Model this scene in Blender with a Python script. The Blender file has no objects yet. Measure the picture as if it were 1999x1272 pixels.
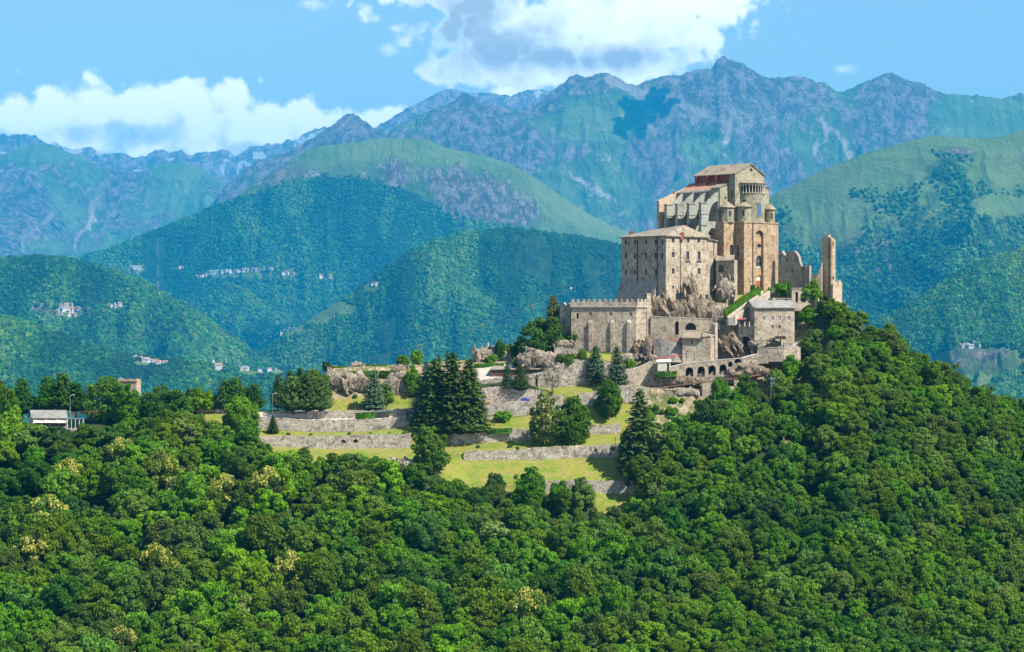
import bpy, bmesh, math, random
import numpy as np
from mathutils import Vector, Matrix, noise as mnoise
from mathutils.bvhtree import BVHTree
from mathutils.geometry import tessellate_polygon
SC = bpy.context.scene
FASTTEST = False
COL = SC.collection
# ------------------------------------------------------------------ camera, world, sun, exposure
F, CX, CY = 5000.0, 999.5, 636.0            # photograph pixels: focal length and centre
cam = bpy.data.objects.new('camera', bpy.data.cameras.new('camera')); COL.objects.link(cam)
cam.data.sensor_width = 36; cam.data.lens = F / 1999 * 36
cam.data.clip_start = 1; cam.data.clip_end = 150000
cam.location = (0, 0, 0); cam.rotation_euler = (math.radians(90), 0, 0)
SC.camera = cam
SUN_AZ, SUN_EL = math.radians(56), math.radians(50)      # to the right of and behind the camera
SUN_DIR = Vector((math.sin(SUN_AZ) * math.cos(SUN_EL), -math.cos(SUN_AZ) * math.cos(SUN_EL), math.sin(SUN_EL)))
sl = bpy.data.lights.new('sun', 'SUN'); sl.energy = 5.0; sl.angle = math.radians(0.5); sl.color = (1, 0.94, 0.83)
so = bpy.data.objects.new('sun', sl); COL.objects.link(so); so.rotation_euler = SUN_DIR.to_track_quat('Z', 'Y').to_euler()
SC.view_settings.view_transform = 'Standard'; SC.view_settings.look = 'None'
SC.view_settings.exposure = 0.95; SC.view_settings.gamma = 1
SC.cycles.max_bounces = 6; SC.cycles.diffuse_bounces = 2; SC.cycles.glossy_bounces = 1
SC.cycles.transmission_bounces = 3; SC.cycles.volume_bounces = 0; SC.cycles.transparent_max_bounces = 8
SC.cycles.use_denoising = True
HAZE_DENSITY = 0.000027
HAZE_COLOR = (0.01, 0.49, 1.0, 1)

class G:                                     # tiny node-graph helper
    def __init__(s, tree): s.t = tree; s.n = tree.nodes; s.l = tree.links
    def add(s, typ, **kw):
        n = s.n.new(typ)
        for k, v in kw.items(): setattr(n, k, v)
        return n
    def put(s, sock, v):
        if hasattr(v, 'is_linked') or isinstance(v, bpy.types.NodeSocket): s.l.new(v, sock)
        else: sock.default_value = v
    def m(s, op, a, b=None, c=None, clamp=False):
        n = s.add('ShaderNodeMath', operation=op, use_clamp=clamp); s.put(n.inputs[0], a)
        if b is not None: s.put(n.inputs[1], b)
        if c is not None: s.put(n.inputs[2], c)
        return n.outputs[0]
    def ss(s, x, lo, hi, a=0.0, b=1.0):
        n = s.add('ShaderNodeMapRange', interpolation_type='SMOOTHSTEP'); s.put(n.inputs[0], x)
        for i, v in enumerate((lo, hi, a, b)): s.put(n.inputs[i + 1], v)
        return n.outputs[0]
    def mix(s, f, a, b, mode='MIX'):
        n = s.add('ShaderNodeMix', data_type='RGBA', blend_type=mode)
        s.put(n.inputs[0], f); s.put(n.inputs[6], a if not isinstance(a, tuple) else (*a[:3], 1)); s.put(n.inputs[7], b if not isinstance(b, tuple) else (*b[:3], 1))
        return n.outputs[2]
    def noise(s, vec, scale, detail=4, rough=0.55, dist=0.0):
        n = s.add('ShaderNodeTexNoise'); s.put(n.inputs['Vector'], vec); n.inputs['Scale'].default_value = scale
        n.inputs['Detail'].default_value = detail; n.inputs['Roughness'].default_value = rough; n.inputs['Distortion'].default_value = dist
        return n.outputs[0]
    def vor(s, vec, scale, feature='F1', out=0, rnd=1.0):
        n = s.add('ShaderNodeTexVoronoi', feature=feature); s.put(n.inputs['Vector'], vec); n.inputs['Scale'].default_value = scale
        n.inputs['Randomness'].default_value = rnd
        return n.outputs[out]
    def mapv(s, vec, sc):
        n = s.add('ShaderNodeMapping'); s.put(n.inputs[0], vec); n.inputs['Scale'].default_value = sc; return n.outputs[0]

def build_world():
    w = bpy.data.worlds.new('World'); SC.world = w; w.use_nodes = True
    t = w.node_tree; t.nodes.clear(); g = G(t)
    sky = g.add('ShaderNodeTexSky', sky_type='NISHITA'); sky.sun_disc = False
    sky.sun_elevation = SUN_EL; sky.sun_rotation = math.pi - SUN_AZ
    sky.altitude = 1000; sky.air_density = 1.2; sky.dust_density = 0.2; sky.ozone_density = 3.0
    b1 = g.add('ShaderNodeBackground'); b1.inputs[1].default_value = 0.084; g.put(b1.inputs[0], sky.outputs[0])
    tc = g.add('ShaderNodeTexCoord'); sp = g.add('ShaderNodeSeparateXYZ'); g.put(sp.inputs[0], tc.outputs['Generated'])
    x, y, z = sp.outputs
    yy = g.m('MAXIMUM', y, 0.02)
    ax = g.m('DIVIDE', x, yy); az = g.m('DIVIDE', z, yy)        # bearing and elevation of a direction
    cv = g.add('ShaderNodeCombineXYZ'); g.put(cv.inputs[0], ax); g.put(cv.inputs[1], az)
    vec = cv.outputs[0]
    def field(dx, dz, blobs, detail=9):
        off = g.add('ShaderNodeVectorMath', operation='ADD'); g.put(off.inputs[0], vec); off.inputs[1].default_value = (dx, dz, 0)
        v = off.outputs[0]
        s2 = g.add('ShaderNodeSeparateXYZ'); g.put(s2.inputs[0], v)
        tot = None
        for (px, py, rx, ry, a) in blobs:
            u = g.m('DIVIDE', g.m('SUBTRACT', s2.outputs[0], (px - CX) / F), rx / F)
            q = g.m('DIVIDE', g.m('SUBTRACT', s2.outputs[1], (CY - py) / F), ry / F)
            e = g.m('SUBTRACT', a, g.m('SQRT', g.m('ADD', g.m('MULTIPLY', u, u), g.m('MULTIPLY', q, q))))
            tot = e if tot is None else g.m('SMOOTH_MAX', tot, e, 0.25)
        n1 = g.noise(v, 34, detail, 0.68, 0.1)
        n2 = g.noise(v, 9, 3, 0.5)
        wv = g.add('ShaderNodeVectorMath', operation='ADD'); nc = g.add('ShaderNodeTexNoise'); g.put(nc.inputs['Vector'], v); nc.inputs['Scale'].default_value = 60; nc.inputs['Detail'].default_value = 4
        sc_ = g.add('ShaderNodeVectorMath', operation='SCALE'); g.put(sc_.inputs[0], nc.outputs[1]); sc_.inputs['Scale'].default_value = 0.012; g.put(wv.inputs[0], v); g.put(wv.inputs[1], sc_.outputs[0])
        b1_, b2_ = g.vor(wv.outputs[0], 75), g.vor(wv.outputs[0], 190)
        bil = g.m('ADD', g.m('MULTIPLY', g.m('SUBTRACT', 0.42, b1_), 0.95), g.m('MULTIPLY', g.m('SUBTRACT', 0.42, b2_), 0.45))
        return g.m('ADD', g.m('ADD', tot, bil), g.m('ADD', g.m('MULTIPLY', g.m('SUBTRACT', n1, 0.5), 2.4), g.m('MULTIPLY', g.m('SUBTRACT', n2, 0.5), 0.9)))
    bank = [(60, 245, 170, 50, 1.38), (170, 225, 130, 62, 1.38), (290, 225, 110, 52, 1.38), (400, 240, 130, 64, 1.38), (520, 245, 110, 48, 1.38),
            (600, 250, 130, 42, 1.38), (760, 235, 110, 26, 1.23), (1000, 180, 70, 20, 1.18), (-120, 240, 200, 50, 1.38), (120, 275, 180, 30, 1.38), (330, 285, 170, 26, 1.38), (520, 272, 130, 24, 1.38)]
    big = [(960, 132, 130, 44, 1.30), (1080, 140, 150, 36, 1.30), (1250, 120, 150, 40, 1.25), (1370, 50, 60, 60, 1.20), (1010, 60, 170, 90, 1.30), (1180, 60, 200, 100, 1.30), (1320, 20, 110, 85, 1.30), (1100, -60, 330, 100, 1.30), (1170, 150, 110, 26, 1.20), (900, -20, 90, 80, 1.20)]
    wisp = [(600, 5, 110, 22, .75), (760, 95, 60, 40, .5), (1640, 135, 60, 22, .55), (1610, 165, 55, 16, .6), (1480, -10, 70, 25, .45)]
    fa, fb = field(0, 0, bank), field(0, 0, big)
    fw = field(0, 0, wisp)
    fa2, fb2 = field(0.006, 0.008, bank, 5), field(0.010, 0.012, big, 5)
    ca = g.ss(fa, -0.08, 0.45); cb = g.ss(fb, -0.12, 0.42); cw = g.ss(fw, 0.0, 1.1, 0.0, 0.55)
    # relief: denser towards the sun than here = shaded side
    sa = g.ss(g.m('SUBTRACT', fa2, fa), -0.55, 0.75); sb = g.ss(g.m('SUBTRACT', fb2, fb), -0.7, 0.8)
    core = field(0, 0, [(915, 45, 95, 95, 1.35), (985, 85, 130, 60, 1.25), (1080, 112, 150, 38, 1.1), (1240, 112, 150, 32, 1.0)], 7)
    shade_b = g.m('ADD', g.m('MULTIPLY', sb, 0.30), g.m('MULTIPLY', g.ss(core, -0.35, 1.1), 0.95), clamp=True)
    colA = g.mix(sa, (1.0, 1.0, 1.0), (0.56, 0.62, 0.72))
    colB = g.mix(shade_b, (0.98, 0.98, 0.98), (0.33, 0.335, 0.36))
    col = g.mix(cb, colA, colB)
    mask = g.m('MAXIMUM', g.m('MAXIMUM', ca, g.m('MULTIPLY', cb, 0.97)), cw)
    mask = g.m('MULTIPLY', mask, g.ss(y, 0.05, 0.3))
    b2 = g.add('ShaderNodeBackground'); b2.inputs[1].default_value = 1.12; g.put(b2.inputs[0], col)
    ms = g.add('ShaderNodeMixShader'); g.put(ms.inputs[0], mask); g.l.new(b1.outputs[0], ms.inputs[1]); g.l.new(b2.outputs[0], ms.inputs[2])
    o = g.add('ShaderNodeOutputWorld'); g.l.new(ms.outputs[0], o.inputs[0])
    w.cycles.sampling_method = 'MANUAL'; w.cycles.sample_map_resolution = 512
build_world()

TMP = bpy.data.scenes.new('workbench')      # empty side scene used only to evaluate modifiers
def baked(o):
    TMP.collection.objects.link(o)
    with bpy.context.temp_override(scene=TMP, view_layer=TMP.view_layers[0]):
        dg = bpy.context.evaluated_depsgraph_get(); m = bpy.data.meshes.new_from_object(o.evaluated_get(dg))
    bpy.data.objects.remove(o); return m
# ------------------------------------------------------------------ helpers
def W(px, py, Y): return Vector(((px - CX) * Y / F, Y, (CY - py) * Y / F))
def proj(p): return (CX + F * p[0] / p[1], CY - F * p[2] / p[1])
def tag(o, label=None, cat=None, group=None, kind=None):
    if label: o['label'] = label
    if cat: o['category'] = cat
    if group: o['group'] = group
    if kind: o['kind'] = kind
    return o
def empty(name, loc, label, cat, group=None, rz=0):
    o = bpy.data.objects.new(name, None); COL.objects.link(o); o.location = loc; o.rotation_euler = (0, 0, rz)
    o.empty_display_size = 0.5
    return tag(o, label, cat, group)
def mesh_np(name, co, faces, mats=(), smooth=False, mi=None):
    """co (n,3) array, faces (m,k) int array with constant k"""
    me = bpy.data.meshes.new(name); co = np.asarray(co, np.float32); faces = np.asarray(faces, np.int32)
    n, k = faces.shape
    me.vertices.add(len(co)); me.vertices.foreach_set('co', co.ravel())
    me.loops.add(n * k); me.loops.foreach_set('vertex_index', faces.ravel())
    me.polygons.add(n); me.polygons.foreach_set('loop_start', np.arange(0, n * k, k, dtype=np.int32))
    if smooth: me.polygons.foreach_set('use_smooth', np.ones(n, bool))
    if mi is not None: me.polygons.foreach_set('material_index', np.asarray(mi, np.int32))
    for m in mats: me.materials.append(m)
    me.update(calc_edges=True)
    return me
def link(name, me, parent=None):
    o = bpy.data.objects.new(name, me); COL.objects.link(o)
    if parent is not None:
        o.parent = parent
        r = parent
        off = Vector((0, 0, 0))
        while r is not None: off += r.location; r = r.parent
        # meshes are modelled in world metres; shift them to their parent's base
        if me is not None and not me.get('local'):
            me.transform(Matrix.Translation(-off)); me['local'] = 1
    return o
class MB:                                    # collects faces, builds ONE mesh object
    def __init__(s): s.v = []; s.f = []; s.mi = []
    def add(s, vs, fs, mi=0):
        b = len(s.v); s.v += [tuple(v) for v in vs]; s.f += [tuple(i + b for i in f) for f in fs]; s.mi += [mi] * len(fs)
    def quad(s, *p, mi=0): s.add(p, [tuple(range(len(p)))], mi)
    def box(s, x0, x1, y0, y1, z0, z1, mi=0):
        v = [(x, y, z) for z in (z0, z1) for y in (y0, y1) for x in (x0, x1)]
        s.add(v, [(0, 2, 3, 1), (4, 5, 7, 6), (0, 1, 5, 4), (2, 6, 7, 3), (0, 4, 6, 2), (1, 3, 7, 5)], mi)
    def prism(s, poly, z0, z1, mi=0, ztop=None):
        """poly: plan points (x,y) counter-clockwise seen from above; ztop optional per-vertex tops"""
        n = len(poly); zt = ztop or [z1] * n
        v = [(p[0], p[1], z0) for p in poly] + [(p[0], p[1], zt[i]) for i, p in enumerate(poly)]
        f = [(i, (i + 1) % n, n + (i + 1) % n, n + i) for i in range(n)]
        s.add(v, f + [tuple(range(n, 2 * n)), tuple(reversed(range(n)))], mi)
    def slab(s, pts, th, mi=0):
        """flat polygon in space given thickness downward"""
        n = len(pts); v = [Vector(p) for p in pts]; d = Vector((0, 0, -th))
        s.add(list(v) + [p + d for p in v], [tuple(range(n)), tuple(reversed(range(n, 2 * n)))] + [(i, n + i, n + (i + 1) % n, (i + 1) % n) for i in range(n)], mi)
    def tube(s, pts, r, n=6, mi=0, cap=True):
        pts = [Vector(p) for p in pts]; rr = r if isinstance(r, (list, tuple)) else [r] * len(pts)
        vs = []
        for i, p in enumerate(pts):
            d = (pts[min(i + 1, len(pts) - 1)] - pts[max(i - 1, 0)]).normalized()
            a = d.orthogonal().normalized() if i == 0 else (a - d * a.dot(d)).normalized()
            b = d.cross(a)
            vs += [p + (a * math.cos(2 * math.pi * k / n) + b * math.sin(2 * math.pi * k / n)) * rr[i] for k in range(n)]
        fs = [(i * n + k, i * n + (k + 1) % n, (i + 1) * n + (k + 1) % n, (i + 1) * n + k) for i in range(len(pts) - 1) for k in range(n)]
        if cap: fs += [tuple(reversed(range(n))), tuple(range(len(vs) - n, len(vs)))]
        s.add(vs, fs, mi)
    def lathe(s, cx, cy, prof, n=20, a0=0, a1=2 * math.pi, mi=0):
        """prof: list of (r,z)"""
        full = abs(a1 - a0 - 2 * math.pi) < 1e-6; m = n if full else n + 1
        vs = [(cx + r * math.cos(a0 + (a1 - a0) * k / n), cy + r * math.sin(a0 + (a1 - a0) * k / n), z) for r, z in prof for k in range(m)]
        fs = [(i * m + k, i * m + (k + 1) % m, (i + 1) * m + (k + 1) % m, (i + 1) * m + k) for i in range(len(prof) - 1) for k in range(n)]
        s.add(vs, fs, mi)
    def build(s, name, mats, parent=None, smooth=False):
        me = bpy.data.meshes.new(name); me.from_pydata(s.v, [], s.f)
        for m in (mats if isinstance(mats, (list, tuple)) else [mats]): me.materials.append(m)
        me.polygons.foreach_set('material_index', np.asarray(s.mi, np.int32))
        if smooth: me.polygons.foreach_set('use_smooth', np.ones(len(s.f), bool))
        me.update()
        bm = bmesh.new(); bm.from_mesh(me); bmesh.ops.recalc_face_normals(bm, faces=bm.faces); bm.to_mesh(me); bm.free()
        return link(name, me, parent)

# numpy noise
def _h(ix, iy, seed):
    n = (ix.astype(np.int64) * 374761393 + iy.astype(np.int64) * 668265263 + seed * 1442695041) & 0xffffffff
    n = ((n ^ (n >> 13)) * 1274126177) & 0xffffffff
    n = ((n ^ (n >> 16)) * 2246822519) & 0xffffffff
    return ((n ^ (n >> 15)) & 0xffffff) / float(0xffffff)
def vnoise(x, y, seed=0):
    ix, iy = np.floor(x), np.floor(y); fx, fy = x - ix, y - iy
    fx = fx * fx * fx * (fx * (fx * 6 - 15) + 10); fy = fy * fy * fy * (fy * (fy * 6 - 15) + 10)
    a, b, c, d = _h(ix, iy, seed), _h(ix + 1, iy, seed), _h(ix, iy + 1, seed), _h(ix + 1, iy + 1, seed)
    return (a + (b - a) * fx) * (1 - fy) + (c + (d - c) * fx) * fy
def fbm(x, y, o=5, seed=0, gain=0.5):
    s = np.zeros(np.broadcast(x, y).shape); a = 1; t = 0
    for i in range(o): s = s + a * vnoise(x * 2 ** i + i * 17.3, y * 2 ** i - i * 9.1, seed + i); t += a; a *= gain
    return s / t
def ridged(x, y, o=6, seed=0, gain=0.55):
    s = np.zeros(np.broadcast(x, y).shape); a = 1; t = 0; w = 1.0
    for i in range(o):
        n = 1 - np.abs(2 * vnoise(x * 2.03 ** i + i * 7.7, y * 2.03 ** i + i * 3.1, seed + i) - 1); n = n * n
        s = s + a * n * w; w = np.clip(n * 1.6, 0, 1); t += a; a *= gain
    return s / t
def sstep(a, b, x):
    t = np.clip((x - a) / (b - a), 0, 1); return t * t * (3 - 2 * t)

# ------------------------------------------------------------------ materials
def newmat(name):
    m = bpy.data.materials.new(name); m.use_nodes = True; t = m.node_tree; t.nodes.clear(); g = G(t)
    out = g.add('ShaderNodeOutputMaterial'); bs = g.add('ShaderNodeBsdfPrincipled'); g.l.new(bs.outputs[0], out.inputs[0])
    bs.inputs['Roughness'].default_value = 0.9; bs.inputs['Specular IOR Level'].default_value = 0.2
    geo = g.add('ShaderNodeNewGeometry')
    return m, g, bs, geo.outputs['Position'], out
def bump(g, bs, h, strength=0.5, dist=0.1):
    b = g.add('ShaderNodeBump'); b.inputs['Strength'].default_value = strength; b.inputs['Distance'].default_value = dist
    g.put(b.inputs['Height'], h); g.l.new(b.outputs[0], bs.inputs['Normal'])
def stone(name, c1, c2, c3=None, block=1.9, patch=0.12, joint=0.10, contrast=1.0, bstr=0.6):
    m, g, bs, P, o = newmat(name)
    v = g.mapv(P, (1, 1, 1.7))
    cell = g.vor(v, block * .6, 'F1', 1)
    sp = g.add('ShaderNodeSeparateColor'); g.put(sp.inputs[0], cell)
    n1 = g.noise(P, patch, 5, 0.6); n2 = g.noise(P, 1.1, 4, 0.65)
    f = g.m('ADD', g.m('MULTIPLY', g.ss(n1, 0.33, 0.68), 0.55), g.m('MULTIPLY', sp.outputs[0], 0.45 * contrast), clamp=True)
    col = g.mix(f, c1, c2)
    c3 = c3 or tuple(0.55 * k for k in c1)
    n0 = g.noise(P, 0.45, 6, 0.72, 0.4)
    col = g.mix(g.ss(n0, 0.48, 0.64, 0, 0.85), col, c3); col = g.mix(g.ss(g.noise(P, 0.22, 5, 0.65), 0.54, 0.64, 0, 0.5), col, tuple(min(1, k * 1.15) for k in c2))
    col = g.mix(g.ss(n2, 0.50, 0.66, 0, 0.7), col, c3)
    sp2 = g.noise(g.mapv(P, (1, 1, 1.6)), 1.9, 2, 0.5); col = g.mix(g.ss(sp2, 0.60, 0.68, 0, 0.8), col, tuple(0.5 * k for k in c3))
    dark = g.vor(v, block, 'DISTANCE_TO_EDGE')
    col = g.mix(g.ss(dark, 0.0, 0.07, joint, 0.0), col, tuple(0.35 * k for k in c1))
    # rain streaks: stains with their own shape
    st = g.noise(g.mapv(P, (0.9, 0.9, 0.05)), 1.0, 4, 0.6)
    col = g.mix(g.ss(st, 0.55, 0.75, 0, 0.35), col, tuple(0.6 * k for k in c1))
    g.put(bs.inputs['Base Color'], col)
    bump(g, bs, g.m('ADD', g.ss(dark, 0, 0.15), g.m('MULTIPLY', n2, 1.5)), bstr, 0.12)
    return m
def plain(name, c, rough=0.8, var=0.25, scale=1.5, metal=0.0, spec=0.3):
    m, g, bs, P, o = newmat(name)
    n = g.noise(P, scale, 4, 0.6)
    g.put(bs.inputs['Base Color'], g.mix(g.ss(n, 0.3, 0.7), tuple(k * (1 - var) for k in c), tuple(min(1, k * (1 + var)) for k in c)))
    bs.inputs['Roughness'].default_value = rough; bs.inputs['Metallic'].default_value = metal; bs.inputs['Specular IOR Level'].default_value = spec
    return m
def foliage(name, c1, c2, trans=0.32, tint_var=0.35, flower=None):
    m, g, bs, P, out = newmat(name)
    oi = g.add('ShaderNodeObjectInfo')
    n = g.noise(P, 0.35, 3, 0.6); n2 = g.noise(P, 2.3, 2, 0.5)
    f = g.m('ADD', g.m('MULTIPLY', g.ss(n, 0.35, 0.65), 0.5), g.m('MULTIPLY', n2, 0.5))
    col = g.mix(f, c1, c2)
    r = g.m('ADD', g.m('MULTIPLY', oi.outputs['Random'], 2 * tint_var), 1.03 - tint_var)
    hs = g.add('ShaderNodeHueSaturation'); g.put(hs.inputs['Value'], r); g.put(hs.inputs['Color'], col)
    r2 = g.m('FRACT', g.m('MULTIPLY', oi.outputs['Random'], 13.7)); g.put(hs.inputs['Hue'], g.m('ADD', 0.486, g.m('MULTIPLY', r2, 0.028)))
    r3 = g.m('FRACT', g.m('MULTIPLY', oi.outputs['Random'], 37.1)); g.put(hs.inputs['Saturation'], g.m('ADD', 0.98, g.m('MULTIPLY', r3, 0.22)))
    col = g.mix(1.0, hs.outputs[0], oi.outputs['Color'], 'MULTIPLY')
    if flower:
        at = g.add('ShaderNodeAttribute'); at.attribute_name = 'flower'
        col = g.mix(at.outputs['Fac'], col, flower)
    g.put(bs.inputs['Base Color'], col); bs.inputs['Roughness'].default_value = 0.62; bs.inputs['Specular IOR Level'].default_value = 0.2
    tr = g.add('ShaderNodeBsdfTranslucent'); g.put(tr.inputs[0], g.mix(0.5, col, (0.20, 0.28, 0.02)))
    mx = g.add('ShaderNodeMixShader'); mx.inputs[0].default_value = trans
    g.l.new(bs.outputs[0], mx.inputs[1]); g.l.new(tr.outputs[0], mx.inputs[2]); g.l.new(mx.outputs[0], out.inputs[0])
    return m
def roofmat(name, c1, c2, c3):
    m, g, bs, P, o = newmat(name)
    cell = g.vor(g.mapv(P, (1, 1, 1)), 1.1, 'F1', 1); sp = g.add('ShaderNodeSeparateColor'); g.put(sp.inputs[0], cell)
    n = g.noise(P, 0.35, 5, 0.65)
    col = g.mix(sp.outputs[0], c1, c2); col = g.mix(g.ss(n, 0.45, 0.7, 0, 0.8), col, c3)
    g.put(bs.inputs['Base Color'], col); bump(g, bs, g.vor(P, 1.1), 0.7, 0.08)
    return m
M = {}
M['stone'] = stone('pale_rubble_stone', (0.40, 0.325, 0.235), (0.58, 0.49, 0.375), (0.20, 0.155, 0.11))
M['stone_warm'] = stone('warm_ashlar_stone', (0.39, 0.275, 0.165), (0.52, 0.39, 0.255), (0.20, 0.13, 0.08), block=1.3, patch=0.2)
M['stone_green'] = stone('green_grey_ashlar', (0.29, 0.27, 0.185), (0.41, 0.375, 0.27), (0.18, 0.165, 0.115), block=1.2, patch=0.16)
M['stone_light'] = stone('pale_restored_stone', (0.31, 0.31, 0.26), (0.40, 0.395, 0.335), (0.21, 0.215, 0.18), block=1.4)
M['stone_tan'] = stone('tan_gable_stone', (0.48, 0.37, 0.25), (0.58, 0.47, 0.34), (0.32, 0.22, 0.14), block=1.2)
M['stone_grey'] = stone('grey_dry_stone', (0.30, 0.265, 0.22), (0.42, 0.38, 0.32), (0.18, 0.15, 0.125))
M['terrace'] = stone('dry_stone_terracing', (0.40, 0.345, 0.28), (0.62, 0.55, 0.46), (0.17, 0.135, 0.10), block=1.25, joint=0.75, contrast=1.5, bstr=0.9)
M['trim'] = plain('light_stone_trim', (0.55, 0.49, 0.40), var=0.12)
M['brick'] = stone('red_brick', (0.36, 0.115, 0.07), (0.46, 0.18, 0.11), (0.22, 0.06, 0.04), block=2.5)
M['slate'] = roofmat('stone_slab_roof', (0.225, 0.185, 0.135), (0.325, 0.275, 0.205), (0.125, 0.10, 0.075))
M['slate_grey'] = roofmat('grey_slate_roof', (0.22, 0.21, 0.19), (0.30, 0.285, 0.26), (0.15, 0.145, 0.13))
M['terracotta'] = roofmat('brick_red_roof', (0.45, 0.20, 0.12), (0.54, 0.27, 0.17), (0.33, 0.14, 0.09))
M['glass'] = plain('dark_window_glass', (0.030, 0.036, 0.060), rough=0.25, spec=0.5)
M['glassblue'] = plain('blue_window_glass', (0.05, 0.11, 0.20), rough=0.15, spec=0.6)
M['wood'] = plain('weathered_wood', (0.20, 0.10, 0.055))
M['door'] = plain('reddish_wood', (0.30, 0.10, 0.05))
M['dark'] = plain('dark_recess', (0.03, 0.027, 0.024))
M['rust'] = plain('rusty_steel', (0.13, 0.075, 0.055), rough=0.6)
M['white'] = plain('white_paint', (0.78, 0.78, 0.76), var=0.05)
M['red'] = plain('red_cloth', (0.62, 0.06, 0.05), var=0.1)
M['metal'] = plain('grey_steel', (0.32, 0.34, 0.36), rough=0.5, metal=0.4)
M['bark'] = plain('bark', (0.11, 0.085, 0.06), var=0.35)
M['grass'] = plain('bright_lawn', (0.13, 0.24, 0.03), var=0.3, scale=0.6)
M['hedge'] = foliage('hedge_leaves', (0.04, 0.12, 0.012), (0.08, 0.19, 0.022))
M['house_wall'] = plain('far_plaster', (0.48, 0.43, 0.37), var=0.1)
M['house_roof'] = plain('far_tile', (0.40, 0.20, 0.15), var=0.2)
M['house_roof2'] = plain('far_slate', (0.33, 0.31, 0.30), var=0.2)
def rockmat(name, c1, c2, c3, scale=0.35):
    m, g, bs, P, o = newmat(name)
    v = g.mapv(P, (1, 1, 0.55)); n = g.noise(v, scale, 8, 0.7, 0.6); n2 = g.noise(v, scale * 5, 5, 0.7)
    col = g.mix(g.ss(n, 0.3, 0.7), c1, c2); col = g.mix(g.ss(n2, 0.5, 0.68, 0, 0.8), col, c3)
    ck = g.vor(g.mapv(P, (1, 1, 0.4)), scale * 1.6, 'DISTANCE_TO_EDGE'); col = g.mix(g.ss(ck, 0.0, 0.09, 0.85, 0.0), col, tuple(k * .6 for k in c3))
    lich = g.noise(P, 0.5, 5, 0.7); col = g.mix(g.ss(lich, 0.58, 0.68, 0, 0.7), col, (0.10, 0.12, 0.035))
    g.put(bs.inputs['Base Color'], col); bump(g, bs, g.m('ADD', n, g.m('MULTIPLY', n2, 0.4)), 1.0, 0.8)
    return m
M['rock'] = rockmat('brown_cliff_rock', (0.15, 0.112, 0.075), (0.35, 0.275, 0.19), (0.06, 0.045, 0.033))
M['rock_grey'] = rockmat('grey_cliff_rock', (0.23, 0.185, 0.135), (0.40, 0.335, 0.26), (0.11, 0.09, 0.07))
def ground_mat():
    m, g, bs, P, o = newmat('castle_hill_ground')
    at = g.add('ShaderNodeAttribute'); at.attribute_name = 'cover'; sp = g.add('ShaderNodeSeparateColor'); g.put(sp.inputs[0], at.outputs['Color'])
    n = g.noise(P, 0.12, 6, 0.65); n2 = g.noise(P, 0.9, 5, 0.65)
    lawn = g.mix(g.ss(n, 0.36, 0.62), (0.125, 0.195, 0.014), (0.215, 0.225, 0.034)); n5 = g.noise(P, 0.35, 5, 0.7); lawn = g.mix(g.ss(n5, 0.45, 0.62, 0, 0.75), lawn, (0.27, 0.20, 0.075)); lawn = g.mix(g.ss(n2, 0.52, 0.70, 0, 0.6), lawn, (0.055, 0.10, 0.012))
    rock = g.mix(g.ss(n2, 0.35, 0.65), (0.42, 0.33, 0.23), (0.24, 0.17, 0.11)); n6 = g.noise(P, 0.3, 6, 0.7); rock = g.mix(g.ss(n6, 0.44, 0.56, 0, 0.9), rock, (0.085, 0.115, 0.022)); rock = g.mix(g.ss(n, 0.5, 0.62, 0, 0.6), rock, (0.24, 0.17, 0.09))
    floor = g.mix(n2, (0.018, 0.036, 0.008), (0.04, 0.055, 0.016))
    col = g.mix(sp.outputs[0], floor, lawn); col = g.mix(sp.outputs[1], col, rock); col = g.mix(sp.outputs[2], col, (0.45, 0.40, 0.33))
    g.put(bs.inputs['Base Color'], col); bump(g, bs, n2, 0.8, 0.4)
    return m
M['ground'] = ground_mat()
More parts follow.
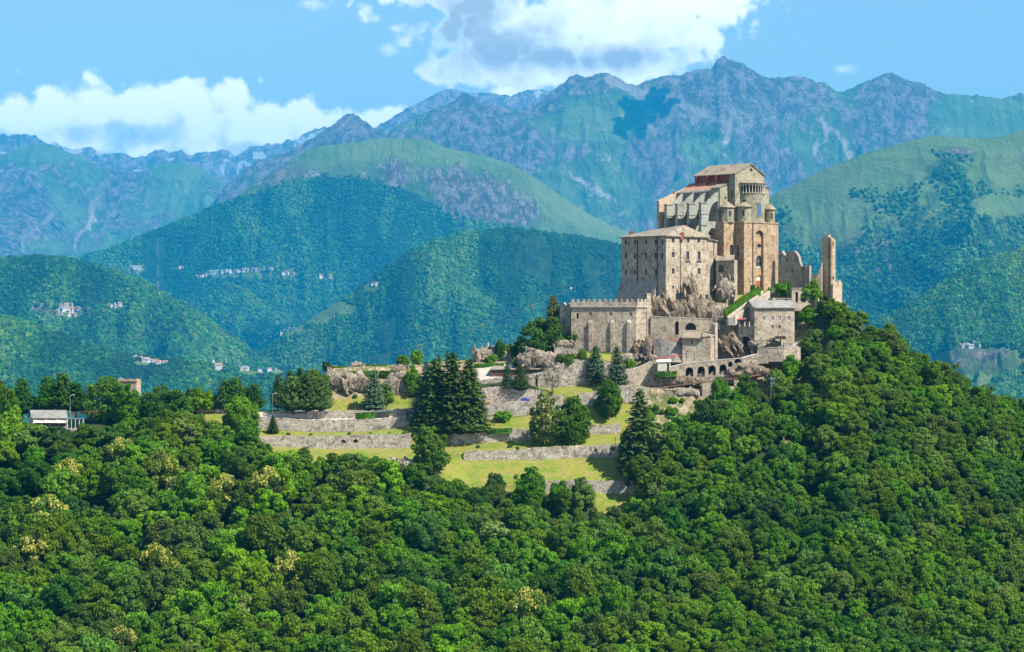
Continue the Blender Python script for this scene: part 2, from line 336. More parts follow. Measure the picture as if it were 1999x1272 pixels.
def mountain_mat(name, hazeshift=1.0, rockc=(0.155, 0.130, 0.118), scale=1.0):
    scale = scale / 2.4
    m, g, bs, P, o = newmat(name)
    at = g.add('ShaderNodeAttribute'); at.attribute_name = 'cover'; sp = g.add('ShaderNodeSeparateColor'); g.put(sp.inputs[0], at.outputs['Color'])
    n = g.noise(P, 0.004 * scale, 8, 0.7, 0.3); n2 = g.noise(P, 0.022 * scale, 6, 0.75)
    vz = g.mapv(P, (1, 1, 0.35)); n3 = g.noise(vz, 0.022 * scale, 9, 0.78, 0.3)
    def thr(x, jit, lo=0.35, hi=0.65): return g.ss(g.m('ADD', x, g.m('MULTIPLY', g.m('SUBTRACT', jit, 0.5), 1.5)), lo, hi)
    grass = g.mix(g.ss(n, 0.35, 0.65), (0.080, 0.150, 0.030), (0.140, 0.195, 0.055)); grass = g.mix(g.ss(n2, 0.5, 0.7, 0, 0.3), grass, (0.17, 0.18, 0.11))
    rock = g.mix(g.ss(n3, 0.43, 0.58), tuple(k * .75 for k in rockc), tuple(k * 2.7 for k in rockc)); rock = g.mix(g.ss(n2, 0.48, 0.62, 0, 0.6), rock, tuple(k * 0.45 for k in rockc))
    forest = g.mix(g.ss(n2, 0.4, 0.6), (0.008, 0.030, 0.007), (0.024, 0.062, 0.014))
    col = g.mix(thr(sp.outputs[0], n2), grass, forest)
    col = g.mix(thr(sp.outputs[1], n3), col, rock)
    at2 = g.add('ShaderNodeAttribute'); at2.attribute_name = 'snow'
    col = g.mix(g.ss(g.m('ADD', at2.outputs['Fac'], g.m('MULTIPLY', g.m('SUBTRACT', n2, 0.5), 0.6)), 0.48, 0.55), col, (0.85, 0.86, 0.88))
    col = g.mix(g.m('MULTIPLY', thr(sp.outputs[2], n2), 0.8), col, (0.50, 0.44, 0.40))
    g.put(bs.inputs['Base Color'], col)
    bump(g, bs, g.m('ADD', g.m('MULTIPLY', g.m('MULTIPLY', n3, sp.outputs[1]), 4.5), g.m('MULTIPLY', n2, 0.8)), 1.0, 30.0 / scale)
    return m
M['mount'] = mountain_mat('far_mountain'); M['mount_mid'] = mountain_mat('mid_mountain', scale=1.6)
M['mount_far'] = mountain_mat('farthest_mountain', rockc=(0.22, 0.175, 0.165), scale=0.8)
# ------------------------------------------------------------------ far mountains: each ridge its own landform
class Ridge: pass
RIDGES = {}
FAR = 2.4                                   # how much farther out the valley and mountains lie than the pixel-metre table
def ridge(name, crest, D, L, zb, amp, wl, seed, mat, cover, jag=0.0, nx=620, nv=170, pw=0.8, x0=-420, x1=2420, warp=0.6, snow=None, label=None, bowl=None):
    D, L, zb, amp, wl = D * FAR, L * FAR, zb * FAR, amp * FAR, wl * FAR
    px = np.linspace(x0, x1, nx); cp = np.array(crest, float)
    cy = np.interp(px, cp[:, 0], cp[:, 1])
    k = np.array([.25, .5, .25]); cy = np.convolve(np.pad(cy, 1, 'edge'), k, 'valid')
    if jag: cy = cy - jag * (ridged(px / 26, px * 0 + seed, 4, seed) - 0.45) - 0.4 * jag * (vnoise(px / 5, px * 0, seed + 5) - 0.5)
    X = (px - CX) * D / F; Z = (CY - cy) * D / F
    v = np.concatenate([-np.linspace(0.16, 0.01, 8), np.linspace(0, 1, nv) ** 1.15])
    XX, V = np.meshgrid(X, v); kk = np.hanning(41); kk /= kk.sum(); Zs = np.convolve(np.pad(Z, 20, 'edge'), kk, 'valid'); tz = sstep(0.0, 0.05, V); ZC = Z[None] * (1 - tz) + (Zs[None] - 6) * tz; PX = np.broadcast_to(px, XX.shape)
    Y = D - V * L
    vp = np.clip(V, 0, 1)
    zz = ZC + (zb - ZC) * vp ** pw
    w1 = fbm(XX / (wl * 1.7), Y / (wl * 1.7), 3, seed + 40) - 0.5
    ww = sstep(0, 0.16, vp) * (0.25 + 0.75 * sstep(1.0, 0.7, vp))
    rx = XX / wl + warp * w1 * 2.6 + 0.5 * np.sin(seed * 1.7) * Y / wl + 0.9 * (fbm(XX / (wl * 1.1), Y / (wl * 2.2), 3, seed + 61) - .5); ry = Y / (wl * 1.15) + warp * w1 - 0.15 * XX / wl
    R = ridged(rx, ry, 7, seed)
    big = ridged(XX / (wl * 2.4) + w1 * 1.8 + 0.25 * Y / wl, Y / (wl * 3.4), 4, seed + 90)
    fine = ridged(XX / (wl * .22), Y / (wl * .3), 4, seed + 13)
    zz = zz - amp * ww * ((1 - R) * 0.75 + (1 - big) * 0.75 - 0.15) - amp * 0.20 * (1 - fine) * sstep(0, .05, vp)
    zz = np.where(V < 0, ZC + V * L * 1.3, zz)
    yo = Y + amp * 0.35 * ww * (fbm(XX / (wl * .5), Y / (wl * 1.1), 4, seed + 77) - 0.5)
    co = np.stack([XX, yo, zz], -1).reshape(-1, 3)
    nr, nc = XX.shape; idx = np.arange(nr * nc).reshape(nr, nc)
    f = np.stack([idx[:-1, :-1], idx[1:, :-1], idx[1:, 1:], idx[:-1, 1:]], -1).reshape(-1, 4)
    # slope
    gx = np.gradient(zz, axis=1) / np.maximum(1e-3, np.gradient(XX, axis=1)); gy = np.gradient(zz, axis=0) / np.minimum(-1e-3, np.gradient(Y, axis=0))
    slope = np.sqrt(gx ** 2 + gy ** 2)
    spx = CX + F * XX / yo; spy = CY - F * zz / yo       # where the point lies as a bearing/elevation of the landscape
    jit = fbm(XX / (wl * .6), Y / (wl * .6), 5, seed + 200)
    jit2 = fbm(XX / (wl * .12), Y / (wl * .12), 4, seed + 210)
    fo, ro, sc = cover(spx, spy, slope, jit, jit2, R, vp)
    me = mesh_np(name, co, f, [mat], smooth=True)
    a = me.color_attributes.new('cover', 'FLOAT_COLOR', 'POINT')
    c = np.ones((nr * nc, 4), np.float32); c[:, 0] = np.clip(fo, 0, 1).ravel(); c[:, 1] = np.clip(ro, 0, 1).ravel(); c[:, 2] = np.clip(sc, 0, 1).ravel()
    a.data.foreach_set('color', c.ravel())
    s = me.attributes.new('snow', 'FLOAT', 'POINT')
    sv = np.zeros(nr * nc, np.float32) if snow is None else np.clip(snow(spx, spy, R, jit2), 0, 1).astype(np.float32).ravel()
    s.data.foreach_set('value', sv)
    me['local'] = 1
    o = link(name, me); tag(o, kind='structure', label=label)
    r = Ridge(); r.co = co.reshape(nr, nc, 3); r.fo = np.clip(fo, 0, 1) + jit2 - 0.5; r.spx, r.spy, r.o, r.vp = spx, spy, o, vp; r.L = L
    RIDGES[name] = r
    return r
def blob(x, y, cx, cy, rx, ry): return sstep(1.25, 0.6, np.sqrt(((x - cx) / rx) ** 2 + ((y - cy) / ry) ** 2))
def seg(x, y, pts, w):                       # soft streak along a polyline
    d = np.full(np.shape(x), 1e9); wx = (fbm(x / 26, y / 26, 4, 5) - .5) * 34; x, y = x + wx, y + wx * .3; w = w * (.35 + 1.3 * fbm(x / 14, y / 14, 3, 8))
    for (ax, ay), (bx, by) in zip(pts[:-1], pts[1:]):
        t = np.clip(((x - ax) * (bx - ax) + (y - ay) * (by - ay)) / ((bx - ax) ** 2 + (by - ay) ** 2), 0, 1)
        d = np.minimum(d, np.hypot(x - ax - t * (bx - ax), y - ay - t * (by - ay)))
    return sstep(w, w * 0.3, d)

def cov_far(x, y, s, j, j2, R, v): return 0 * x, 0.95 - 0.3 * sstep(.45, .6, j), 0.35 * sstep(.55, .7, j2)
def snow_far(x, y, R, j):
    s = 0.66 * np.clip(blob(x, y, 140, 296, 30, 8) + blob(x, y, 330, 312, 20, 7) + blob(x, y, 480, 318, 14, 8) + blob(x, y, 40, 285, 16, 6) + seg(x, y, [(560, 300), (600, 268), (640, 256)], 7) + blob(x, y, 125, 278, 40, 10) + blob(x, y, 15, 298, 20, 8) + blob(x, y, 272, 333, 16, 7) + seg(x, y, [(438, 350), (432, 320), (445, 300)], 6)
        + seg(x, y, [(462, 340), (470, 310)], 5) + blob(x, y, 505, 303, 22, 9) + blob(x, y, 590, 272, 30, 7) + blob(x, y, 190, 300, 16, 7), 0, 1)
    return s
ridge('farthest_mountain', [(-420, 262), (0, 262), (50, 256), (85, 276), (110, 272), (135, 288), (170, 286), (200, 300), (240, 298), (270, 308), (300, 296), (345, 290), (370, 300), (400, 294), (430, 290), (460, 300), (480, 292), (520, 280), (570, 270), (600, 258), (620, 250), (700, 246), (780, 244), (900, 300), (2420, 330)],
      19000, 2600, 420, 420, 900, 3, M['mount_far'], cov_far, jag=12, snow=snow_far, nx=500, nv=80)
def snow_1b(x, y, R, j):
    return 0.66 * np.clip(blob(x, y, 1030, 204, 14, 5) + blob(x, y, 1052, 178, 14, 4) + blob(x, y, 1048, 190, 12, 4) + blob(x, y, 955, 206, 8, 5) + blob(x, y, 1072, 184, 8, 5) + blob(x, y, 1028, 190, 7, 3), 0, 1)
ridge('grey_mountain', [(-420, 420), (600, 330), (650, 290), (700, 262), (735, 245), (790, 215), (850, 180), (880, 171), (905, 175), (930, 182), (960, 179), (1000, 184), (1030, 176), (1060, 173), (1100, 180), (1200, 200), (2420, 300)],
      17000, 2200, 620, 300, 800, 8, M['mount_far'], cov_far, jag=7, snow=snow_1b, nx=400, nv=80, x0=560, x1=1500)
def cov_main(x, y, s, j, j2, R, v):
    ro = 0.44 + 0.10 * (s - 1.0) + 2.2 * (j - 0.5) + 0.5 * (R - 0.4) + 0.8 * (j2 - .5) + 0.25 * sstep(300, 180, y)
    ro += 0.45 * blob(x, y, 910, 240, 60, 60) + 0.4 * blob(x, y, 950, 270, 80, 50) + 0.5 * blob(x, y, 1280, 310, 60, 50) + 0.45 * blob(x, y, 1740, 230, 110, 80) + .35 * blob(x, y, 1120, 160, 60, 30) + .3 * blob(x, y, 1060, 310, 110, 60)
    ro += 0.35 * blob(x, y, 690, 260, 60, 30) + 0.35 * blob(x, y, 1420, 160, 90, 45) + .3 * blob(x, y, 1530, 180, 60, 40) + .3 * blob(x, y, 1560, 330, 60, 40)
    ro -= 0.65 * blob(x, y, 1160, 240, 110, 30) + 0.55 * blob(x, y, 1380, 290, 70, 30) + 0.6 * blob(x, y, 1900, 230, 130, 60) + .4 * blob(x, y, 820, 235, 60, 18) + .35 * blob(x, y, 1180, 200, 60, 25) + .35 * blob(x, y, 1100, 340, 60, 30)
    sc = 0.30 * sstep(.62, .78, 1 - R + 0.9 * (j2 - 0.5)) + 0.75 * seg(x, y, [(1190, 155), (1215, 165), (1250, 185)], 12)
    for p in ([(1425, 210), (1415, 250), (1410, 310)], [(1440, 230), (1450, 290), (1430, 330)], [(1390, 230), (1360, 215), (1320, 200)], [(1600, 230), (1620, 270), (1590, 300)], [(1640, 260), (1655, 310)], [(1265, 235), (1272, 255)], [(1620, 255), (1640, 262)], [(1110, 340), (1200, 390)], [(1500, 270), (1460, 320)], [(1560, 250), (1500, 300)]):
        sc = sc + 0.40 * seg(x, y, p, 8)
    return 0.05 + 0 * x, ro, sc
ridge('rocky_mountain', [(-420, 640), (0, 600), (250, 540), (380, 440), (440, 360), (500, 312), (560, 295), (590, 280), (620, 262), (655, 238), (680, 217), (700, 228), (730, 250), (757, 260), (775, 245), (800, 235), (840, 215), (870, 205), (895, 188), (910, 180), (930, 192), (960, 205), (1000, 214), (1045, 206), (1065, 188), (1085, 168), (1110, 152), (1128, 144), (1142, 150), (1160, 146), (1180, 139), (1210, 151), (1235, 165), (1262, 158), (1280, 151), (1330, 144), (1370, 134), (1392, 130), (1396, 120), (1411, 109), (1425, 113), (1440, 118), (1460, 132), (1490, 148), (1520, 151), (1545, 147), (1580, 153), (1610, 163), (1638, 178), (1655, 173), (1690, 155), (1725, 145), (1742, 143), (1790, 160), (1850, 182), (1900, 186), (1920, 184), (1955, 191), (1985, 182), (2010, 183), (2100, 200), (2420, 250)],
      12500, 4600, -120, 560, 820, 21, M['mount'], cov_main, jag=7, nx=900, nv=320, pw=0.85)
def cov_lefthill(x, y, s, j, j2, R, v):
    ro = 0.44 + 1.6 * (j - 0.5) + .9 * (j2 - .5) - 0.6 * blob(x, y, 110, 300, 90, 18) - 0.5 * blob(x, y, 360, 330, 70, 18) + .35 * blob(x, y, 40, 370, 80, 60)
    fo = .75 * blob(x, y, 50, 445, 36, 14) + .75 * blob(x, y, 112, 440, 18, 12) + .7 * blob(x, y, 10, 475, 40, 12) + .7 * blob(x, y, 225, 455, 14, 5)
    sc = 0.6 * seg(x, y, [(95, 415), (75, 445), (52, 470), (52, 490)], 9) + 0.75 * seg(x, y, [(178, 395), (182, 430), (160, 465), (150, 488)], 9) + .5 * seg(x, y, [(130, 395), (80, 430)], 5) + .4 * seg(x, y, [(330, 340), (360, 380)], 6) + .4 * seg(x, y, [(200, 430), (210, 460)], 6)
    return fo, ro, sc
ridge('left_green_mountain', [(-420, 330), (-100, 320), (0, 304), (35, 288), (70, 280), (100, 283), (140, 298), (180, 318), (225, 334), (270, 335), (300, 324), (330, 317), (365, 316), (400, 332), (440, 354), (500, 385), (600, 430), (2420, 500)],
      15000, 3000, 220, 240, 620, 33, M['mount'], cov_lefthill, jag=3, nx=520, nv=200, x1=1200, pw=1.0)
def cov_mid(x, y, s, j, j2, R, v):
    ro = 0.05 + 1.05 * blob(x, y, 960, 375, 120, 85) + .55 * blob(x, y, 820, 330, 80, 40) + .5 * blob(x, y, 560, 345, 90, 25) + .5 * seg(x, y, [(440, 400), (560, 320)], 26) + .35 * blob(x, y, 700, 350, 120, 40)
    ro -= .9 * seg(x, y, [(760, 275), (900, 300), (1000, 335), (1080, 400), (1180, 440)], 34)
    line = np.interp(x, [0, 440, 560, 640, 720, 800, 880, 1000, 1080, 1200], [380, 385, 340, 330, 345, 365, 410, 440, 460, 480])
    fo = sstep(-14, 22, y - line + 40 * (j - .5)) * (1 - 0.75 * blob(x, y, 1130, 400, 70, 70)) - 0.5 * blob(x, y, 960, 370, 110, 70) + .35 * blob(x, y, 620, 345, 30, 10)
    for (cx, cy, rx, ry) in ((470, 532, 90, 9), (560, 530, 30, 9), (265, 522, 18, 14), (632, 541, 20, 6), (350, 523, 12, 5)): fo = fo - 1.6 * blob(x, y, cx, cy, rx, ry)
    return fo, np.clip(ro, 0, 1) * (0.55 + .9 * (j2 - .3)), 0.5 * blob(x, y, 265, 520, 14, 9)
ridge('meadow_mountain', [(-420, 620), (-100, 570), (0, 545), (60, 520), (130, 505), (200, 488), (270, 462), (350, 428), (430, 396), (480, 372), (520, 345), (560, 318), (600, 292), (640, 283), (680, 279), (730, 270), (780, 268), (830, 272), (870, 287), (910, 296), (960, 308), (1000, 320), (1050, 350), (1100, 385), (1150, 418), (1200, 442), (1250, 465), (1400, 520), (2420, 700)],
      9000, 3600, -240, 460, 700, 47, M['mount_mid'], cov_mid, jag=3, nx=760, nv=260, x1=1700, pw=.85)
def cov_right(x, y, s, j, j2, R, v):
    line = np.interp(x, [1500, 1600, 1700, 1760, 1800, 1850, 1900, 1960, 2000, 2400], [395, 368, 342, 350, 330, 300, 330, 345, 350, 330])
    fo = sstep(-10, 26, y - line + 30 * (j - .5)) * (0.55 + .5 * sstep(450, 600, y) + .5 * (j - .4)) - 0.45 * blob(x, y, 1600, 430, 90, 50) + .4 * blob(x, y, 1850, 320, 60, 30) - .4 * blob(x, y, 1960, 400, 60, 20)
    ro = .05 + .5 * blob(x, y, 1870, 300, 40, 14) + .5 * blob(x, y, 1720, 500, 45, 40) + .35 * blob(x, y, 1650, 470, 60, 35) + .2 * (j - .5)
    return fo, ro * (.5 + j2), .3 * blob(x, y, 1725, 530, 25, 30)
ridge('right_meadow_ridge', [(-420, 900), (1100, 640), (1250, 540), (1400, 440), (1500, 385), (1560, 355), (1620, 325), (1680, 301), (1740, 284), (1790, 271), (1830, 264), (1870, 267), (1920, 270), (1960, 264), (2000, 254), (2100, 240), (2420, 220)],
      6500, 2700, -260, 210, 480, 58, M['mount_mid'], cov_right, jag=2, nx=560, nv=240, x0=1000, pw=.9)
def cov_forest(x, y, s, j, j2, R, v):
    fo = 0.95 + 0 * x
    for (cx, cy, rx, ry) in ((125, 606, 40, 16), (95, 598, 40, 8), (222, 598, 16, 7), (560, 640, 40, 12), (650, 600, 45, 14), (610, 620, 40, 10), (300, 705, 38, 6), (360, 713, 16, 4), (430, 716, 20, 7), (500, 724, 55, 7), (1910, 700, 95, 30), (1890, 735, 50, 25), (1890, 672, 30, 5), (725, 560, 16, 9)): fo = fo - 1.5 * blob(x, y, cx, cy, rx, ry)
    ro = .9 * blob(x, y, 770, 510, 22, 8) * j2 + .8 * blob(x, y, 745, 535, 16, 10) * j2 + .8 * sstep(.60, .68, j) * sstep(.5, .6, j2) + .55 * blob(x, y, 880, 665, 50, 35) * (j2 > .5) + .45 * blob(x, y, 1910, 700, 80, 28) + .4 * blob(x, y, 1700, 470, 30, 20)
    return fo, ro, .25 * blob(x, y, 1905, 700, 80, 26) * j2
ridge('wooded_mountain', [(-420, 1000), (350, 812), (430, 750), (500, 694), (560, 652), (620, 612), (680, 576), (740, 530), (800, 490), (850, 468), (900, 454), (960, 446), (1000, 445), (1060, 452), (1120, 459), (1180, 470), (1250, 490), (1400, 540), (1700, 640), (2420, 800)],
      6000, 2500, -240, 340, 520, 66, M['mount_mid'], cov_forest, jag=2, nx=560, nv=240, x0=300, x1=1800, pw=.95)
ridge('left_wooded_hill', [(-420, 540), (-100, 510), (0, 504), (60, 499), (130, 503), (200, 520), (280, 548), (350, 588), (430, 640), (500, 692), (560, 722), (640, 764), (800, 850), (2420, 1200)],
      5500, 1800, -215, 270, 430, 71, M['mount_mid'], cov_forest, jag=2, nx=460, nv=200, x1=900, pw=.95)
ridge('near_wooded_hill', [(-420, 610), (-100, 612), (0, 616), (60, 630), (150, 665), (250, 692), (350, 702), (450, 716), (600, 742), (700, 735), (800, 712), (900, 700), (1000, 720), (1150, 790), (1400, 900), (2420, 1200)],
      4000, 1400, -240, 130, 300, 83, M['mount_mid'], cov_forest, jag=2, nx=460, nv=170, x1=1500, pw=.95)
ridge('right_wooded_hill', [(800, 1100), (1500, 800), (1600, 716), (1650, 676), (1700, 636), (1780, 592), (1850, 545), (1900, 514), (2000, 486), (2100, 468), (2420, 420)],
      4500, 1700, -240, 240, 400, 95, M['mount_mid'], cov_forest, jag=2, nx=420, nv=190, x0=1400, pw=.95)
me = mesh_np('valley_floor', [(-21000, 1250, -640), (21000, 1250, -640), (21000, 49000, -640), (-21000, 49000, -640)], [(0, 1, 2, 3)], [M['mount_mid']])
ca = me.color_attributes.new('cover', 'FLOAT_COLOR', 'POINT'); ca.data.foreach_set('color', [1, 0, 0, 1] * 4); me.attributes.new('snow', 'FLOAT', 'POINT')
tag(link('valley_floor', me), kind='structure')

def bvh_of(o):
    m = o.data; n = len(m.polygons)
    co = np.empty(len(m.vertices) * 3, np.float32); m.vertices.foreach_get('co', co)
    fi = np.empty(n * 4, np.int32); m.loops.foreach_get('vertex_index', fi)
    return BVHTree.FromPolygons(co.reshape(-1, 3).tolist(), fi.reshape(-1, 4).tolist())

# trees of the far slopes: uncountable woods, one object per slope
def gn_woods(name, pts, size, mats, seed, label, tone=None):
    me = bpy.data.meshes.new(name); me.vertices.add(len(pts)); me.vertices.foreach_set('co', np.asarray(pts, np.float32).ravel())
    me.attributes.new('size', 'FLOAT', 'POINT').data.foreach_set('value', np.asarray(size, np.float32)); me.attributes.new('tone', 'INT', 'POINT').data.foreach_set('value', np.asarray(tone, np.int32)); me['local'] = 1
    o = link(name, me); tag(o, label=label, cat='woods', kind='stuff')
    nt = bpy.data.node_groups.new(name, 'GeometryNodeTree')
    nt.interface.new_socket('Geometry', in_out='INPUT', socket_type='NodeSocketGeometry'); nt.interface.new_socket('Geometry', in_out='OUTPUT', socket_type='NodeSocketGeometry')
    N = nt.nodes; L = nt.links
    gi = N.new('NodeGroupInput'); go = N.new('NodeGroupOutput'); join = N.new('GeometryNodeJoinGeometry')
    K = 4
    for k in range(K):
        ico = N.new('GeometryNodeMeshIcoSphere'); ico.inputs['Radius'].default_value = 1; ico.inputs['Subdivisions'].default_value = 3
        nz = N.new('ShaderNodeTexNoise'); nz.inputs['Scale'].default_value = 1.7; nz.inputs['Detail'].default_value = 3
        pos = N.new('GeometryNodeInputPosition'); ad = N.new('ShaderNodeVectorMath'); ad.operation = 'ADD'; ad.inputs[1].default_value = (k * 9.1 + seed, 3.3 * k, 0)
        L.new(pos.outputs[0], ad.inputs[0]); L.new(ad.outputs[0], nz.inputs['Vector'])
        mr = N.new('ShaderNodeMapRange'); L.new(nz.outputs[0], mr.inputs[0]); mr.inputs[1].default_value = .25; mr.inputs[2].default_value = .75; mr.inputs[3].default_value = .5; mr.inputs[4].default_value = 1.35
        sc = N.new('ShaderNodeVectorMath'); sc.operation = 'SCALE'; L.new(pos.outputs[0], sc.inputs[0]); L.new(mr.outputs[0], sc.inputs['Scale'])
        sp = N.new('GeometryNodeSetPosition'); L.new(ico.outputs[0], sp.inputs[0]); L.new(sc.outputs[0], sp.inputs['Position'])
        sm = N.new('GeometryNodeSetMaterial'); L.new(sp.outputs[0], sm.inputs[0]); sm.inputs['Material'].default_value = mats[k % len(mats)]
        md = N.new('GeometryNodeInputNamedAttribute'); md.data_type = 'FLOAT'; md.inputs[0].default_value = 'tone'
        eq = N.new('FunctionNodeCompare'); eq.data_type = 'FLOAT'; eq.operation = 'EQUAL'; L.new(md.outputs[0], eq.inputs[0]); eq.inputs[1].default_value = k; eq.inputs['Epsilon'].default_value = .1
        ip = N.new('GeometryNodeInstanceOnPoints'); L.new(gi.outputs[0], ip.inputs['Points']); L.new(eq.outputs[0], ip.inputs['Selection']); L.new(sm.outputs[0], ip.inputs['Instance'])
        rv = N.new('FunctionNodeRandomValue'); rv.data_type = 'FLOAT_VECTOR'; rv.inputs[1].default_value = (.4, .4, 6.28); rv.inputs[0].default_value = (-.4, -.4, 0)
        L.new(rv.outputs[0], ip.inputs['Rotation'])
        na = N.new('GeometryNodeInputNamedAttribute'); na.inputs[0].default_value = 'size'; L.new(na.outputs[0], ip.inputs['Scale'])
        L.new(ip.outputs[0], join.inputs[0])
    L.new(join.outputs[0], go.inputs[0])
    md = o.modifiers.new('woods', 'NODES'); md.node_group = nt
    return o
M['farA'] = foliage('far_leaves_green', (0.017, 0.072, 0.012), (0.046, 0.140, 0.022), trans=0.1, tint_var=.5)
M['farB'] = foliage('far_leaves_olive', (0.045, 0.110, 0.018), (0.105, 0.195, 0.040), trans=0.1, tint_var=.5)
M['farC'] = foliage('far_leaves_dark', (0.006, 0.032, 0.008), (0.016, 0.060, 0.012), trans=0.1, tint_var=.5)
def plant_woods(name, rname, n, s0, s1, seed, label, ymax=860, xr=(-60, 2060)):
    r = RIDGES[rname]; rs = np.random.RandomState(seed)
    ok = (r.fo > 0.30) & (r.spx > xr[0]) & (r.spx < xr[1]) & (r.spy < ymax) & (r.vp > 0.0)
    # weight cells by real area seen
    c = r.co; dx = np.gradient(c[..., 0], axis=1); dy = np.abs(np.gradient(c[..., 1], axis=0)) + np.abs(np.gradient(c[..., 2], axis=0)); area = np.where(ok, dx * dy * np.clip((r.fo - .30) / .45, 0, 1) ** 1.5, 0)
    p = area.ravel() / area.sum(); pick = rs.choice(len(p), n, p=p)
    iy, ix = np.unravel_index(pick, area.shape); iy = np.clip(iy, 0, c.shape[0] - 2); ix = np.clip(ix, 0, c.shape[1] - 2)
    u, v = rs.rand(n, 1), rs.rand(n, 1)
    P = (c[iy, ix] * (1 - u) + c[iy, ix + 1] * u) * (1 - v) + (c[iy + 1, ix] * (1 - u) + c[iy + 1, ix + 1] * u) * v
    dens = fbm(P[:, 0] / 370, P[:, 1] / 590, 5, seed, .6)
    sz = (s0 + (s1 - s0) * rs.rand(n) ** 3) * (0.6 + 0.8 * dens) * 0.72 * FAR
    P[:, 2] += sz * 0.35
    keep = dens > 0.27
    q = (dens - .5) * 2.6 + rs.rand(n) * .9 + (fbm(P[:, 0] / 127, P[:, 1] / 200, 3, seed + 7) - .5) * 1.6
    tone = np.where(q < .22, 2, np.where(q < .55, 0, np.where(q < .82, 3, 1)))
    gn_woods(name, P[keep], sz[keep], [M['farA'], M['farB'], M['farC'], M['farA']], seed, label, tone[keep])

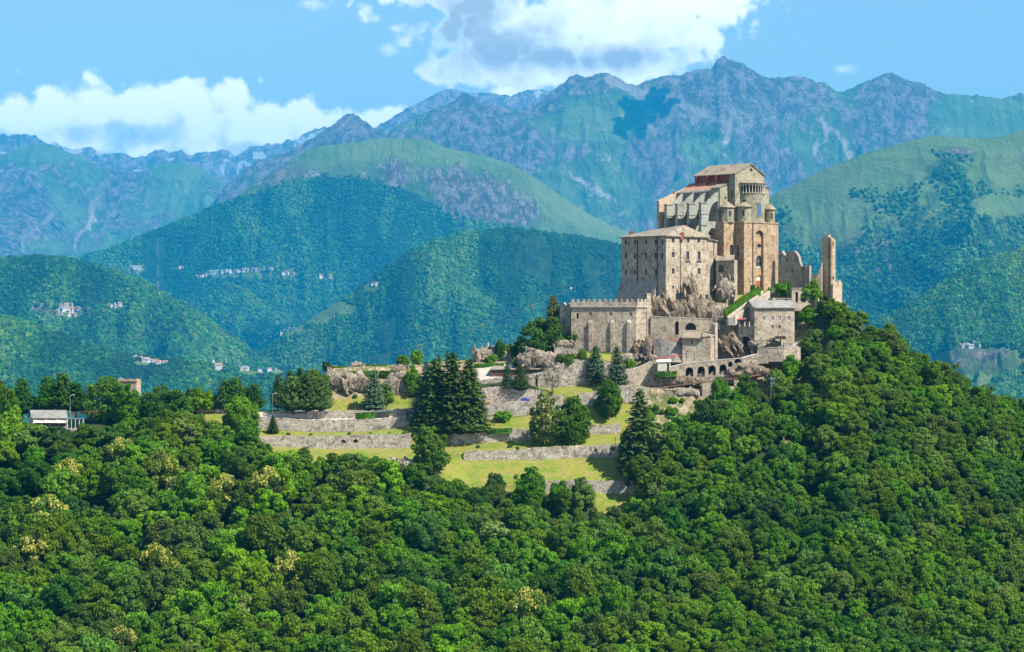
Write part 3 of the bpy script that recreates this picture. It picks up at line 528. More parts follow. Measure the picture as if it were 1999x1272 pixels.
# ------------------------------------------------------------------ the castle hill: contour lines front to back (Y, py along px)
def line(Y, **k): return Y, k
CON = [
 ('s', 300, {0: 2500}), ('s', 640, {0: 1900}),
 ('s', 795, {-400: 1290, 1000: 1300, 2400: 1330}),
 ('s', 868, {-400: 1060, 0: 1050, 500: 1065, 1000: 1105, 1300: 1075, 1500: 1060, 1570: 1090, 1640: 1045, 2000: 1110, 2400: 1160}),
 ('s', 905, {-400: 950, 0: 932, 130: 925, 300: 925, 500: 950, 640: 968, 830: 985, 915: 1010, 1060: 1030, 1235: 1025, 1300: 985, 1400: 945, 1500: 930, 1565: 975, 1620: 915, 1700: 905, 1850: 965, 2000: 1015, 2400: 1090}),
 ('a0', 922, {-400: 905, 0: 888, 130: 880, 300: 880, 420: 885, 500: 900, 640: 912, 750: 915, 830: 918, 915: 952, 1060: 962, 1240: 962, 1300: 910, 1400: 880, 1500: 868, 1560: 915, 1620: 850, 1700: 840, 1850: 908, 2000: 968, 2400: 1060}),
 ('a1', 922.7, {-400: 905, 0: 888, 130: 880, 300: 880, 420: 885, 500: 900, 640: 909, 750: 897, 830: 902, 915: 946, 1060: 940, 1240: 940, 1300: 907, 1400: 880, 1500: 868, 1560: 915, 1620: 850, 1700: 840, 1850: 908, 2000: 968, 2400: 1060}),
 ('b0', 938, {-400: 885, 0: 868, 130: 860, 300: 862, 420: 862, 480: 880, 640: 890, 800: 891, 915: 898, 1060: 896, 1205: 890, 1300: 875, 1400: 848, 1500: 835, 1560: 870, 1620: 800, 1700: 798, 1850: 868, 2000: 935, 2400: 1040}),
 ('b1', 938.7, {-400: 885, 0: 868, 130: 860, 300: 862, 420: 862, 480: 880, 640: 889, 800: 887, 915: 883, 1010: 878, 1060: 875, 1205: 868, 1300: 873, 1400: 848, 1500: 835, 1560: 870, 1620: 800, 1700: 798, 1850: 868, 2000: 935, 2400: 1040}),
 ('c0', 952, {-400: 868, 0: 850, 130: 848, 300: 848, 420: 848, 480: 868, 640: 876, 800: 874, 880: 868, 1040: 858, 1140: 848, 1205: 845, 1300: 842, 1400: 815, 1500: 800, 1560: 828, 1620: 750, 1700: 768, 1850: 832, 2000: 905, 2400: 1020}),
 ('c1', 952.7, {-400: 868, 0: 850, 130: 848, 300: 848, 420: 848, 480: 852, 640: 852, 800: 848, 880: 850, 1040: 838, 1140: 832, 1205: 829, 1300: 840, 1400: 815, 1500: 800, 1560: 828, 1620: 750, 1700: 768, 1850: 832, 2000: 905, 2400: 1020}),
 ('d0', 964, {-400: 855, 0: 840, 40: 838, 160: 838, 200: 835, 300: 835, 400: 835, 480: 836, 600: 842, 700: 842, 790: 832, 860: 826, 930: 820, 1040: 808, 1100: 800, 1160: 790, 1230: 784, 1290: 780, 1400: 780, 1500: 772, 1560: 790, 1620: 705, 1700: 748, 1850: 808, 2000: 882, 2400: 1000}),
 ('d1', 964.7, {-400: 855, 0: 840, 40: 838, 160: 838, 200: 835, 300: 835, 400: 835, 480: 820, 500: 814, 600: 820, 700: 820, 790: 815, 860: 800, 930: 793, 1040: 785, 1100: 772, 1160: 766, 1211: 753, 1260: 758, 1305: 760, 1320: 772, 1400: 778, 1500: 772, 1560: 790, 1620: 705, 1700: 748, 1850: 808, 2000: 882, 2400: 1000}),
 ('e0', 971, {-400: 850, 0: 834, 130: 830, 300: 822, 420: 810, 480: 812, 600: 817, 700: 816, 790: 810, 860: 797, 930: 790, 1040: 781, 1100: 769, 1160: 763, 1211: 750, 1300: 757, 1350: 755, 1400: 758, 1500: 738, 1560: 752, 1620: 662, 1700: 702, 1760: 748, 1850: 780, 2000: 866, 2400: 990}),
 ('e1', 971.7, {-400: 850, 0: 834, 130: 830, 300: 822, 420: 809, 480: 806, 600: 805, 700: 804, 790: 800, 860: 782, 930: 758, 1000: 753, 1060: 764, 1100: 766, 1160: 760, 1211: 748, 1300: 755, 1350: 753, 1400: 756, 1500: 736, 1560: 752, 1620: 662, 1700: 702, 1760: 748, 1850: 780, 2000: 866, 2400: 990}),
 ('f0', 980, {-400: 848, 0: 830, 130: 825, 200: 812, 300: 815, 420: 806, 480: 806, 560: 803, 640: 800, 720: 798, 800: 790, 860: 772, 930: 750, 1000: 742, 1060: 756, 1140: 752, 1200: 738, 1260: 742, 1300: 744, 1400: 730, 1480: 725, 1560: 722, 1620: 630, 1700: 674, 1760: 737, 1850: 768, 2000: 860, 2400: 988}),
 ('f1', 980.7, {-400: 848, 0: 830, 130: 825, 200: 812, 300: 815, 420: 806, 480: 806, 560: 802, 640: 796, 720: 790, 800: 782, 860: 765, 930: 742, 1000: 735, 1060: 726, 1110: 704, 1140: 703, 1200: 706, 1255: 706, 1290: 712, 1300: 714, 1331: 712, 1400: 704, 1478: 694, 1560: 700, 1620: 630, 1700: 674, 1760: 737, 1850: 768, 2000: 860, 2400: 988}),
 ('g0', 985, {-400: 848, 0: 830, 300: 812, 420: 806, 560: 800, 640: 782, 700: 772, 760: 768, 830: 755, 930: 735, 1000: 728, 1060: 716, 1100: 694, 1140: 686, 1200: 690, 1260: 692, 1330: 706, 1400: 699, 1440: 693, 1478: 690, 1560: 672, 1600: 610, 1650: 625, 1700: 660, 1760: 729, 1850: 766, 2000: 858, 2400: 987}),
 ('h0', 993, {-400: 850, 0: 832, 300: 812, 420: 808, 560: 800, 625: 790, 645: 722, 700: 718, 830: 716, 930: 714, 1000: 702, 1060: 692, 1100: 682, 1140: 679, 1240: 682, 1270: 668, 1300: 662, 1330: 656, 1400: 655, 1440: 660, 1478: 664, 1551: 662, 1580: 642, 1600: 606, 1650: 605, 1700: 652, 1760: 724, 1850: 763, 2000: 856, 2400: 986}),
 ('i0', 1002, {-400: 860, 0: 842, 300: 820, 420: 815, 560: 806, 625: 790, 645: 716, 830: 712, 930: 702, 1000: 690, 1060: 660, 1100: 645, 1140: 640, 1240: 615, 1270: 612, 1300: 602, 1350: 597, 1400: 595, 1440: 605, 1480: 600, 1551: 595, 1580: 580, 1600: 574, 1645: 592, 1700: 648, 1760: 722, 1850: 762, 2000: 855, 2400: 986}),
 ('j0', 1014, {-400: 880, 0: 865, 300: 840, 420: 835, 560: 825, 625: 800, 645: 718, 830: 712, 930: 698, 1000: 690, 1060: 640, 1100: 620, 1210: 588, 1300: 582, 1400: 574, 1440: 572, 1520: 564, 1580: 562, 1600: 566, 1645: 588, 1700: 647, 1760: 722, 1850: 762, 2000: 855, 2400: 986}),
 ('k0', 1034, {-400: 960, 0: 940, 300: 920, 560: 900, 640: 760, 830: 740, 930: 730, 1000: 720, 1060: 680, 1100: 660, 1210: 620, 1300: 600, 1440: 575, 1520: 568, 1600: 575, 1645: 600, 1700: 665, 1760: 735, 1850: 780, 2000: 875, 2400: 1010}),
 ('s', 1080, {-400: 1150, 640: 1050, 1000: 950, 1440: 850, 1600: 850, 1700: 900, 2000: 1100, 2400: 1250}),
 ('s', 1300, {0: 1850}), ('s', 1600, {0: 2800}),
]
CD = {}
for nm, Y, st in CON:
    xs = sorted(st); CD[nm + (str(Y) if nm == 's' else '')] = (Y, np.array(xs, float), np.array([st[k] for k in xs], float))
def cline(nm, px):
    Y, xs, ys = CD[nm]; return Y, float(np.interp(px, xs, ys))
def build_hill():
    px = np.arange(-400, 2401, 6.0); names = list(CD)
    rows = []; band = []
    for i in range(len(names) - 1):
        (Y0, x0, y0), (Y1, x1, y1) = CD[names[i]], CD[names[i + 1]]
        n = 2 if Y1 - Y0 < 1 else max(4, min(26, int((Y1 - Y0) / 1.2)))
        for k in range(n):
            t = k / n; Y = Y0 + (Y1 - Y0) * t
            za = (CY - np.interp(px, x0, y0)) * Y0 / F; zb = (CY - np.interp(px, x1, y1)) * Y1 / F
            rows.append((Y, za + (zb - za) * t, i, t))
    Y0, x0, y0 = CD[names[-1]]; rows.append((Y0, (CY - np.interp(px, x0, y0)) * Y0 / F, len(names) - 1, 0))
    R = len(rows); C = len(px)
    YY = np.array([r[0] for r in rows])[:, None] * np.ones((1, C)); ZZ = np.stack([r[1] for r in rows]); XX = (px[None] - CX) * YY / F
    rough = np.array([0.15 if names[r[2]] in ('a0', 'b0', 'c0', 'd0', 'a1', 'b1', 'c1', 'd1', 'e0', 'e1') else 0.9 for r in rows])[:, None]
    ZZ = ZZ + rough * (fbm(XX / 9, YY / 6, 4, 4) - 0.5) * 2.2
    PX = np.broadcast_to(px[None], YY.shape)
    PY = CY - F * ZZ / YY
    lawn = np.zeros_like(YY); rock = np.zeros_like(YY); path = np.zeros_like(YY)
    inb = lambda a, b: sstep(a - 8, a + 8, PX) * sstep(b + 8, b - 8, PX)
    nb = np.array([names[r[2]] for r in rows])[:, None]
    def band_is(*b): return np.isin(nb, b) * 1.0
    lawn = np.maximum(lawn, band_is('a1', 'b1', 'c1', 'a0', 'b0', 'c0') * inb(485, 1262))
    lawn = np.maximum(lawn, band_is('s905') * inb(1160, 1245)); lawn = np.maximum(lawn, band_is('d1', 'e0', 'e1', 'f0', 'f1') * inb(1050, 1235)); lawn = np.maximum(lawn, band_is('e1', 'f0', 'f1', 'g0') * inb(640, 800))
    lawn = np.maximum(lawn, band_is('d1', 'e0', 'e1', 'c1') * inb(360, 475)); lawn = np.maximum(lawn, band_is('f1', 'g0', 'h0') * inb(100, 215)); lawn = np.maximum(lawn, band_is('h0', 'i0', 'j0') * inb(640, 1000)); lawn = np.maximum(lawn, band_is('j0', 'k0') * inb(1380, 1600)); lawn = np.maximum(lawn, band_is('i0') * inb(1400, 1600))
    rock = np.maximum(rock, band_is('e1', 'f0', 'f1', 'g0', 'h0', 'i0', 'e0', 'd1', 'd0', 'c1') * inb(1240, 1580)); rock = np.maximum(rock, band_is('g0', 'h0') * inb(640, 1110)); rock = np.maximum(rock, band_is('h0', 'i0', 'j0') * inb(990, 1400)); rock = rock * (1 - band_is('i0') * inb(1400, 1600)); rock = np.maximum(rock, band_is('d0', 'c0', 'c1', 'd1') * inb(1290, 1390))
    path = np.maximum(path, band_is('d1', 'e0') * inb(485, 1060)); path = np.maximum(path, band_is('g0', 'f1') * inb(1340, 1560)); path = np.maximum(path, band_is('e1', 'f0') * inb(480, 640)); path = np.maximum(path, band_is('g0', 'f1') * inb(930, 1070))
    for p in ([(1515, 815), (1540, 850), (1560, 905), (1572, 940)],): rock = np.maximum(rock, seg(PX, PY, p, 12))
    rock = np.maximum(rock * (1 - path), 0)
    idx = np.arange(R * C).reshape(R, C)
    f = np.stack([idx[:-1, :-1], idx[:-1, 1:], idx[1:, 1:], idx[1:, :-1]], -1).reshape(-1, 4)
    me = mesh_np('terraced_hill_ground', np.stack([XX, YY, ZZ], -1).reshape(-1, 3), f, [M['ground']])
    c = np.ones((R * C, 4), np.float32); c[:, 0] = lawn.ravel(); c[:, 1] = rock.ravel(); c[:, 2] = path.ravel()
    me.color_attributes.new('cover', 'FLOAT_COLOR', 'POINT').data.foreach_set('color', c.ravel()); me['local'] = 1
    return tag(link('terraced_hill_ground', me), kind='structure')
HILL = build_hill(); HB = bvh_of(HILL)
def ground_at(px, py):                       # where a line of sight meets the hill
    d = Vector(((px - CX) / F, 1, (CY - py) / F)).normalized()
    h = HB.ray_cast(Vector((0, 0, 0)) + d * 300, d)
    return h[0]
def drop(x, y):
    h = HB.ray_cast(Vector((x, y, 400)), Vector((0, 0, -1))); return h[0].z if h[0] else -100
# ------------------------------------------------------------------ walls with real openings
def ray_uz(A, B, px, py):
    """where the line of sight (px,py) meets the vertical plane through A,B: distance u along AB and height z"""
    dx, dz = (px - CX) / F, (CY - py) / F
    ex, ey = B[0] - A[0], B[1] - A[1]; L = math.hypot(ex, ey); ex /= L; ey /= L
    den = ex - dx * ey; u = (dx * A[1] - A[0]) / den
    t = A[1] + u * ey
    return u, t * dz
def hole(A, B, shape, a, b, c, d, n=8):
    (u0, z1), (u1, z0) = ray_uz(A, B, a, b), ray_uz(A, B, c, d)
    if u0 > u1: u0, u1 = u1, u0
    if shape == 'rect': return [(u0, z0), (u1, z0), (u1, z1), (u0, z1)]
    cu, r = (u0 + u1) / 2, (u1 - u0) / 2
    if shape == 'arch':
        zc = z1 - r
        if zc < z0: zc = z0 + 0.05; rz = z1 - zc
        else: rz = r
        return [(u0, z0), (u1, z0)] + [(cu + r * math.cos(t), zc + rz * math.sin(t)) for t in [math.pi * k / n for k in range(n + 1)]]
    cz, rz = (z0 + z1) / 2, (z1 - z0) / 2
    return [(cu + r * math.cos(t), cz + rz * math.sin(t)) for t in [2 * math.pi * k / (2 * n) for k in range(2 * n)]]
def to3(A, B, u, z, inn=0.0):
    ex, ey = B[0] - A[0], B[1] - A[1]; L = math.hypot(ex, ey); ex /= L; ey /= L
    return (A[0] + ex * u - ey * inn, A[1] + ey * u + ex * inn, z)
def wall(mb, A, B, z0, z1, holes=(), depth=0.5, top=None, mi=0, back=False):
    """face from A to B, outside to the right of A->B; openings get reveals"""
    L = math.hypot(B[0] - A[0], B[1] - A[1])
    outer = [(0, z0), (L, z0)] + (list(top) if top else [(L, z1), (0, z1)])
    loops = [outer] + [list(h) for h in holes]
    flat = [p for l in loops for p in l]
    tris = tessellate_polygon([[Vector((p[0], p[1], 0)) for p in l] for l in loops])
    mb.add([to3(A, B, *p) for p in flat], [tuple(t) for t in tris], mi)
    for h in holes:
        n = len(h); mb.add([to3(A, B, *p) for p in h] + [to3(A, B, *p, depth) for p in h], [(i, (i + 1) % n, n + (i + 1) % n, n + i) for i in range(n)], mi)
    if back:
        mb.add([to3(A, B, *p, depth) for p in flat], [tuple(t) for t in tris], mi)
        n = len(outer); mb.add([to3(A, B, *p) for p in outer] + [to3(A, B, *p, depth) for p in outer], [(i, (i + 1) % n, n + (i + 1) % n, n + i) for i in range(n)], mi)
def shrink(h, k):
    cu = sum(p[0] for p in h) / len(h); cz = sum(p[1] for p in h) / len(h)
    return [(cu + (p[0] - cu) * k, cz + (p[1] - cz) * k) for p in h]
def window(parent, A, B, h, inn=0.3, frame='wood', glass='glass', bars=True, name='window', label=None):
    mb = MB(); n = len(h); s = shrink(h, 0.86)
    mb.add([to3(A, B, *p, inn) for p in h] + [to3(A, B, *p, inn) for p in s], [(i, (i + 1) % n, n + (i + 1) % n, n + i) for i in range(n)])
    us = [p[0] for p in s]; zs = [p[1] for p in s]; cu = (min(us) + max(us)) / 2; cz = (min(zs) + max(zs)) / 2
    if bars:
        for (a, b, c, d) in ((cu - .04, cu + .04, min(zs), max(zs)), (min(us), max(us), cz - .04, cz + .04)):
            mb.add([to3(A, B, a, c, inn - .02), to3(A, B, b, c, inn - .02), to3(A, B, b, d, inn - .02), to3(A, B, a, d, inn - .02)], [(0, 1, 2, 3)])
    w = mb.build(name, M[frame], parent)
    if label: w['label'] = label
    p = MB(); g = shrink(h, 1.02); m = len(g)
    p.add([to3(A, B, *q, inn + .03) for q in g] + [to3(A, B, *q, inn + .10) for q in g], [tuple(range(m)), tuple(range(2 * m - 1, m - 1, -1))] + [(i, m + i, m + (i + 1) % m, (i + 1) % m) for i in range(m)])
    p.build('pane', M[glass], w)
    return w
def surround(mb, A, B, h, w=0.16, out=0.05, mi=0):
    """raised trim round an opening"""
    n = len(h); cu = sum(p[0] for p in h) / n; cz = sum(p[1] for p in h) / n
    big = [(p[0] + w * (1 if p[0] > cu else -1), p[1] + w * (1 if p[1] > cz else -1)) for p in h]
    mb.add([to3(A, B, *p, -out) for p in h] + [to3(A, B, *p, -out) for p in big] + [to3(A, B, *p, 0) for p in big], [(i, (i + 1) % n, n + (i + 1) % n, n + i) for i in range(n)] + [(n + i, n + (i + 1) % n, 2 * n + (i + 1) % n, 2 * n + i) for i in range(n)], mi)
def pt(px, Y): return ((px - CX) * Y / F, Y)
def zat(py, Y): return (CY - py) * Y / F
class Frame:
    def __init__(s, px, Y, es=(0.741, 0.671)): s.o = pt(px, Y); s.es = es; s.ef = (es[1], -es[0])
    def p(s, a, f): return (s.o[0] + a * s.es[0] + f * s.ef[0], s.o[1] + a * s.es[1] + f * s.ef[1])
    def s_for(s, px, f):
        k = (px - CX) / F; return (k * (s.o[1] + f * s.ef[1]) - s.o[0] - f * s.ef[0]) / (s.es[0] - k * s.es[1])
    def f_for(s, px, a):
        k = (px - CX) / F; return (k * (s.o[1] + a * s.es[1]) - s.o[0] - a * s.es[0]) / (s.ef[0] - k * s.ef[1])
    def at(s, px, py, f):
        a = s.s_for(px, f); q = s.p(a, f); return a, zat(py, q[1])
def facade(parent, mb, A, B, z0, z1, wins, depth=0.45, top=None, mi=0, trim=None, inn=0.3, extra=()):
    """wins: (shape, px0, py0, px1, py1, options)"""
    hs = []
    for w in wins:
        h = hole(A, B, *w[:5]); hs.append(h); o = w[5] if len(w) > 5 else {}
        wo = window(parent, A, B, h, inn=o.get('inn', inn), frame=o.get('frame', 'wood'), glass=o.get('glass', 'glass'), bars=o.get('bars', True), name=o.get('name', 'window'), label=o.get('label'))
        if trim is not None and o.get('trim', True): t_ = MB(); surround(t_, A, B, h); t_.build('surround', M['trim'], wo)
    wall(mb, A, B, z0, z1, hs + list(extra), depth, top, mi)
def roof_poly(mb, pts, th=0.35, mi=0): mb.slab(pts, th, mi)
def chimney(mb, x, y, z0, z1, w=0.5, mi=0):
    mb.box(x - w, x + w, y - w * .8, y + w * .8, z0, z1, mi); mb.box(x - w - .12, x + w + .12, y - w * .8 - .12, y + w * .8 + .12, z1 - .45, z1 - .2, mi)
    mb.box(x - w * .8, x + w * .8, y - w * .6, y + w * .6, z1 + .001, z1 + .3, mi)

# ------------------------------------------------------------------ monastery block
K = Frame(1300, 992)
def build_monastery():
    root = empty('monastery', (*pt(1300, 992), 5.0), 'pale four-storey stone monastery block with low slab roof and red chimneys, below the church flank', 'monastery')
    fl = K.f_for(1213, 0); sr = K.s_for(1382, 0)
    k, l, r = K.p(0, 0), K.p(0, fl), K.p(sr, 0)
    r2 = pt(1400, r[1] + 5.0); r3 = K.p(sr + 4, -9); bk = K.p(sr, fl)
    ze = 34.9; z0 = 3.0
    mb, tr = MB(), MB()
    W1 = [(1311, 1317), (1340.5, 1346), (1361, 1366.5)]
    wr = [('rect', a, 465, b, 473.5) for a, b in W1] + [('rect', 1311, 491, 1317, 502), ('rect', 1339.5, 490, 1345.5, 507), ('rect', 1361.5, 490, 1367.5, 507), ('rect', 1311, 523, 1317, 534.5), ('rect', 1361.5, 523, 1367.5, 534.5), ('rect', 1312, 556.5, 1316, 563.5), ('rect', 1332.6, 549, 1334, 555, {'bars': False, 'trim': False})]
    for i, w in enumerate(wr):
        if len(w) == 5: wr[i] = w + ({},)
    facade(root, mb, k, r, z0, ze, wr, trim=tr)
    cols = [1219.5, 1238, 1259, 1278, 1290.5]
    wl = [('rect', c, 467 + (466 - 466), c + 4.6, 477) for c in cols] + [('rect', c, 493, c + 4.6, 505) for c in cols] + [('rect', c, 525, c + 4.6, 536.5) for c in cols[:4]]
    facade(root, mb, l, k, z0, ze, wl, trim=tr)
    wall(mb, r, r2, z0, ze - 1.2); wall(mb, r2, r3, z0, ze - 1.2); wall(mb, r3, bk, z0, ze - .5); wall(mb, bk, l, z0, ze)
    mb.build('wall', M['stone'], root);
    for (a, b, c, d) in ((1339.5, 504, 1345.5, 508), (1361.5, 504, 1367.5, 508)):      # two little balconies
        m = MB(); (u0, za), (u1, zb) = ray_uz(k, r, a - 1, c), ray_uz(k, r, b if False else c + 1, d)
        h = hole(k, r, 'rect', a - 1.2, 503, c + 1.2, 508.5); us = [p[0] for p in h]; zs = [p[1] for p in h]
        for i in range(9):
            u = min(us) + (max(us) - min(us)) * i / 8; m.tube([to3(k, r, u, min(zs), -.55), to3(k, r, u, max(zs), -.55)], .03, 4)
        P = [to3(k, r, min(us), min(zs), 0), to3(k, r, max(us), min(zs), 0), to3(k, r, max(us), min(zs), -.6), to3(k, r, min(us), min(zs), -.6)]
        m.slab(P, .15); m.tube([to3(k, r, min(us), max(zs), -.55), to3(k, r, max(us), max(zs), -.55)], .04, 4)
        m.build('balcony', M['rust'], root)
    # roof
    o = 0.8; rf = MB()
    e1, e2, e3 = K.p(-o, o), K.p(sr + .6, o), K.p(-o, fl - o)
    e4 = K.p(sr + o, fl - o)
    P1, P2 = (*K.p(14.2, -4.0), 39.6), (*K.p(10, fl + 7), 38.0)
    zr = ze + .15
    rf.slab([(*e1, zr), (*e2, zr), P1], .3); rf.slab([(*e3, zr), (*e1, zr), P1, P2], .3); rf.slab([(*e4, zr), (*e3, zr), P2], .3); rf.slab([(*e2, zr), (*e4, zr), P2, P1], .3)
    rf.build('roof', M['slate'], root)
    r5 = MB(); q = [pt(1383, r[1] - .9), pt(1403, r2[1] - .6), (r3[0] + .6, r3[1]), K.p(sr - 1, -9)]
    r5.slab([(*q[0], ze - .6), (*q[1], ze - 1.1), (*q[2], ze + .3), (*q[3], ze + 1.6)], .3); r5.build('side_roof', M['slate'], root)
    for px, py, f in ((1232, 452, -24), (1262, 451, -20), (1271, 449, -22), (1286, 448, -15), (1302, 447, -13), (1332, 454, .6), (1342, 440, -9)):
        a = K.s_for(px, f); x, y = K.p(a, f); zt = zat(py, y); m = MB(); chimney(m, x, y, zt - 2.6, zt, .75 if px != 1271 else .6)
        m.build('chimney', M['brick'], root)
    # rain pipes
    for (a, b, py) in ((l, k, None),):
        for px, p0, p1 in ((1245, 468, 560), (1283.5, 466, 566)):
            u, zt = ray_uz(a, b, px, p0); _, zb = ray_uz(a, b, px, p1); m = MB(); m.tube([to3(a, b, u, zt, -.18), to3(a, b, u, zb, -.18)], .17, 6); m.build('rain_pipe', M['dark'], root)
    for px, p0, p1 in ((1328, 462, 578),):
        u, zt = ray_uz(k, r, px, p0); _, zb = ray_uz(k, r, px, p1); m = MB(); m.tube([to3(k, r, u, zt, -.15), to3(k, r, u, zb, -.15)], .12, 6); m.build('rain_pipe', M['rust'], root)
    u, zt = ray_uz(r, r2, 1393, 463); m = MB(); m.tube([to3(r, r2, u, zt, -.15), to3(r, r2, u, zt - 27, -.15)], .12, 6); m.build('rain_pipe', M['rust'], root)
    # battered foot of the shaded side
    t = MB(); f0, f1 = K.f_for(1213, 0), K.f_for(1284, 0)
    n = 14
    top = [(*K.p(-.05, f0 + (f1 - f0) * i / n), 17.0 + 2.6 * (vnoise(np.array(i * .7), np.array(2.0), 5) + .5 * math.sin(i * .45))) for i in range(n + 1)]
    bot = [(*K.p(-3.8, f0 - 1.5 + (f1 - f0 + 1.5) * i / n), 6.0) for i in range(n + 1)]
    bk_ = [(*K.p(.3, f0 + (f1 - f0) * i / n), 6.0) for i in range(n + 1)]
    v = top + bot + bk_; N = n + 1
    t.add(v, [(i, i + 1, N + i + 1, N + i) for i in range(n)] + [(2 * N + i, 2 * N + i + 1, i + 1, i) for i in range(n)] + [(0, N, 2 * N), (n, 2 * N + n, N + n)])
    t.build('battered_foot', M['stone_grey'], root)
build_monastery()

# ------------------------------------------------------------------ church
C = Frame(1435, 1016)
def build_church():
    root = empty('abbey_church', (*C.p(6, -2), 8.0), 'tall abbey church crowning the hill, brown base, greenish apse with arcade gallery, gabled roof', 'church')
    zb = 41.1
    # --- brown base
    mb = MB(); fB = 4.8
    L0 = C.p(-6.5, -2.2); L1 = C.p(-6.5, 0); L2 = C.p(0, 0); L3 = C.p(0, fB)
    s1 = C.s_for(1470, fB); s2 = C.s_for(1512, fB)
    L4 = C.p(s1, fB + .3); L5 = C.p(s2, fB + .3); L6 = pt(1519.5, L5[1] + 6)
    z0 = 6.0
    facade(root, mb, C.p(-6.5, -9), L1, z0, zb, [])
    facade(root, mb, L1, L2, z0, zb, [('arch', 1424.5, 477, 1432, 501.5, {'inn': .45})])
    facade(root, mb, L2, L3, z0, zb, [('arch', 1438, 478, 1442, 502, {'inn': .45})])
    facade(root, mb, L3, L4, z0, zb, [])
    niche = hole(L4, L5, 'arch', 1474.5, 449, 1490.5, 567.5, 12)
    niche = [(u, max(z, z0 + 6.9)) for u, z in niche]
    wall(mb, L4, L5, z0, zb, [niche], 1.1)
    wall(mb, L5, L6, z0, zb); wall(mb, L6, C.p(20, -12), z0, zb)
    # back of the niche with its three openings
    ins = lambda p: to3(L4, L5, ray_uz(L4, L5, p, 500)[0], 0, 1.08)[:2]
    A, B = ins(1471), ins(1494)
    hs = [hole(A, B, 'circle', 1478.2, 475.5, 1486.5, 484.5), hole(A, B, 'arch', 1476, 498, 1488, 522), hole(A, B, 'arch', 1475, 537, 1490, 567)]
    wall(mb, A, B, z0 + 6.7, zb - 2, hs, .6)
    window(root, A, B, hs[0], .5, 'trim', 'glass', False, 'round_window'); window(root, A, B, hs[1], .5, 'trim', 'glass')
    th = hs[2]; zs = [p[1] for p in th]; us = [p[0] for p in th]; zl = min(zs) + 4.0
    m = MB(); m.add([to3(A, B, min(us), min(zs), .4), to3(A, B, max(us), min(zs), .4), to3(A, B, max(us), zl, .4), to3(A, B, min(us), zl, .4)], [(0, 1, 2, 3)]); d = m.build('door', M['door'], root, )
    m = MB(); cu = (min(us) + max(us)) / 2; m.add([to3(A, B, cu - .6, min(zs), .36), to3(A, B, cu + .2, min(zs), .36), to3(A, B, cu + .2, min(zs) + 2.2, .36), to3(A, B, cu - .6, min(zs) + 2.2, .36)], [(0, 1, 2, 3)]); m.build('open_leaf', M['dark'], d)
    m = MB(); up = [p for p in th if p[1] > zl - .2]; up = [(max(us), zl)] + [p for p in up if p[1] > zl] + [(min(us), zl)]
    m.add([to3(A, B, *p, .42) for p in up], [tuple(range(len(up)))]); m.build('tympanum', M['trim'], root)
    # string course on top of the base and flat cover
    for a, b in ((C.p(-6.5, -9), L1), (L1, L2), (L2, L3), (L3, L4), (L4, L5), (L5, L6)):
        a3, b3 = to3(a, b, -.2, 0, -.25)[:2], to3(a, b, math.hypot(b[0] - a[0], b[1] - a[1]) + .2, 0, -.25)[:2]
        q = [(*a3, zb + .25), (*b3, zb + .25), (*b, zb + .25), (*a, zb + .25)]; mb.slab(q, .5)
    mb.add([(*p, zb + .05) for p in (C.p(-6.5, -9), L1, L2, L3, L4, L5, L6, C.p(20, -12))], [tuple(range(8))])
    mb.build('base_wall', M['stone_warm'], root)
    tr = MB()
    for a, b in ((1448.5, None),):
        pass
    for px in (1470,):
        u, zt = ray_uz(L3, L4, px - .6, 434); tr.tube([to3(L3, L4, u, z0, -.1), to3(L3, L4, u, zt, -.1)], .22, 6)
    tr.build('corner_shaft', M['dark'], root)
    # --- upper greenish walls
    mb = MB(); zeL, zeR, zA = 60.7, 60.6, 64.7
    g0, g1 = C.p(0, 0), C.p(17, 0); Lg = 17.0; sa = C.s_for(1465, 0)
    cross = hole(g0, g1, 'circle', 1463.2, 328, 1469.6, 335.5, 4)
    cu = sum(p[0] for p in cross) / len(cross); cz = sum(p[1] for p in cross) / len(cross); a, b = .85, .28
    crs = [(cu - b, cz - a), (cu + b, cz - a), (cu + b, cz - b), (cu + a, cz - b), (cu + a, cz + b), (cu + b, cz + b), (cu + b, cz + a), (cu - b, cz + a), (cu - b, cz + b), (cu - a, cz + b), (cu - a, cz - b), (cu - b, cz - b)]
    wall(mb, g0, g1, zb, 0, [crs], .5, top=[(Lg, zeR), (sa, zA), (0, zeL)])
    m = MB(); m.add([to3(g0, g1, *p, .45) for p in ((cu - 1, cz - 1), (cu + 1, cz - 1), (cu + 1, cz + 1), (cu - 1, cz + 1))], [(0, 1, 2, 3)]); m.build('cross_opening', M['dark'], root)
    facade(root, mb, C.p(0, -3.4), g0, zb, zeL, [('rect', 1428, 371, 1431, 382, {'bars': False})])
    wall(mb, g1, C.p(17, -24), zb, zeR)
    lw0, lw1 = C.p(-5.2, -3.4), C.p(0, -3.4)
    facade(root, mb, lw0, lw1, zb, 0, [('rect', 1415, 384, 1418.5, 388, {'bars': False})], top=[(5.2, 56.9), (0, 54.9)])
    wall(mb, C.p(-5.2, -8), lw0, zb, 54.9)
    w0, w1 = C.p(17, -1.2), C.p(21.3, -1.2)
    facade(root, mb, w0, w1, zb, 0, [], top=[(4.3, 54.9), (0, 56.6)]); wall(mb, w1, C.p(21.3, -9), zb, 54.9)
    mb.build('upper_wall', M['stone_green'], root)
    # lean-to caps
    m = MB(); m.slab([(*C.p(-5.5, -3.1), 54.95), (*C.p(.0, -3.1), 57.1), (*C.p(.0, -8.5), 57.1), (*C.p(-5.5, -8.5), 54.95)], .25); m.build('aisle_roof', M['slate'], root); m = MB()
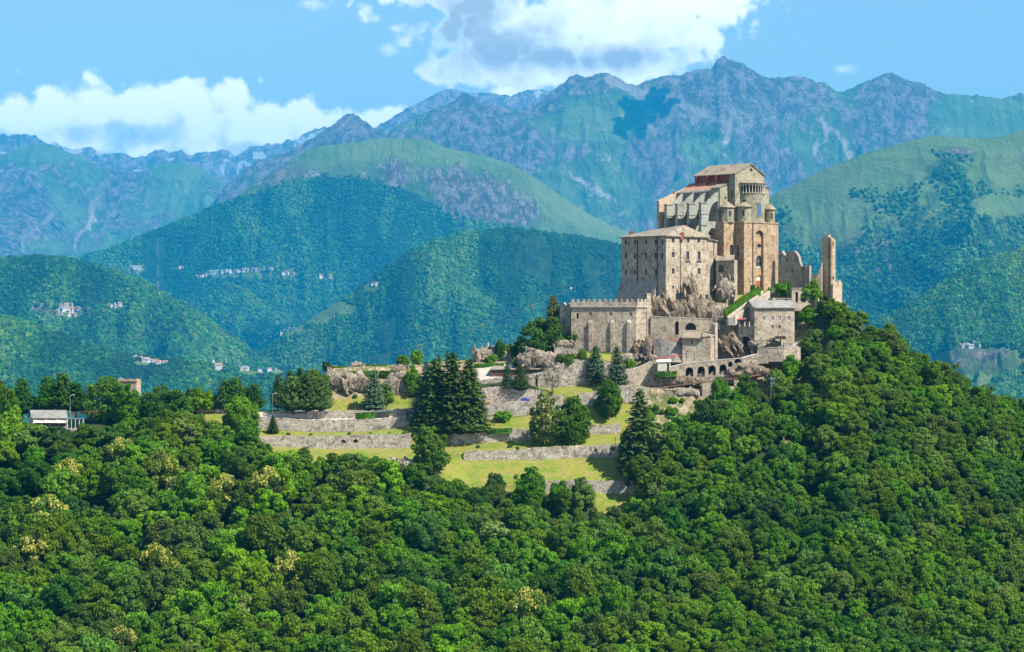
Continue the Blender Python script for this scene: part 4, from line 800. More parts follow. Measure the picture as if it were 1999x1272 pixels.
    m.slab([(*C.p(17, -.9), 56.9), (*C.p(21.6, -.9), 55.05), (*C.p(21.6, -9), 55.05), (*C.p(17, -9), 56.9)], .25); m.build('aisle_roof', M['slate'], root)
    # --- nave: clerestory and roof
    fN = -22.5; cl = MB()
    facade(root, cl, C.p(.5, fN), C.p(.5, -3.4), 52.6, 60.4, [('rect', x, 352, x + 2.2, 360, {'bars': False, 'inn': .35}) for x in (1368, 1388, 1404, 1416)])
    for px in (1358, 1379, 1397):
        f = C.f_for(px, -.6); x, y = C.p(-.5, f); x2, y2 = C.p(.5, f + 1.0)
        P = [C.p(-1.0, f), C.p(-1.0, f + .9), C.p(.5, f + .9), C.p(.5, f)]; cl.prism(P[::-1], 54.6, 60.3); 
    cl.build('clerestory_wall', M['brick'], root)
    ar = MB(); ar.slab([(*C.p(-3.6, fN - 3), 54.6), (*C.p(-3.6, -8.4), 54.6), (*C.p(.5, -8.4), 57.6), (*C.p(.5, fN - 3), 57.6)], .3); ar.build('brick_roof_strip', M['terracotta'], root)
    # outer aisle wall
    aw = MB(); facade(root, aw, C.p(-5.2, -27), C.p(-5.2, -8), 30, 53.9, [('arch', x, 412, x + 4, 428, {'bars': False, 'inn': .35}) for x in (1318, 1338, 1360)])
    aw.slab([(*C.p(-5.6, -27), 53.5), (*C.p(-5.6, -8), 53.5), (*C.p(-3.3, -8), 54.8), (*C.p(-3.3, -27), 54.8)], .3)
    aw.build('aisle_wall', M['stone_grey'], root)  # darker stone paints the roof overhang's shade into the bays between buttresses
    rf = MB(); e = .7
    ra, rb = (*C.p(sa, .45), zA + .3), (*C.p(sa, fN), zA + .3)
    rf.slab([(*C.p(-e, .45), zeL - .25), ra, rb, (*C.p(-e, fN), zeL - .25)], .35); rf.slab([ra, (*C.p(17 + e, .45), zeR - .25), (*C.p(17 + e, fN), zeR - .25), rb], .35)
    rf.build('nave_roof', M['slate'], root)
    wg = MB(); p0, p1 = C.p(.5, fN), C.p(17, fN)
    wall(wg, C.p(17, fN), C.p(.5, fN), 45, 0, [], .5, top=[(16.5, zeL), (8.3, zA), (0, zeR)]); wg.build('rear_gable', M['brick'], root)
    # --- flying buttresses: fins square to the flank, arched
    for f in (-4.0, -10.6, -17.0, -23.0):
        m = MB(); A, B = C.p(-15.2, f), C.p(-5.0, f); Lf = 10.2
        zt = 48.5; ar = [(4.1 + 5.4 * (1 - math.cos(math.pi / 2 * k / 8)) * 1.0, 41.4 + 8.2 * math.sin(math.pi / 2 * k / 8)) for k in range(9)]
        opening = [(4.1, 41.4)] + [(9.6, 41.4), (9.6, 49.6)] + [(9.6 - 5.5 * math.sin(math.pi / 2 * k / 8), 41.4 + 8.1 * math.cos(math.pi / 2 * k / 8)) for k in range(1, 8)]
        low = [(4.2, 30.5), (9.4, 30.5)] + [(6.8 + 2.6 * math.cos(math.pi * k / 10), 36.2 + 2.6 * math.sin(math.pi * k / 10)) for k in range(11)]
        wall(m, A, B, 26, 0, [opening, low], 1.35, top=[(Lf, 53.6), (3.4, zt + .2), (3.2, zt), (0, zt)], back=True)
        for zc in (zt, 44.2, 39.9):          # ledges
            a3, b3 = C.p(-15.5, f + .25), C.p(-11.6, f + .25); c3, d3 = C.p(-11.6, f - 1.6), C.p(-15.5, f - 1.6); m.slab([(*a3, zc + .15), (*b3, zc + .15), (*c3, zc + .15), (*d3, zc + .15)], .3)
        m.build('flying_buttress', M['stone_light'], root)
    tg = MB(); A, B = C.p(-15.5, -27), C.p(4, -27)
    wall(tg, A, B, 30, 0, [hole(A, B, 'arch', 1316, 404, 1321, 420)], 1.2, top=[(19.5, 57.2), (0, 50.2)], back=True); tg.build('end_gable_wall', M['stone_tan'], root)
    m = MB(); x, y = C.p(-6.3, -27.6); chimney(m, x, y, 48, 53.9, .5); m.build('chimney', M['brick'], root)
    # lower wing between buttresses and the monastery roof
    m = MB(); P = [C.p(-19, -30), C.p(-19, -6), C.p(-5, -6), C.p(-5, -30)]; m.prism(P, 26, 36.0); m.build('lower_wing', M['stone_grey'], root)
    m = MB(); m.slab([(*C.p(-19.6, -30.5), 36.4), (*C.p(-19.6, -5.5), 36.4), (*C.p(-5, -5.5), 37.9), (*C.p(-5, -30.5), 37.9)], .3); m.build('lower_wing_roof', M['slate_grey'], root)
    # --- apse
    sc = 9.0; fc = -.4; R = 5.9; ax, ay = C.p(sc, fc); base = math.atan2(C.ef[1], C.ef[0])
    a0, a1 = base - math.pi / 2 - .05, base + math.pi / 2 + .05
    zg0, zg1, zt = 52.9, 56.2, 56.6
    m = MB(); m.lathe(ax, ay, [(R, zb), (R, zg0 - .35), (R + .25, zg0 - .3), (R + .25, zg0), (R - .9, zg0), (R - .9, zg1), (R + .2, zg1), (R + .2, zt + .1), (R - .5, zt + .1)], 40, a0, a1)
    ap = m.build('apse', M['stone_green'], root, False)
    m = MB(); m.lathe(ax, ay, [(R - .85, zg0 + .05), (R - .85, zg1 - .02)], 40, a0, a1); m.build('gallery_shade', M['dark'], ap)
    for i in range(15):
        t = a0 + .12 + (a1 - a0 - .24) * i / 14; x, y = ax + (R - .05) * math.cos(t), ay + (R - .05) * math.sin(t)
        c = MB(); c.lathe(x, y, [(.26, zg0), (.26, zg0 + .25), (.15, zg0 + .35), (.13, zg1 - .95), (.3, zg1 - .55), (.42, zg1 - .25), (.5, zg1)], 8); c.build('column', M['trim'], ap)
    m = MB(); m.lathe(ax, ay, [(R + .65, zt), (R + .65, zt + .3), (.1, zt + 3.0)], 40, a0, a1); m.build('apse_roof', M['slate'], root)
    def rwin(px0, py0, px1, py1, cx, cy, R_, glass, par, label=None):
        # arched window set in a round wall: chord plane
        k = ((px0 + px1) / 2 - CX) / F
        d = Vector((k, 1, 0)); A_ = d.dot(d); Bq = -2 * (d.x * cx + d.y * cy); Cq = cx * cx + cy * cy - R_ * R_; t = (-Bq - math.sqrt(max(0, Bq * Bq - 4 * A_ * Cq))) / (2 * A_)
        p = Vector((d.x * t, d.y * t, 0)); n = Vector((p.x - cx, p.y - cy, 0)).normalized(); tg_ = Vector((-n.y, n.x, 0))
        p = p + n * .06; A = (p.x - tg_.x * 5, p.y - tg_.y * 5); B = (p.x + tg_.x * 5, p.y + tg_.y * 5)
        h = hole(A, B, 'arch', px0, py0, px1, py1); m_ = MB(); surround(m_, A, B, h, .14, .10)
        w = m_.build('window', M['stone_green'], par); q = MB(); q.add([to3(A, B, *p_) for p_ in h], [tuple(range(len(h)))]); q.build('pane', M[glass], w)
    rwin(1479, 394.5, 1486, 421.5, ax, ay, R, 'glassblue', root)
    rwin(1450, 389, 1455.5, 394.5, ax, ay, R, 'dark', root)
    for (px, f, R_, pr, zr0, zr1, win) in ((1419.5, -1.7, 2.75, (405, 395), 0, 0, (1423, 410.5, 1427, 422)), (1452.3, 1.9, 2.95, (404, 396), 0, 0, (1448, 409, 1453.5, 421)), (1503, .6, 2.0, (409, 400), 0, 0, (1504.5, 414, 1508, 427))):
        s = C.s_for(px, f); x, y = C.p(s, f); ze = zat(pr[0], y); zt_ = zat(pr[1], y)
        m = MB(); m.lathe(x, y, [(R_, zb + .02), (R_, ze)], 8 if px < 1430 else 24, base, base + 2 * math.pi); t = m.build('turret', M['stone_green'], root)
        m = MB(); m.lathe(x, y, [(R_ + .5, ze - .05), (R_ + .5, ze + .25), (.4, zt_ + .4)], 8 if px < 1430 else 24, base, base + 2 * math.pi); m.build('roof', M['slate'], t)
        rwin(*win, x, y, R_ * (.95 if px < 1430 else 1), 'dark', root)
    # annex at the foot, left of the base
    A, B = pt(1398, 1008), pt(1433, 1003); m = MB()
    facade(root, m, A, B, zat(590, 1004), zat(507, 1004), [('arch', 1431 - 1.4, 540, 1432.4, 549, {'bars': False}), ('arch', 1402.5, 516, 1413, 531, {'bars': False, 'inn': .4}), ('arch', 1425, 538, 1428.5, 549, {'bars': False})])
    wall(m, B, (B[0] + 2, B[1] + 8), zat(590, 1004), zat(507, 1004))
    m.build('annex_wall', M['stone'], root)
    m = MB(); a_, b_ = zat(508, 1004), zat(497, 1014); m.slab([(*pt(1397, 1007.4), a_), (*pt(1434, 1002.4), a_), (*pt(1434, 1014), b_), (*pt(1397, 1014), b_)], .3); m.build('annex_roof', M['slate'], root)
    A, B = pt(1396, 1016), pt(1412, 1015); m = MB(); hh = hole(A, B, 'arch', 1400, 475, 1409.5, 503)
    wall(m, A, B, zat(515, 1015), zat(461, 1015), [hh], .8); m.build('linking_arch_wall', M['stone_light'], root)
    m = MB(); q = shrink(hh, 1.03); m.add([to3(A, B, *p, .7) for p in q], [tuple(range(len(q)))]); m.build('arch_recess', M['stone_grey'], root)
build_church()

# ------------------------------------------------------------------ battlemented hall
def build_hall():
    A, B, Cc, D, E = pt(1115, 990), pt(1242, 984), pt(1270, 989), pt(1269, 998), pt(1113, 1006)
    root = empty('battlemented_hall', (A[0], A[1], -10), 'long beige stone hall with merlons, three buttresses and twin windows, left of the cliff', 'hall')
    z0, zc = -15.0, 7.4; mb = MB()
    dark = {'bars': False, 'glass': 'dark', 'inn': .4}
    wins = [('arch', 1125, 611, 1129.5, 622, dark)]
    for x in (1150, 1190, 1229): wins += [('arch', x, 608.5, x + 2.1, 616, dark), ('arch', x + 3.1, 608.5, x + 5.2, 616, dark)]
    wins += [('rect', 1173.5, 630, 1175, 637, dark), ('rect', 1208.8, 631, 1210.2, 637, dark)]
    facade(root, mb, A, B, z0, zc, wins, depth=.5)
    facade(root, mb, B, Cc, z0, zc, [('rect', 1260, 608.5, 1261.3, 614, dark)], depth=.5); wall(mb, Cc, D, z0, zc); wall(mb, E, A, z0, zc); wall(mb, D, E, z0, zc)
    mb.build('wall', M['stone'], root)
    for px, pb in ((1153, 680), (1196, 682), (1228, 680)):
        u, zt = ray_uz(A, B, px, 625); m = MB(); w = .75
        P = [to3(A, B, u - w, 0, -.75)[:2], to3(A, B, u + w, 0, -.75)[:2], to3(A, B, u + w, 0, .1)[:2], to3(A, B, u - w, 0, .1)[:2]]
        m.prism(P, z0, zt, ztop=[zt - .9, zt - .9, zt + .3, zt + .3]); m.build('buttress', M['stone'], root)
    # cornice on small corbels, parapet, merlons
    co, ba = MB(), MB()
    for a, b in ((A, B), (B, Cc)):
        L = math.hypot(b[0] - a[0], b[1] - a[1])
        P = [to3(a, b, 0, 0, -.55)[:2], to3(a, b, L, 0, -.55)[:2], to3(a, b, L, 0, .3)[:2], to3(a, b, 0, 0, .3)[:2]]
        co.prism(P, zc, zc + .3); n = int(L / .75)
        for i in range(n + 1):
            u = L * i / n; Q = [to3(a, b, u - .12, 0, -.5)[:2], to3(a, b, u + .12, 0, -.5)[:2], to3(a, b, u + .12, 0, -.002)[:2], to3(a, b, u - .12, 0, -.002)[:2]]; co.prism(Q, zc - .4, zc - .002)
        P = [to3(a, b, 0, 0, -.45)[:2], to3(a, b, L, 0, -.45)[:2], to3(a, b, L, 0, .0)[:2], to3(a, b, 0, 0, .0)[:2]]; ba.prism(P, zc + .302, zc + 1.9)
        n = max(2, round(L / 2.05))
        for i in range(n):
            u = L * (i + .35) / n; w = .52
            f = [to3(a, b, u - w, 0, -.44)[:2], to3(a, b, u + w, 0, -.44)[:2], to3(a, b, u + w, 0, -.01)[:2], to3(a, b, u - w, 0, -.01)[:2]]; zb_, zt = zc + 1.9, zc + 3.05
            # swallow-tail top
            mid = [to3(a, b, u, 0, -.44)[:2], to3(a, b, u, 0, -.01)[:2]]
            v = [(*f[0], zb_), (*f[1], zb_), (*f[2], zb_), (*f[3], zb_), (*f[0], zt), (*f[1], zt), (*f[2], zt), (*f[3], zt), (*mid[0], zt - .35), (*mid[1], zt - .35), (*mid[0], zb_), (*mid[1], zb_)]
            ba.add(v, [(0, 10, 8, 4), (10, 1, 5, 8), (1, 2, 6, 5), (2, 11, 9, 6), (11, 3, 7, 9), (3, 0, 4, 7), (4, 8, 9, 7), (8, 5, 6, 9)])
    co.build('cornice', M['trim'], root); ba.build('battlement', M['stone'], root)
    # corner pier right
    m = MB(); P = [pt(1263, 987.4), pt(1270.5, 988), pt(1271, 992), pt(1264, 992)]; m.prism(P, z0, zat(572, 989)); m.build('corner_pier', M['stone'], root)
    m = MB(); m.slab([(*A, zc + .35), (*B, zc + .35), (*D, zc + .35), (*E, zc + .35)], .2); m.build('roof_terrace', M['slate_grey'], root)
    r = empty('ruined_annex', (*pt(1093, 998), -4), 'low broken-topped stone annex at the left end of the battlemented hall', 'annex')
    m = MB(); A2, B2 = pt(1093, 998), pt(1113, 994); L = math.hypot(B2[0] - A2[0], B2[1] - A2[1])
    wall(m, A2, B2, -14, 0, [], .8, top=[(L, zat(593, 1000)), (L * .8, zat(591, 1000)), (L * .6, zat(596, 1000)), (L * .35, zat(590, 1000)), (L * .2, zat(594, 1000)), (0, zat(596, 1004))], back=True)
    wall(m, pt(1090, 1010), A2, -14, zat(596, 1004), [], .8, back=True); m.build('wall', M['stone'], r)
build_hall()
# ------------------------------------------------------------------ everything round the church, right half
def box_on(A, B, inn0, inn1): return [to3(A, B, 0, 0, inn0)[:2], to3(A, B, math.hypot(B[0] - A[0], B[1] - A[1]), 0, inn0)[:2], to3(A, B, math.hypot(B[0] - A[0], B[1] - A[1]), 0, inn1)[:2], to3(A, B, 0, 0, inn1)[:2]]
DK = {'bars': False, 'glass': 'dark', 'inn': .4}
def simple_wall(name, label, cat, pts, mat, th=.8, holes=(), jag=0.0, recess=True, group=None, seed=1, foot=3.0, cap=None):
    """free-standing wall along plan stations (px, Y, py_top, py_bottom); holes (shape,px0,py0,px1,py1) go to the segment that holds them"""
    r = empty(name, (*pt(pts[0][0], pts[0][1]), zat(pts[0][3], pts[0][1])), label, cat, group)
    mb = MB(); rec = MB(); rs = random.Random(seed)
    for (p0, Y0, t0, b0), (p1, Y1, t1, b1) in zip(pts[:-1], pts[1:]):
        A, B = pt(p0, Y0), pt(p1, Y1); L = math.hypot(B[0] - A[0], B[1] - A[1])
        hs = [hole(A, B, *h) for h in holes if p0 <= (h[1] + h[3]) / 2 < p1]
        zt0, zt1 = zat(t0, Y0), zat(t1, Y1); zb = min(zat(b0, Y0), zat(b1, Y1)) - foot
        n = max(1, int(L / 2.5)) if jag else 1
        top = [(L, zt1)] + [(L * k / n, zt0 + (zt1 - zt0) * k / n + jag * (rs.random() - .5)) for k in range(n - 1, 0, -1)] + [(0, zt0)]
        wall(mb, A, B, zb, 0, hs, th, top=top, back=True)
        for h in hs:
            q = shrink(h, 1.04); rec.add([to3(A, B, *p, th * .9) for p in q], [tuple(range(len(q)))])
        if cap: mb.slab([(*to3(A, B, 0, 0, -.12)[:2], zt0 + .2), (*to3(A, B, L, 0, -.12)[:2], zt1 + .2), (*to3(A, B, L, 0, th + .12)[:2], zt1 + .2), (*to3(A, B, 0, 0, th + .12)[:2], zt0 + .2)], .22, 1)
    mb.build('wall_body', [M[mat], M['trim']], r)
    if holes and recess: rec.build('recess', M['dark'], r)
    return r
def arch_recess(r, A, B, shape, box, depth=2.0, mat='rock'):
    pass
# upper retaining wall under the cliff, with the round-headed gate
simple_wall('retaining_wall', 'long pale retaining wall with a dark half-round arch under the brown cliff', 'wall',
            [(1270, 987, 618, 656), (1310, 986, 619, 655), (1395, 985, 623, 650), (1432, 984, 625, 660)], 'stone', 1.2,
            [('arch', 1338, 629.5, 1359, 644), ('arch', 1318, 627, 1325, 653)], cap=True)
# round bastion with shaded foot
def bastion():
    r = empty('curved_bastion', (*pt(1300, 975), zat(690, 975)), 'grey curved bastion wall with a smooth sloping top in front of the pale retaining wall', 'bastion')
    m = MB(); n = 14; v = []
    for i in range(n + 1):
        t = i / n; px = 1275 + 56 * t; Y = 981 - 5 * math.sin(math.pi * t * .55) ; tp = 661 + 12 * t ** 1.2 - 2 * math.sin(math.pi * t); bt = 690 + 10 * t
        v.append((*pt(px, Y), zat(tp, Y)))
    for i in range(n + 1):
        t = i / n; px = 1277 + 54 * t; Y = 978 - 5 * math.sin(math.pi * t * .55); v.append((*pt(px, Y), zat(707, Y)))
    N = n + 1; m.add(v, [(i, i + 1, N + i + 1, N + i) for i in range(n)])
    vb = [(x, y + 1.0, z) for x, y, z in v[:N]] + [(x, y + 4, z) for x, y, z in v[N:]]
    m.add(vb, [(i, N + i, N + i + 1, i + 1) for i in range(n)]); m.add(v[:N] + vb[:N], [(i, N + i, N + i + 1, i + 1) for i in range(n)])
    m.build('wall_body', M['stone_grey'], r)
    m = MB(); m.tube([(x, y + .4, z + 1.0) for x, y, z in v[:N]][6:], .09, 5); m.build('red_rail', M['red'], r)
bastion()
# small house under the wall
def small_house():
    r = empty('gate_house', (*pt(1332, 973), zat(704, 973)), 'small square stone house with flat slab roof below the retaining wall', 'house')
    A, B, D = pt(1332, 973), pt(1387, 971), pt(1396, 976); m = MB(); z0 = zat(716, 972); z1 = zat(659, 972)
    facade(r, m, A, B, z0, z1, [('rect', 1350, 665, 1353.5, 670, DK), ('rect', 1339, 684, 1340.5, 702, DK), ('rect', 1354.5, 686, 1355.6, 704, DK), ('rect', 1379.5, 679, 1381, 684, DK)])
    wall(m, B, D, z0, z1 + .6); wall(m, D, pt(1396, 984), z0, z1 + .6); wall(m, pt(1331, 984), A, z0, z1); m.build('wall', M['stone'], r)
    q = MB(); q.slab([(*pt(1330.5, 972.2), z1 + .15), (*pt(1370, 970.6), z1 - .1), (*pt(1373, 985), z1 + 2.0), (*pt(1336, 985), z1 + 2.2)], .3); q.slab([(*pt(1370, 970.4), z1 + .5), (*pt(1396.5, 974), z1 + .9), (*pt(1394, 985), z1 + 3.2), (*pt(1371, 985), z1 + 2.4)], .3)
    q.build('roof', M['slate'], r)
small_house()
simple_wall('pier_wall', 'narrow pale pier beside the diagonal rock face', 'wall', [(1396, 975, 632, 705), (1401, 975.5, 630, 703)], 'stone', 3)
# arched wall and terrace beside the guest house
simple_wall('arched_terrace_wall', 'tall pale wall pierced by one big round arch below the cafe terrace', 'wall',
            [(1432, 984, 628, 690), (1441, 981, 634, 700), (1472, 979, 636, 694)], 'stone', 2.2, [('arch', 1443, 656, 1465, 692)], cap=True)
def guest_house():
    G_ = Frame(1473, 977, (0.985, 0.17)); G_.ef = (0.17, -0.985)
    r = empty('guest_house', (*G_.p(0, 0), zat(664, 977)), 'plain pale stone house with grey gabled roof and small white-framed windows near the hill crest', 'house')
    sL = G_.s_for(1551, 0); k, b = G_.p(0, 0), G_.p(sL, 0); fl = -9.0; l = pt(1455, 986)
    m = MB(); tr = MB(); z0 = zat(672, 977); z1 = zat(598.5, 977)
    wins = [('rect', a, 616, b_, 624.5, {'frame': 'white', 'glass': g_, 'inn': .15}) for a, b_, g_ in ((1489, 1494.6, 'glass'), (1505.5, 1511, 'glass'), (1519, 1525, 'wood'), (1537.5, 1543.5, 'glass'))]
    wins += [('rect', 1505.5, 634, 1511, 641, {'frame': 'wood', 'glass': 'wood', 'inn': .15}), ('rect', 1519, 634, 1524.5, 641, {'frame': 'wood', 'inn': .15}), ('circle', 1482, 629.5, 1483.6, 631.5, DK), ('circle', 1494, 629.5, 1495.6, 631.5, DK)]
    facade(r, m, k, b, z0, z1, wins, trim=tr)
    ll = math.hypot(k[0] - l[0], k[1] - l[1]); apz = zat(587, 981)
    wall(m, l, k, z0, 0, [hole(l, k, 'rect', 1462.5, 600, 1464.8, 607)], .4, top=[(ll, z1), (ll * .5, apz), (0, z1 - .1)])
    q_ = G_.p(sL, 0); bk = (b[0] - (k[0] - l[0]), b[1] + (l[1] - k[1]))
    L2 = math.hypot(bk[0] - b[0], bk[1] - b[1]); wall(m, b, bk, z0, 0, [], .4, top=[(L2, z1), (L2 * .5, apz), (0, z1)]); wall(m, bk, l, z0, z1)
    m.build('wall', M['stone'], r);
    mid = lambda a, c: ((a[0] + c[0]) / 2, (a[1] + c[1]) / 2); r0, r1 = mid(k, l), mid(b, bk)
    def out(p, q, e): d = (p[0] - q[0], p[1] - q[1]); L = math.hypot(*d); return (p[0] + d[0] / L * e, p[1] + d[1] / L * e)
    rf = MB(); K1, K2 = out(out(k, l, .7), b, .6), out(out(b, bk, .7), k, .6); Lq, Lb = out(out(l, k, .7), bk, .6), out(out(bk, b, .7), l, .6); r0e, r1e = out(r0, r1, .6), out(r1, r0, .6)
    ez = z1 - .25
    rf.slab([(*K1, ez), (*K2, ez), (*r1e, apz + .25), (*r0e, apz + .25)], .28); rf.slab([(*Lb, ez), (*Lq, ez), (*r0e, apz + .25), (*r1e, apz + .25)], .28); rf.build('roof', M['slate_grey'], r)
    for px, py in ((1484, 583), (1511, 583)):
        c = MB(); chimney(c, *pt(px, 983), apz - 1.2, zat(py, 983), .5); c.build('chimney', M['trim'], r)
guest_house()
def balcony_hut():
    r = empty('timber_lookout', (*pt(1524, 971), zat(676, 971)), 'dark timber lookout box on a post under the guest house', 'lookout')
    m = MB(); x, y = pt(1523.5, 972); z = zat(657.5, 971); m.box(x - 1.9, x + 1.9, y - 1.2, y + 2.5, z - .9, z - .1); m.build('cabin', M['wood'], r)
    m = MB(); m.slab([(x - 2.1, y - 1.4, z), (x + 2.1, y - 1.4, z), (x + 2.1, y + 2.6, z + .4), (x - 2.1, y + 2.6, z + .4)], .12); m.build('roof', M['dark'], r)
    m = MB(); m.box(x - .25, x + .25, y - .25, y + .25, zat(682, 971), z - .9); m.build('post', M['dark'], r)
    m = MB(); m.box(x + 1.2, x + 4.2, y - .6, y + 2, zat(682, 971), zat(669, 971)); m.build('side_box', M['stone_grey'], r)
balcony_hut()
# road parapets
simple_wall('road_parapet', 'low pale parapet of the approach road curving below the guest house', 'wall', [(1478, 972, 684, 694), (1500, 971, 678, 690), (1530, 970, 678, 690), (1556, 972, 676, 692), (1563, 976, 680, 692)], 'stone', .7, cap=True)
simple_wall('upper_road_wall', 'rough low wall along the inner side of the approach road', 'wall', [(1478, 978, 676, 690), (1520, 977, 672, 684), (1550, 978, 672, 682), (1562, 981, 675, 684)], 'stone', .7, jag=.3)
simple_wall('arcade_viaduct', 'pale road viaduct with a row of six round arches growing smaller to the right', 'viaduct',
            [(1285, 969, 722, 745), (1331, 970, 711, 738), (1400, 970, 703, 732), (1450, 970, 699, 728), (1479, 971, 691, 715)], 'stone', 3.0,
            [('arch', 1338.5, 716.5, 1353.5, 737), ('arch', 1361.5, 714.5, 1376, 735), ('arch', 1383, 712.5, 1397.5, 732.5), ('arch', 1404.5, 711, 1418.5, 731), ('arch', 1421.5, 705.5, 1430, 716), ('arch', 1433, 700, 1448, 708)], cap=True)
simple_wall('cistern_wall', 'long pale ramp wall left of the arcaded viaduct', 'wall', [(1205, 971, 741, 770), (1235, 971, 722, 760), (1270, 972, 706, 750), (1284, 972, 703, 742)], 'stone', 1.0, cap=True)
def van_shelter():
    r = empty('white_shelter', (*pt(1284, 968), zat(722, 968)), 'small white-walled shelter with pale blue-grey roof at the left end of the viaduct', 'shelter')
    x0, y0 = pt(1284, 967.5); x1, _ = pt(1309, 967.5); z1, z0 = zat(706.5, 968), zat(724, 968)
    m = MB(); m.box(x0, x1, y0, y0 + 3.5, z0, z1); m.build('wall', M['trim'], r)
    m = MB(); m.slab([(x0 - .3, y0 - .3, z1 + .15), (x1 + .3, y0 - .3, z1 + .25), (x1 + .3, y0 + 3.8, z1 + 1.1), (x0 - .3, y0 + 3.8, z1 + .9)], .15); m.build('roof', M['white'], r)
    m = MB(); m.box(x1 - 1.3, x1 - .5, y0 - .06, y0 + .02, z0, z1 - .5); m.build('door', M['dark'], r)
    m = MB(); m.tube([(x0, y0 + 3.5, z1 + 1.4), (x1 - 1, y0 + 2.5, z1 + 1.8), (x1 + 4.5, y0 + 2.5, z1 + 2.7)], .16, 5); b = m.build('red_barrier', M['red'], None); tag(b, 'bright red rail sloping up from the white shelter to the small house', 'rail')
van_shelter()
simple_wall('lower_arcade_wall', 'low pale wall with two round arches under the left end of the footbridge', 'wall', [(1256, 966, 757, 780), (1313, 964, 761, 780)], 'stone', 1.6, [('arch', 1264.5, 761.5, 1279, 779), ('arch', 1287, 761, 1301.5, 779)], cap=True)
def footbridge():
    r = empty('footbridge', (*pt(1371, 965), zat(778, 965)), 'long rusty footbridge with railings on stone piers climbing right below the viaduct', 'footbridge')
    P = [(1262, 966, 757.5), (1300, 965.6, 754), (1345, 965.2, 748), (1385, 965, 743), (1420, 965, 739), (1455, 965, 734.5), (1490, 966, 729), (1509, 967, 726)]
    m = MB()
    for (a, Ya, za), (b, Yb, zb) in zip(P[:-1], P[1:]):
        A, B = pt(a, Ya), pt(b, Yb); q = box_on(A, B, 0, 2.0); z0, z1 = zat(za, Ya), zat(zb, Yb); m.slab([(*q[0], z0), (*q[1], z1), (*q[2], z1), (*q[3], z0)], .45)
    m.build('deck', M['wood'], r)
    m = MB()
    for off in (0.05, 1.95):
        pts = []
        for i in range(61):
            px = 1262 + 247 * i / 60; Y = np.interp(px, [p[0] for p in P], [p[1] for p in P]) + off; z = zat(np.interp(px, [p[0] for p in P], [p[2] for p in P]), Y); x = pt(px, Y)[0]; pts.append((x, Y, z + 1.15)); 
            if i % 2 == 0: m.tube([(x, Y, z - .3), (x, Y, z + 1.15)], .07, 4)
        m.tube(pts, .07, 4); m.tube([(a, b, c - .5) for a, b, c in pts], .05, 4)
    m.build('railing', M['rust'], r)
    for px0, px1, pt_, pb in ((1371, 1388, 748, 800), (1433, 1442, 741, 790), (1496, 1505, 731, 790)):
        A, B = pt(px0, 965.1), pt(px1, 965.1); m = MB(); m.prism(box_on(A, B, 0.1, 2.3), zat(pb, 965), zat(pt_, 965)); m.build('pier', M['stone'], r)
footbridge()
# garden stair, hedge
M['stone_light2'] = stone('stair_parapet_stone', (0.46, 0.40, 0.31), (0.60, 0.53, 0.43), (0.30, 0.25, 0.19))
def stair():
    a, b = (1420, 977, 622), (1488, 1000, 572)
    r = empty('garden_stair', (*pt(a[0], a[1]), zat(a[2], a[1])), 'long straight pale stone stair rising right beside the clipped hedge to the church door', 'stairs')
    A = Vector((*pt(a[0], a[1]), zat(a[2], a[1]))); B = Vector((*pt(b[0], b[1]), zat(b[2], b[1]))); n = 34; d = (B - A); w = Vector((.93, -.35, 0)).normalized()
    m = MB()
    for i in range(n):
        p = A + d * (i / n); q = A + d * ((i + 1) / n); z = q.z; c = [p, p + w * 2.6, q + w * 2.6, q]; m.prism([(v.x, v.y) for v in c], p.z - 2.5, z - .02 * (i % 2))
    m.build('steps', M['trim'], r)
    for k, off in (('parapet', -.1), ('parapet', 2.6)):
        m = MB(); c = [A + w * off, A + w * (off + .5), B + w * (off + .5), B + w * off]; m.prism([(v.x, v.y) for v in c], 0, 0, ztop=None) if False else m.add([(v.x, v.y, v.z - 2.5) for v in c] + [(v.x, v.y, v.z + 1.0) for v in c], [(0, 1, 5, 4), (1, 2, 6, 5), (2, 3, 7, 6), (3, 0, 4, 7), (4, 5, 6, 7)]); m.build(k, M['stone_light2'], r)
    return A, B, w
SA, SB, SW = stair()
simple_wall('garden_terrace_wall', 'pale terrace wall with garden above, right of the church door', 'wall', [(1494, 998, 583, 608), (1515, 996, 582, 604), (1546, 995, 583, 604)], 'stone', 1.5, cap=True)
simple_wall('niche_wall', 'low wall with two tall round-headed niches near the crest', 'wall', [(1546, 995, 567, 590), (1583, 997, 568, 592)], 'stone', 1.5, [('arch', 1553, 569, 1558.5, 590), ('arch', 1565, 574, 1572, 590)])
simple_wall('upper_garden_wall', 'long low wall topped with grass in front of the ruined nave', 'wall', [(1500, 1006, 562.5, 580), (1530, 1005, 561, 580), (1583, 1004, 562, 582)], 'stone_grey', 1.0, jag=.4)
simple_wall('crest_wall', 'short stepped stone wall right of the niche wall, going down to the trees', 'wall', [(1583, 998, 590, 606), (1590, 996, 586, 604), (1597, 995, 582, 604)], 'stone', .9)
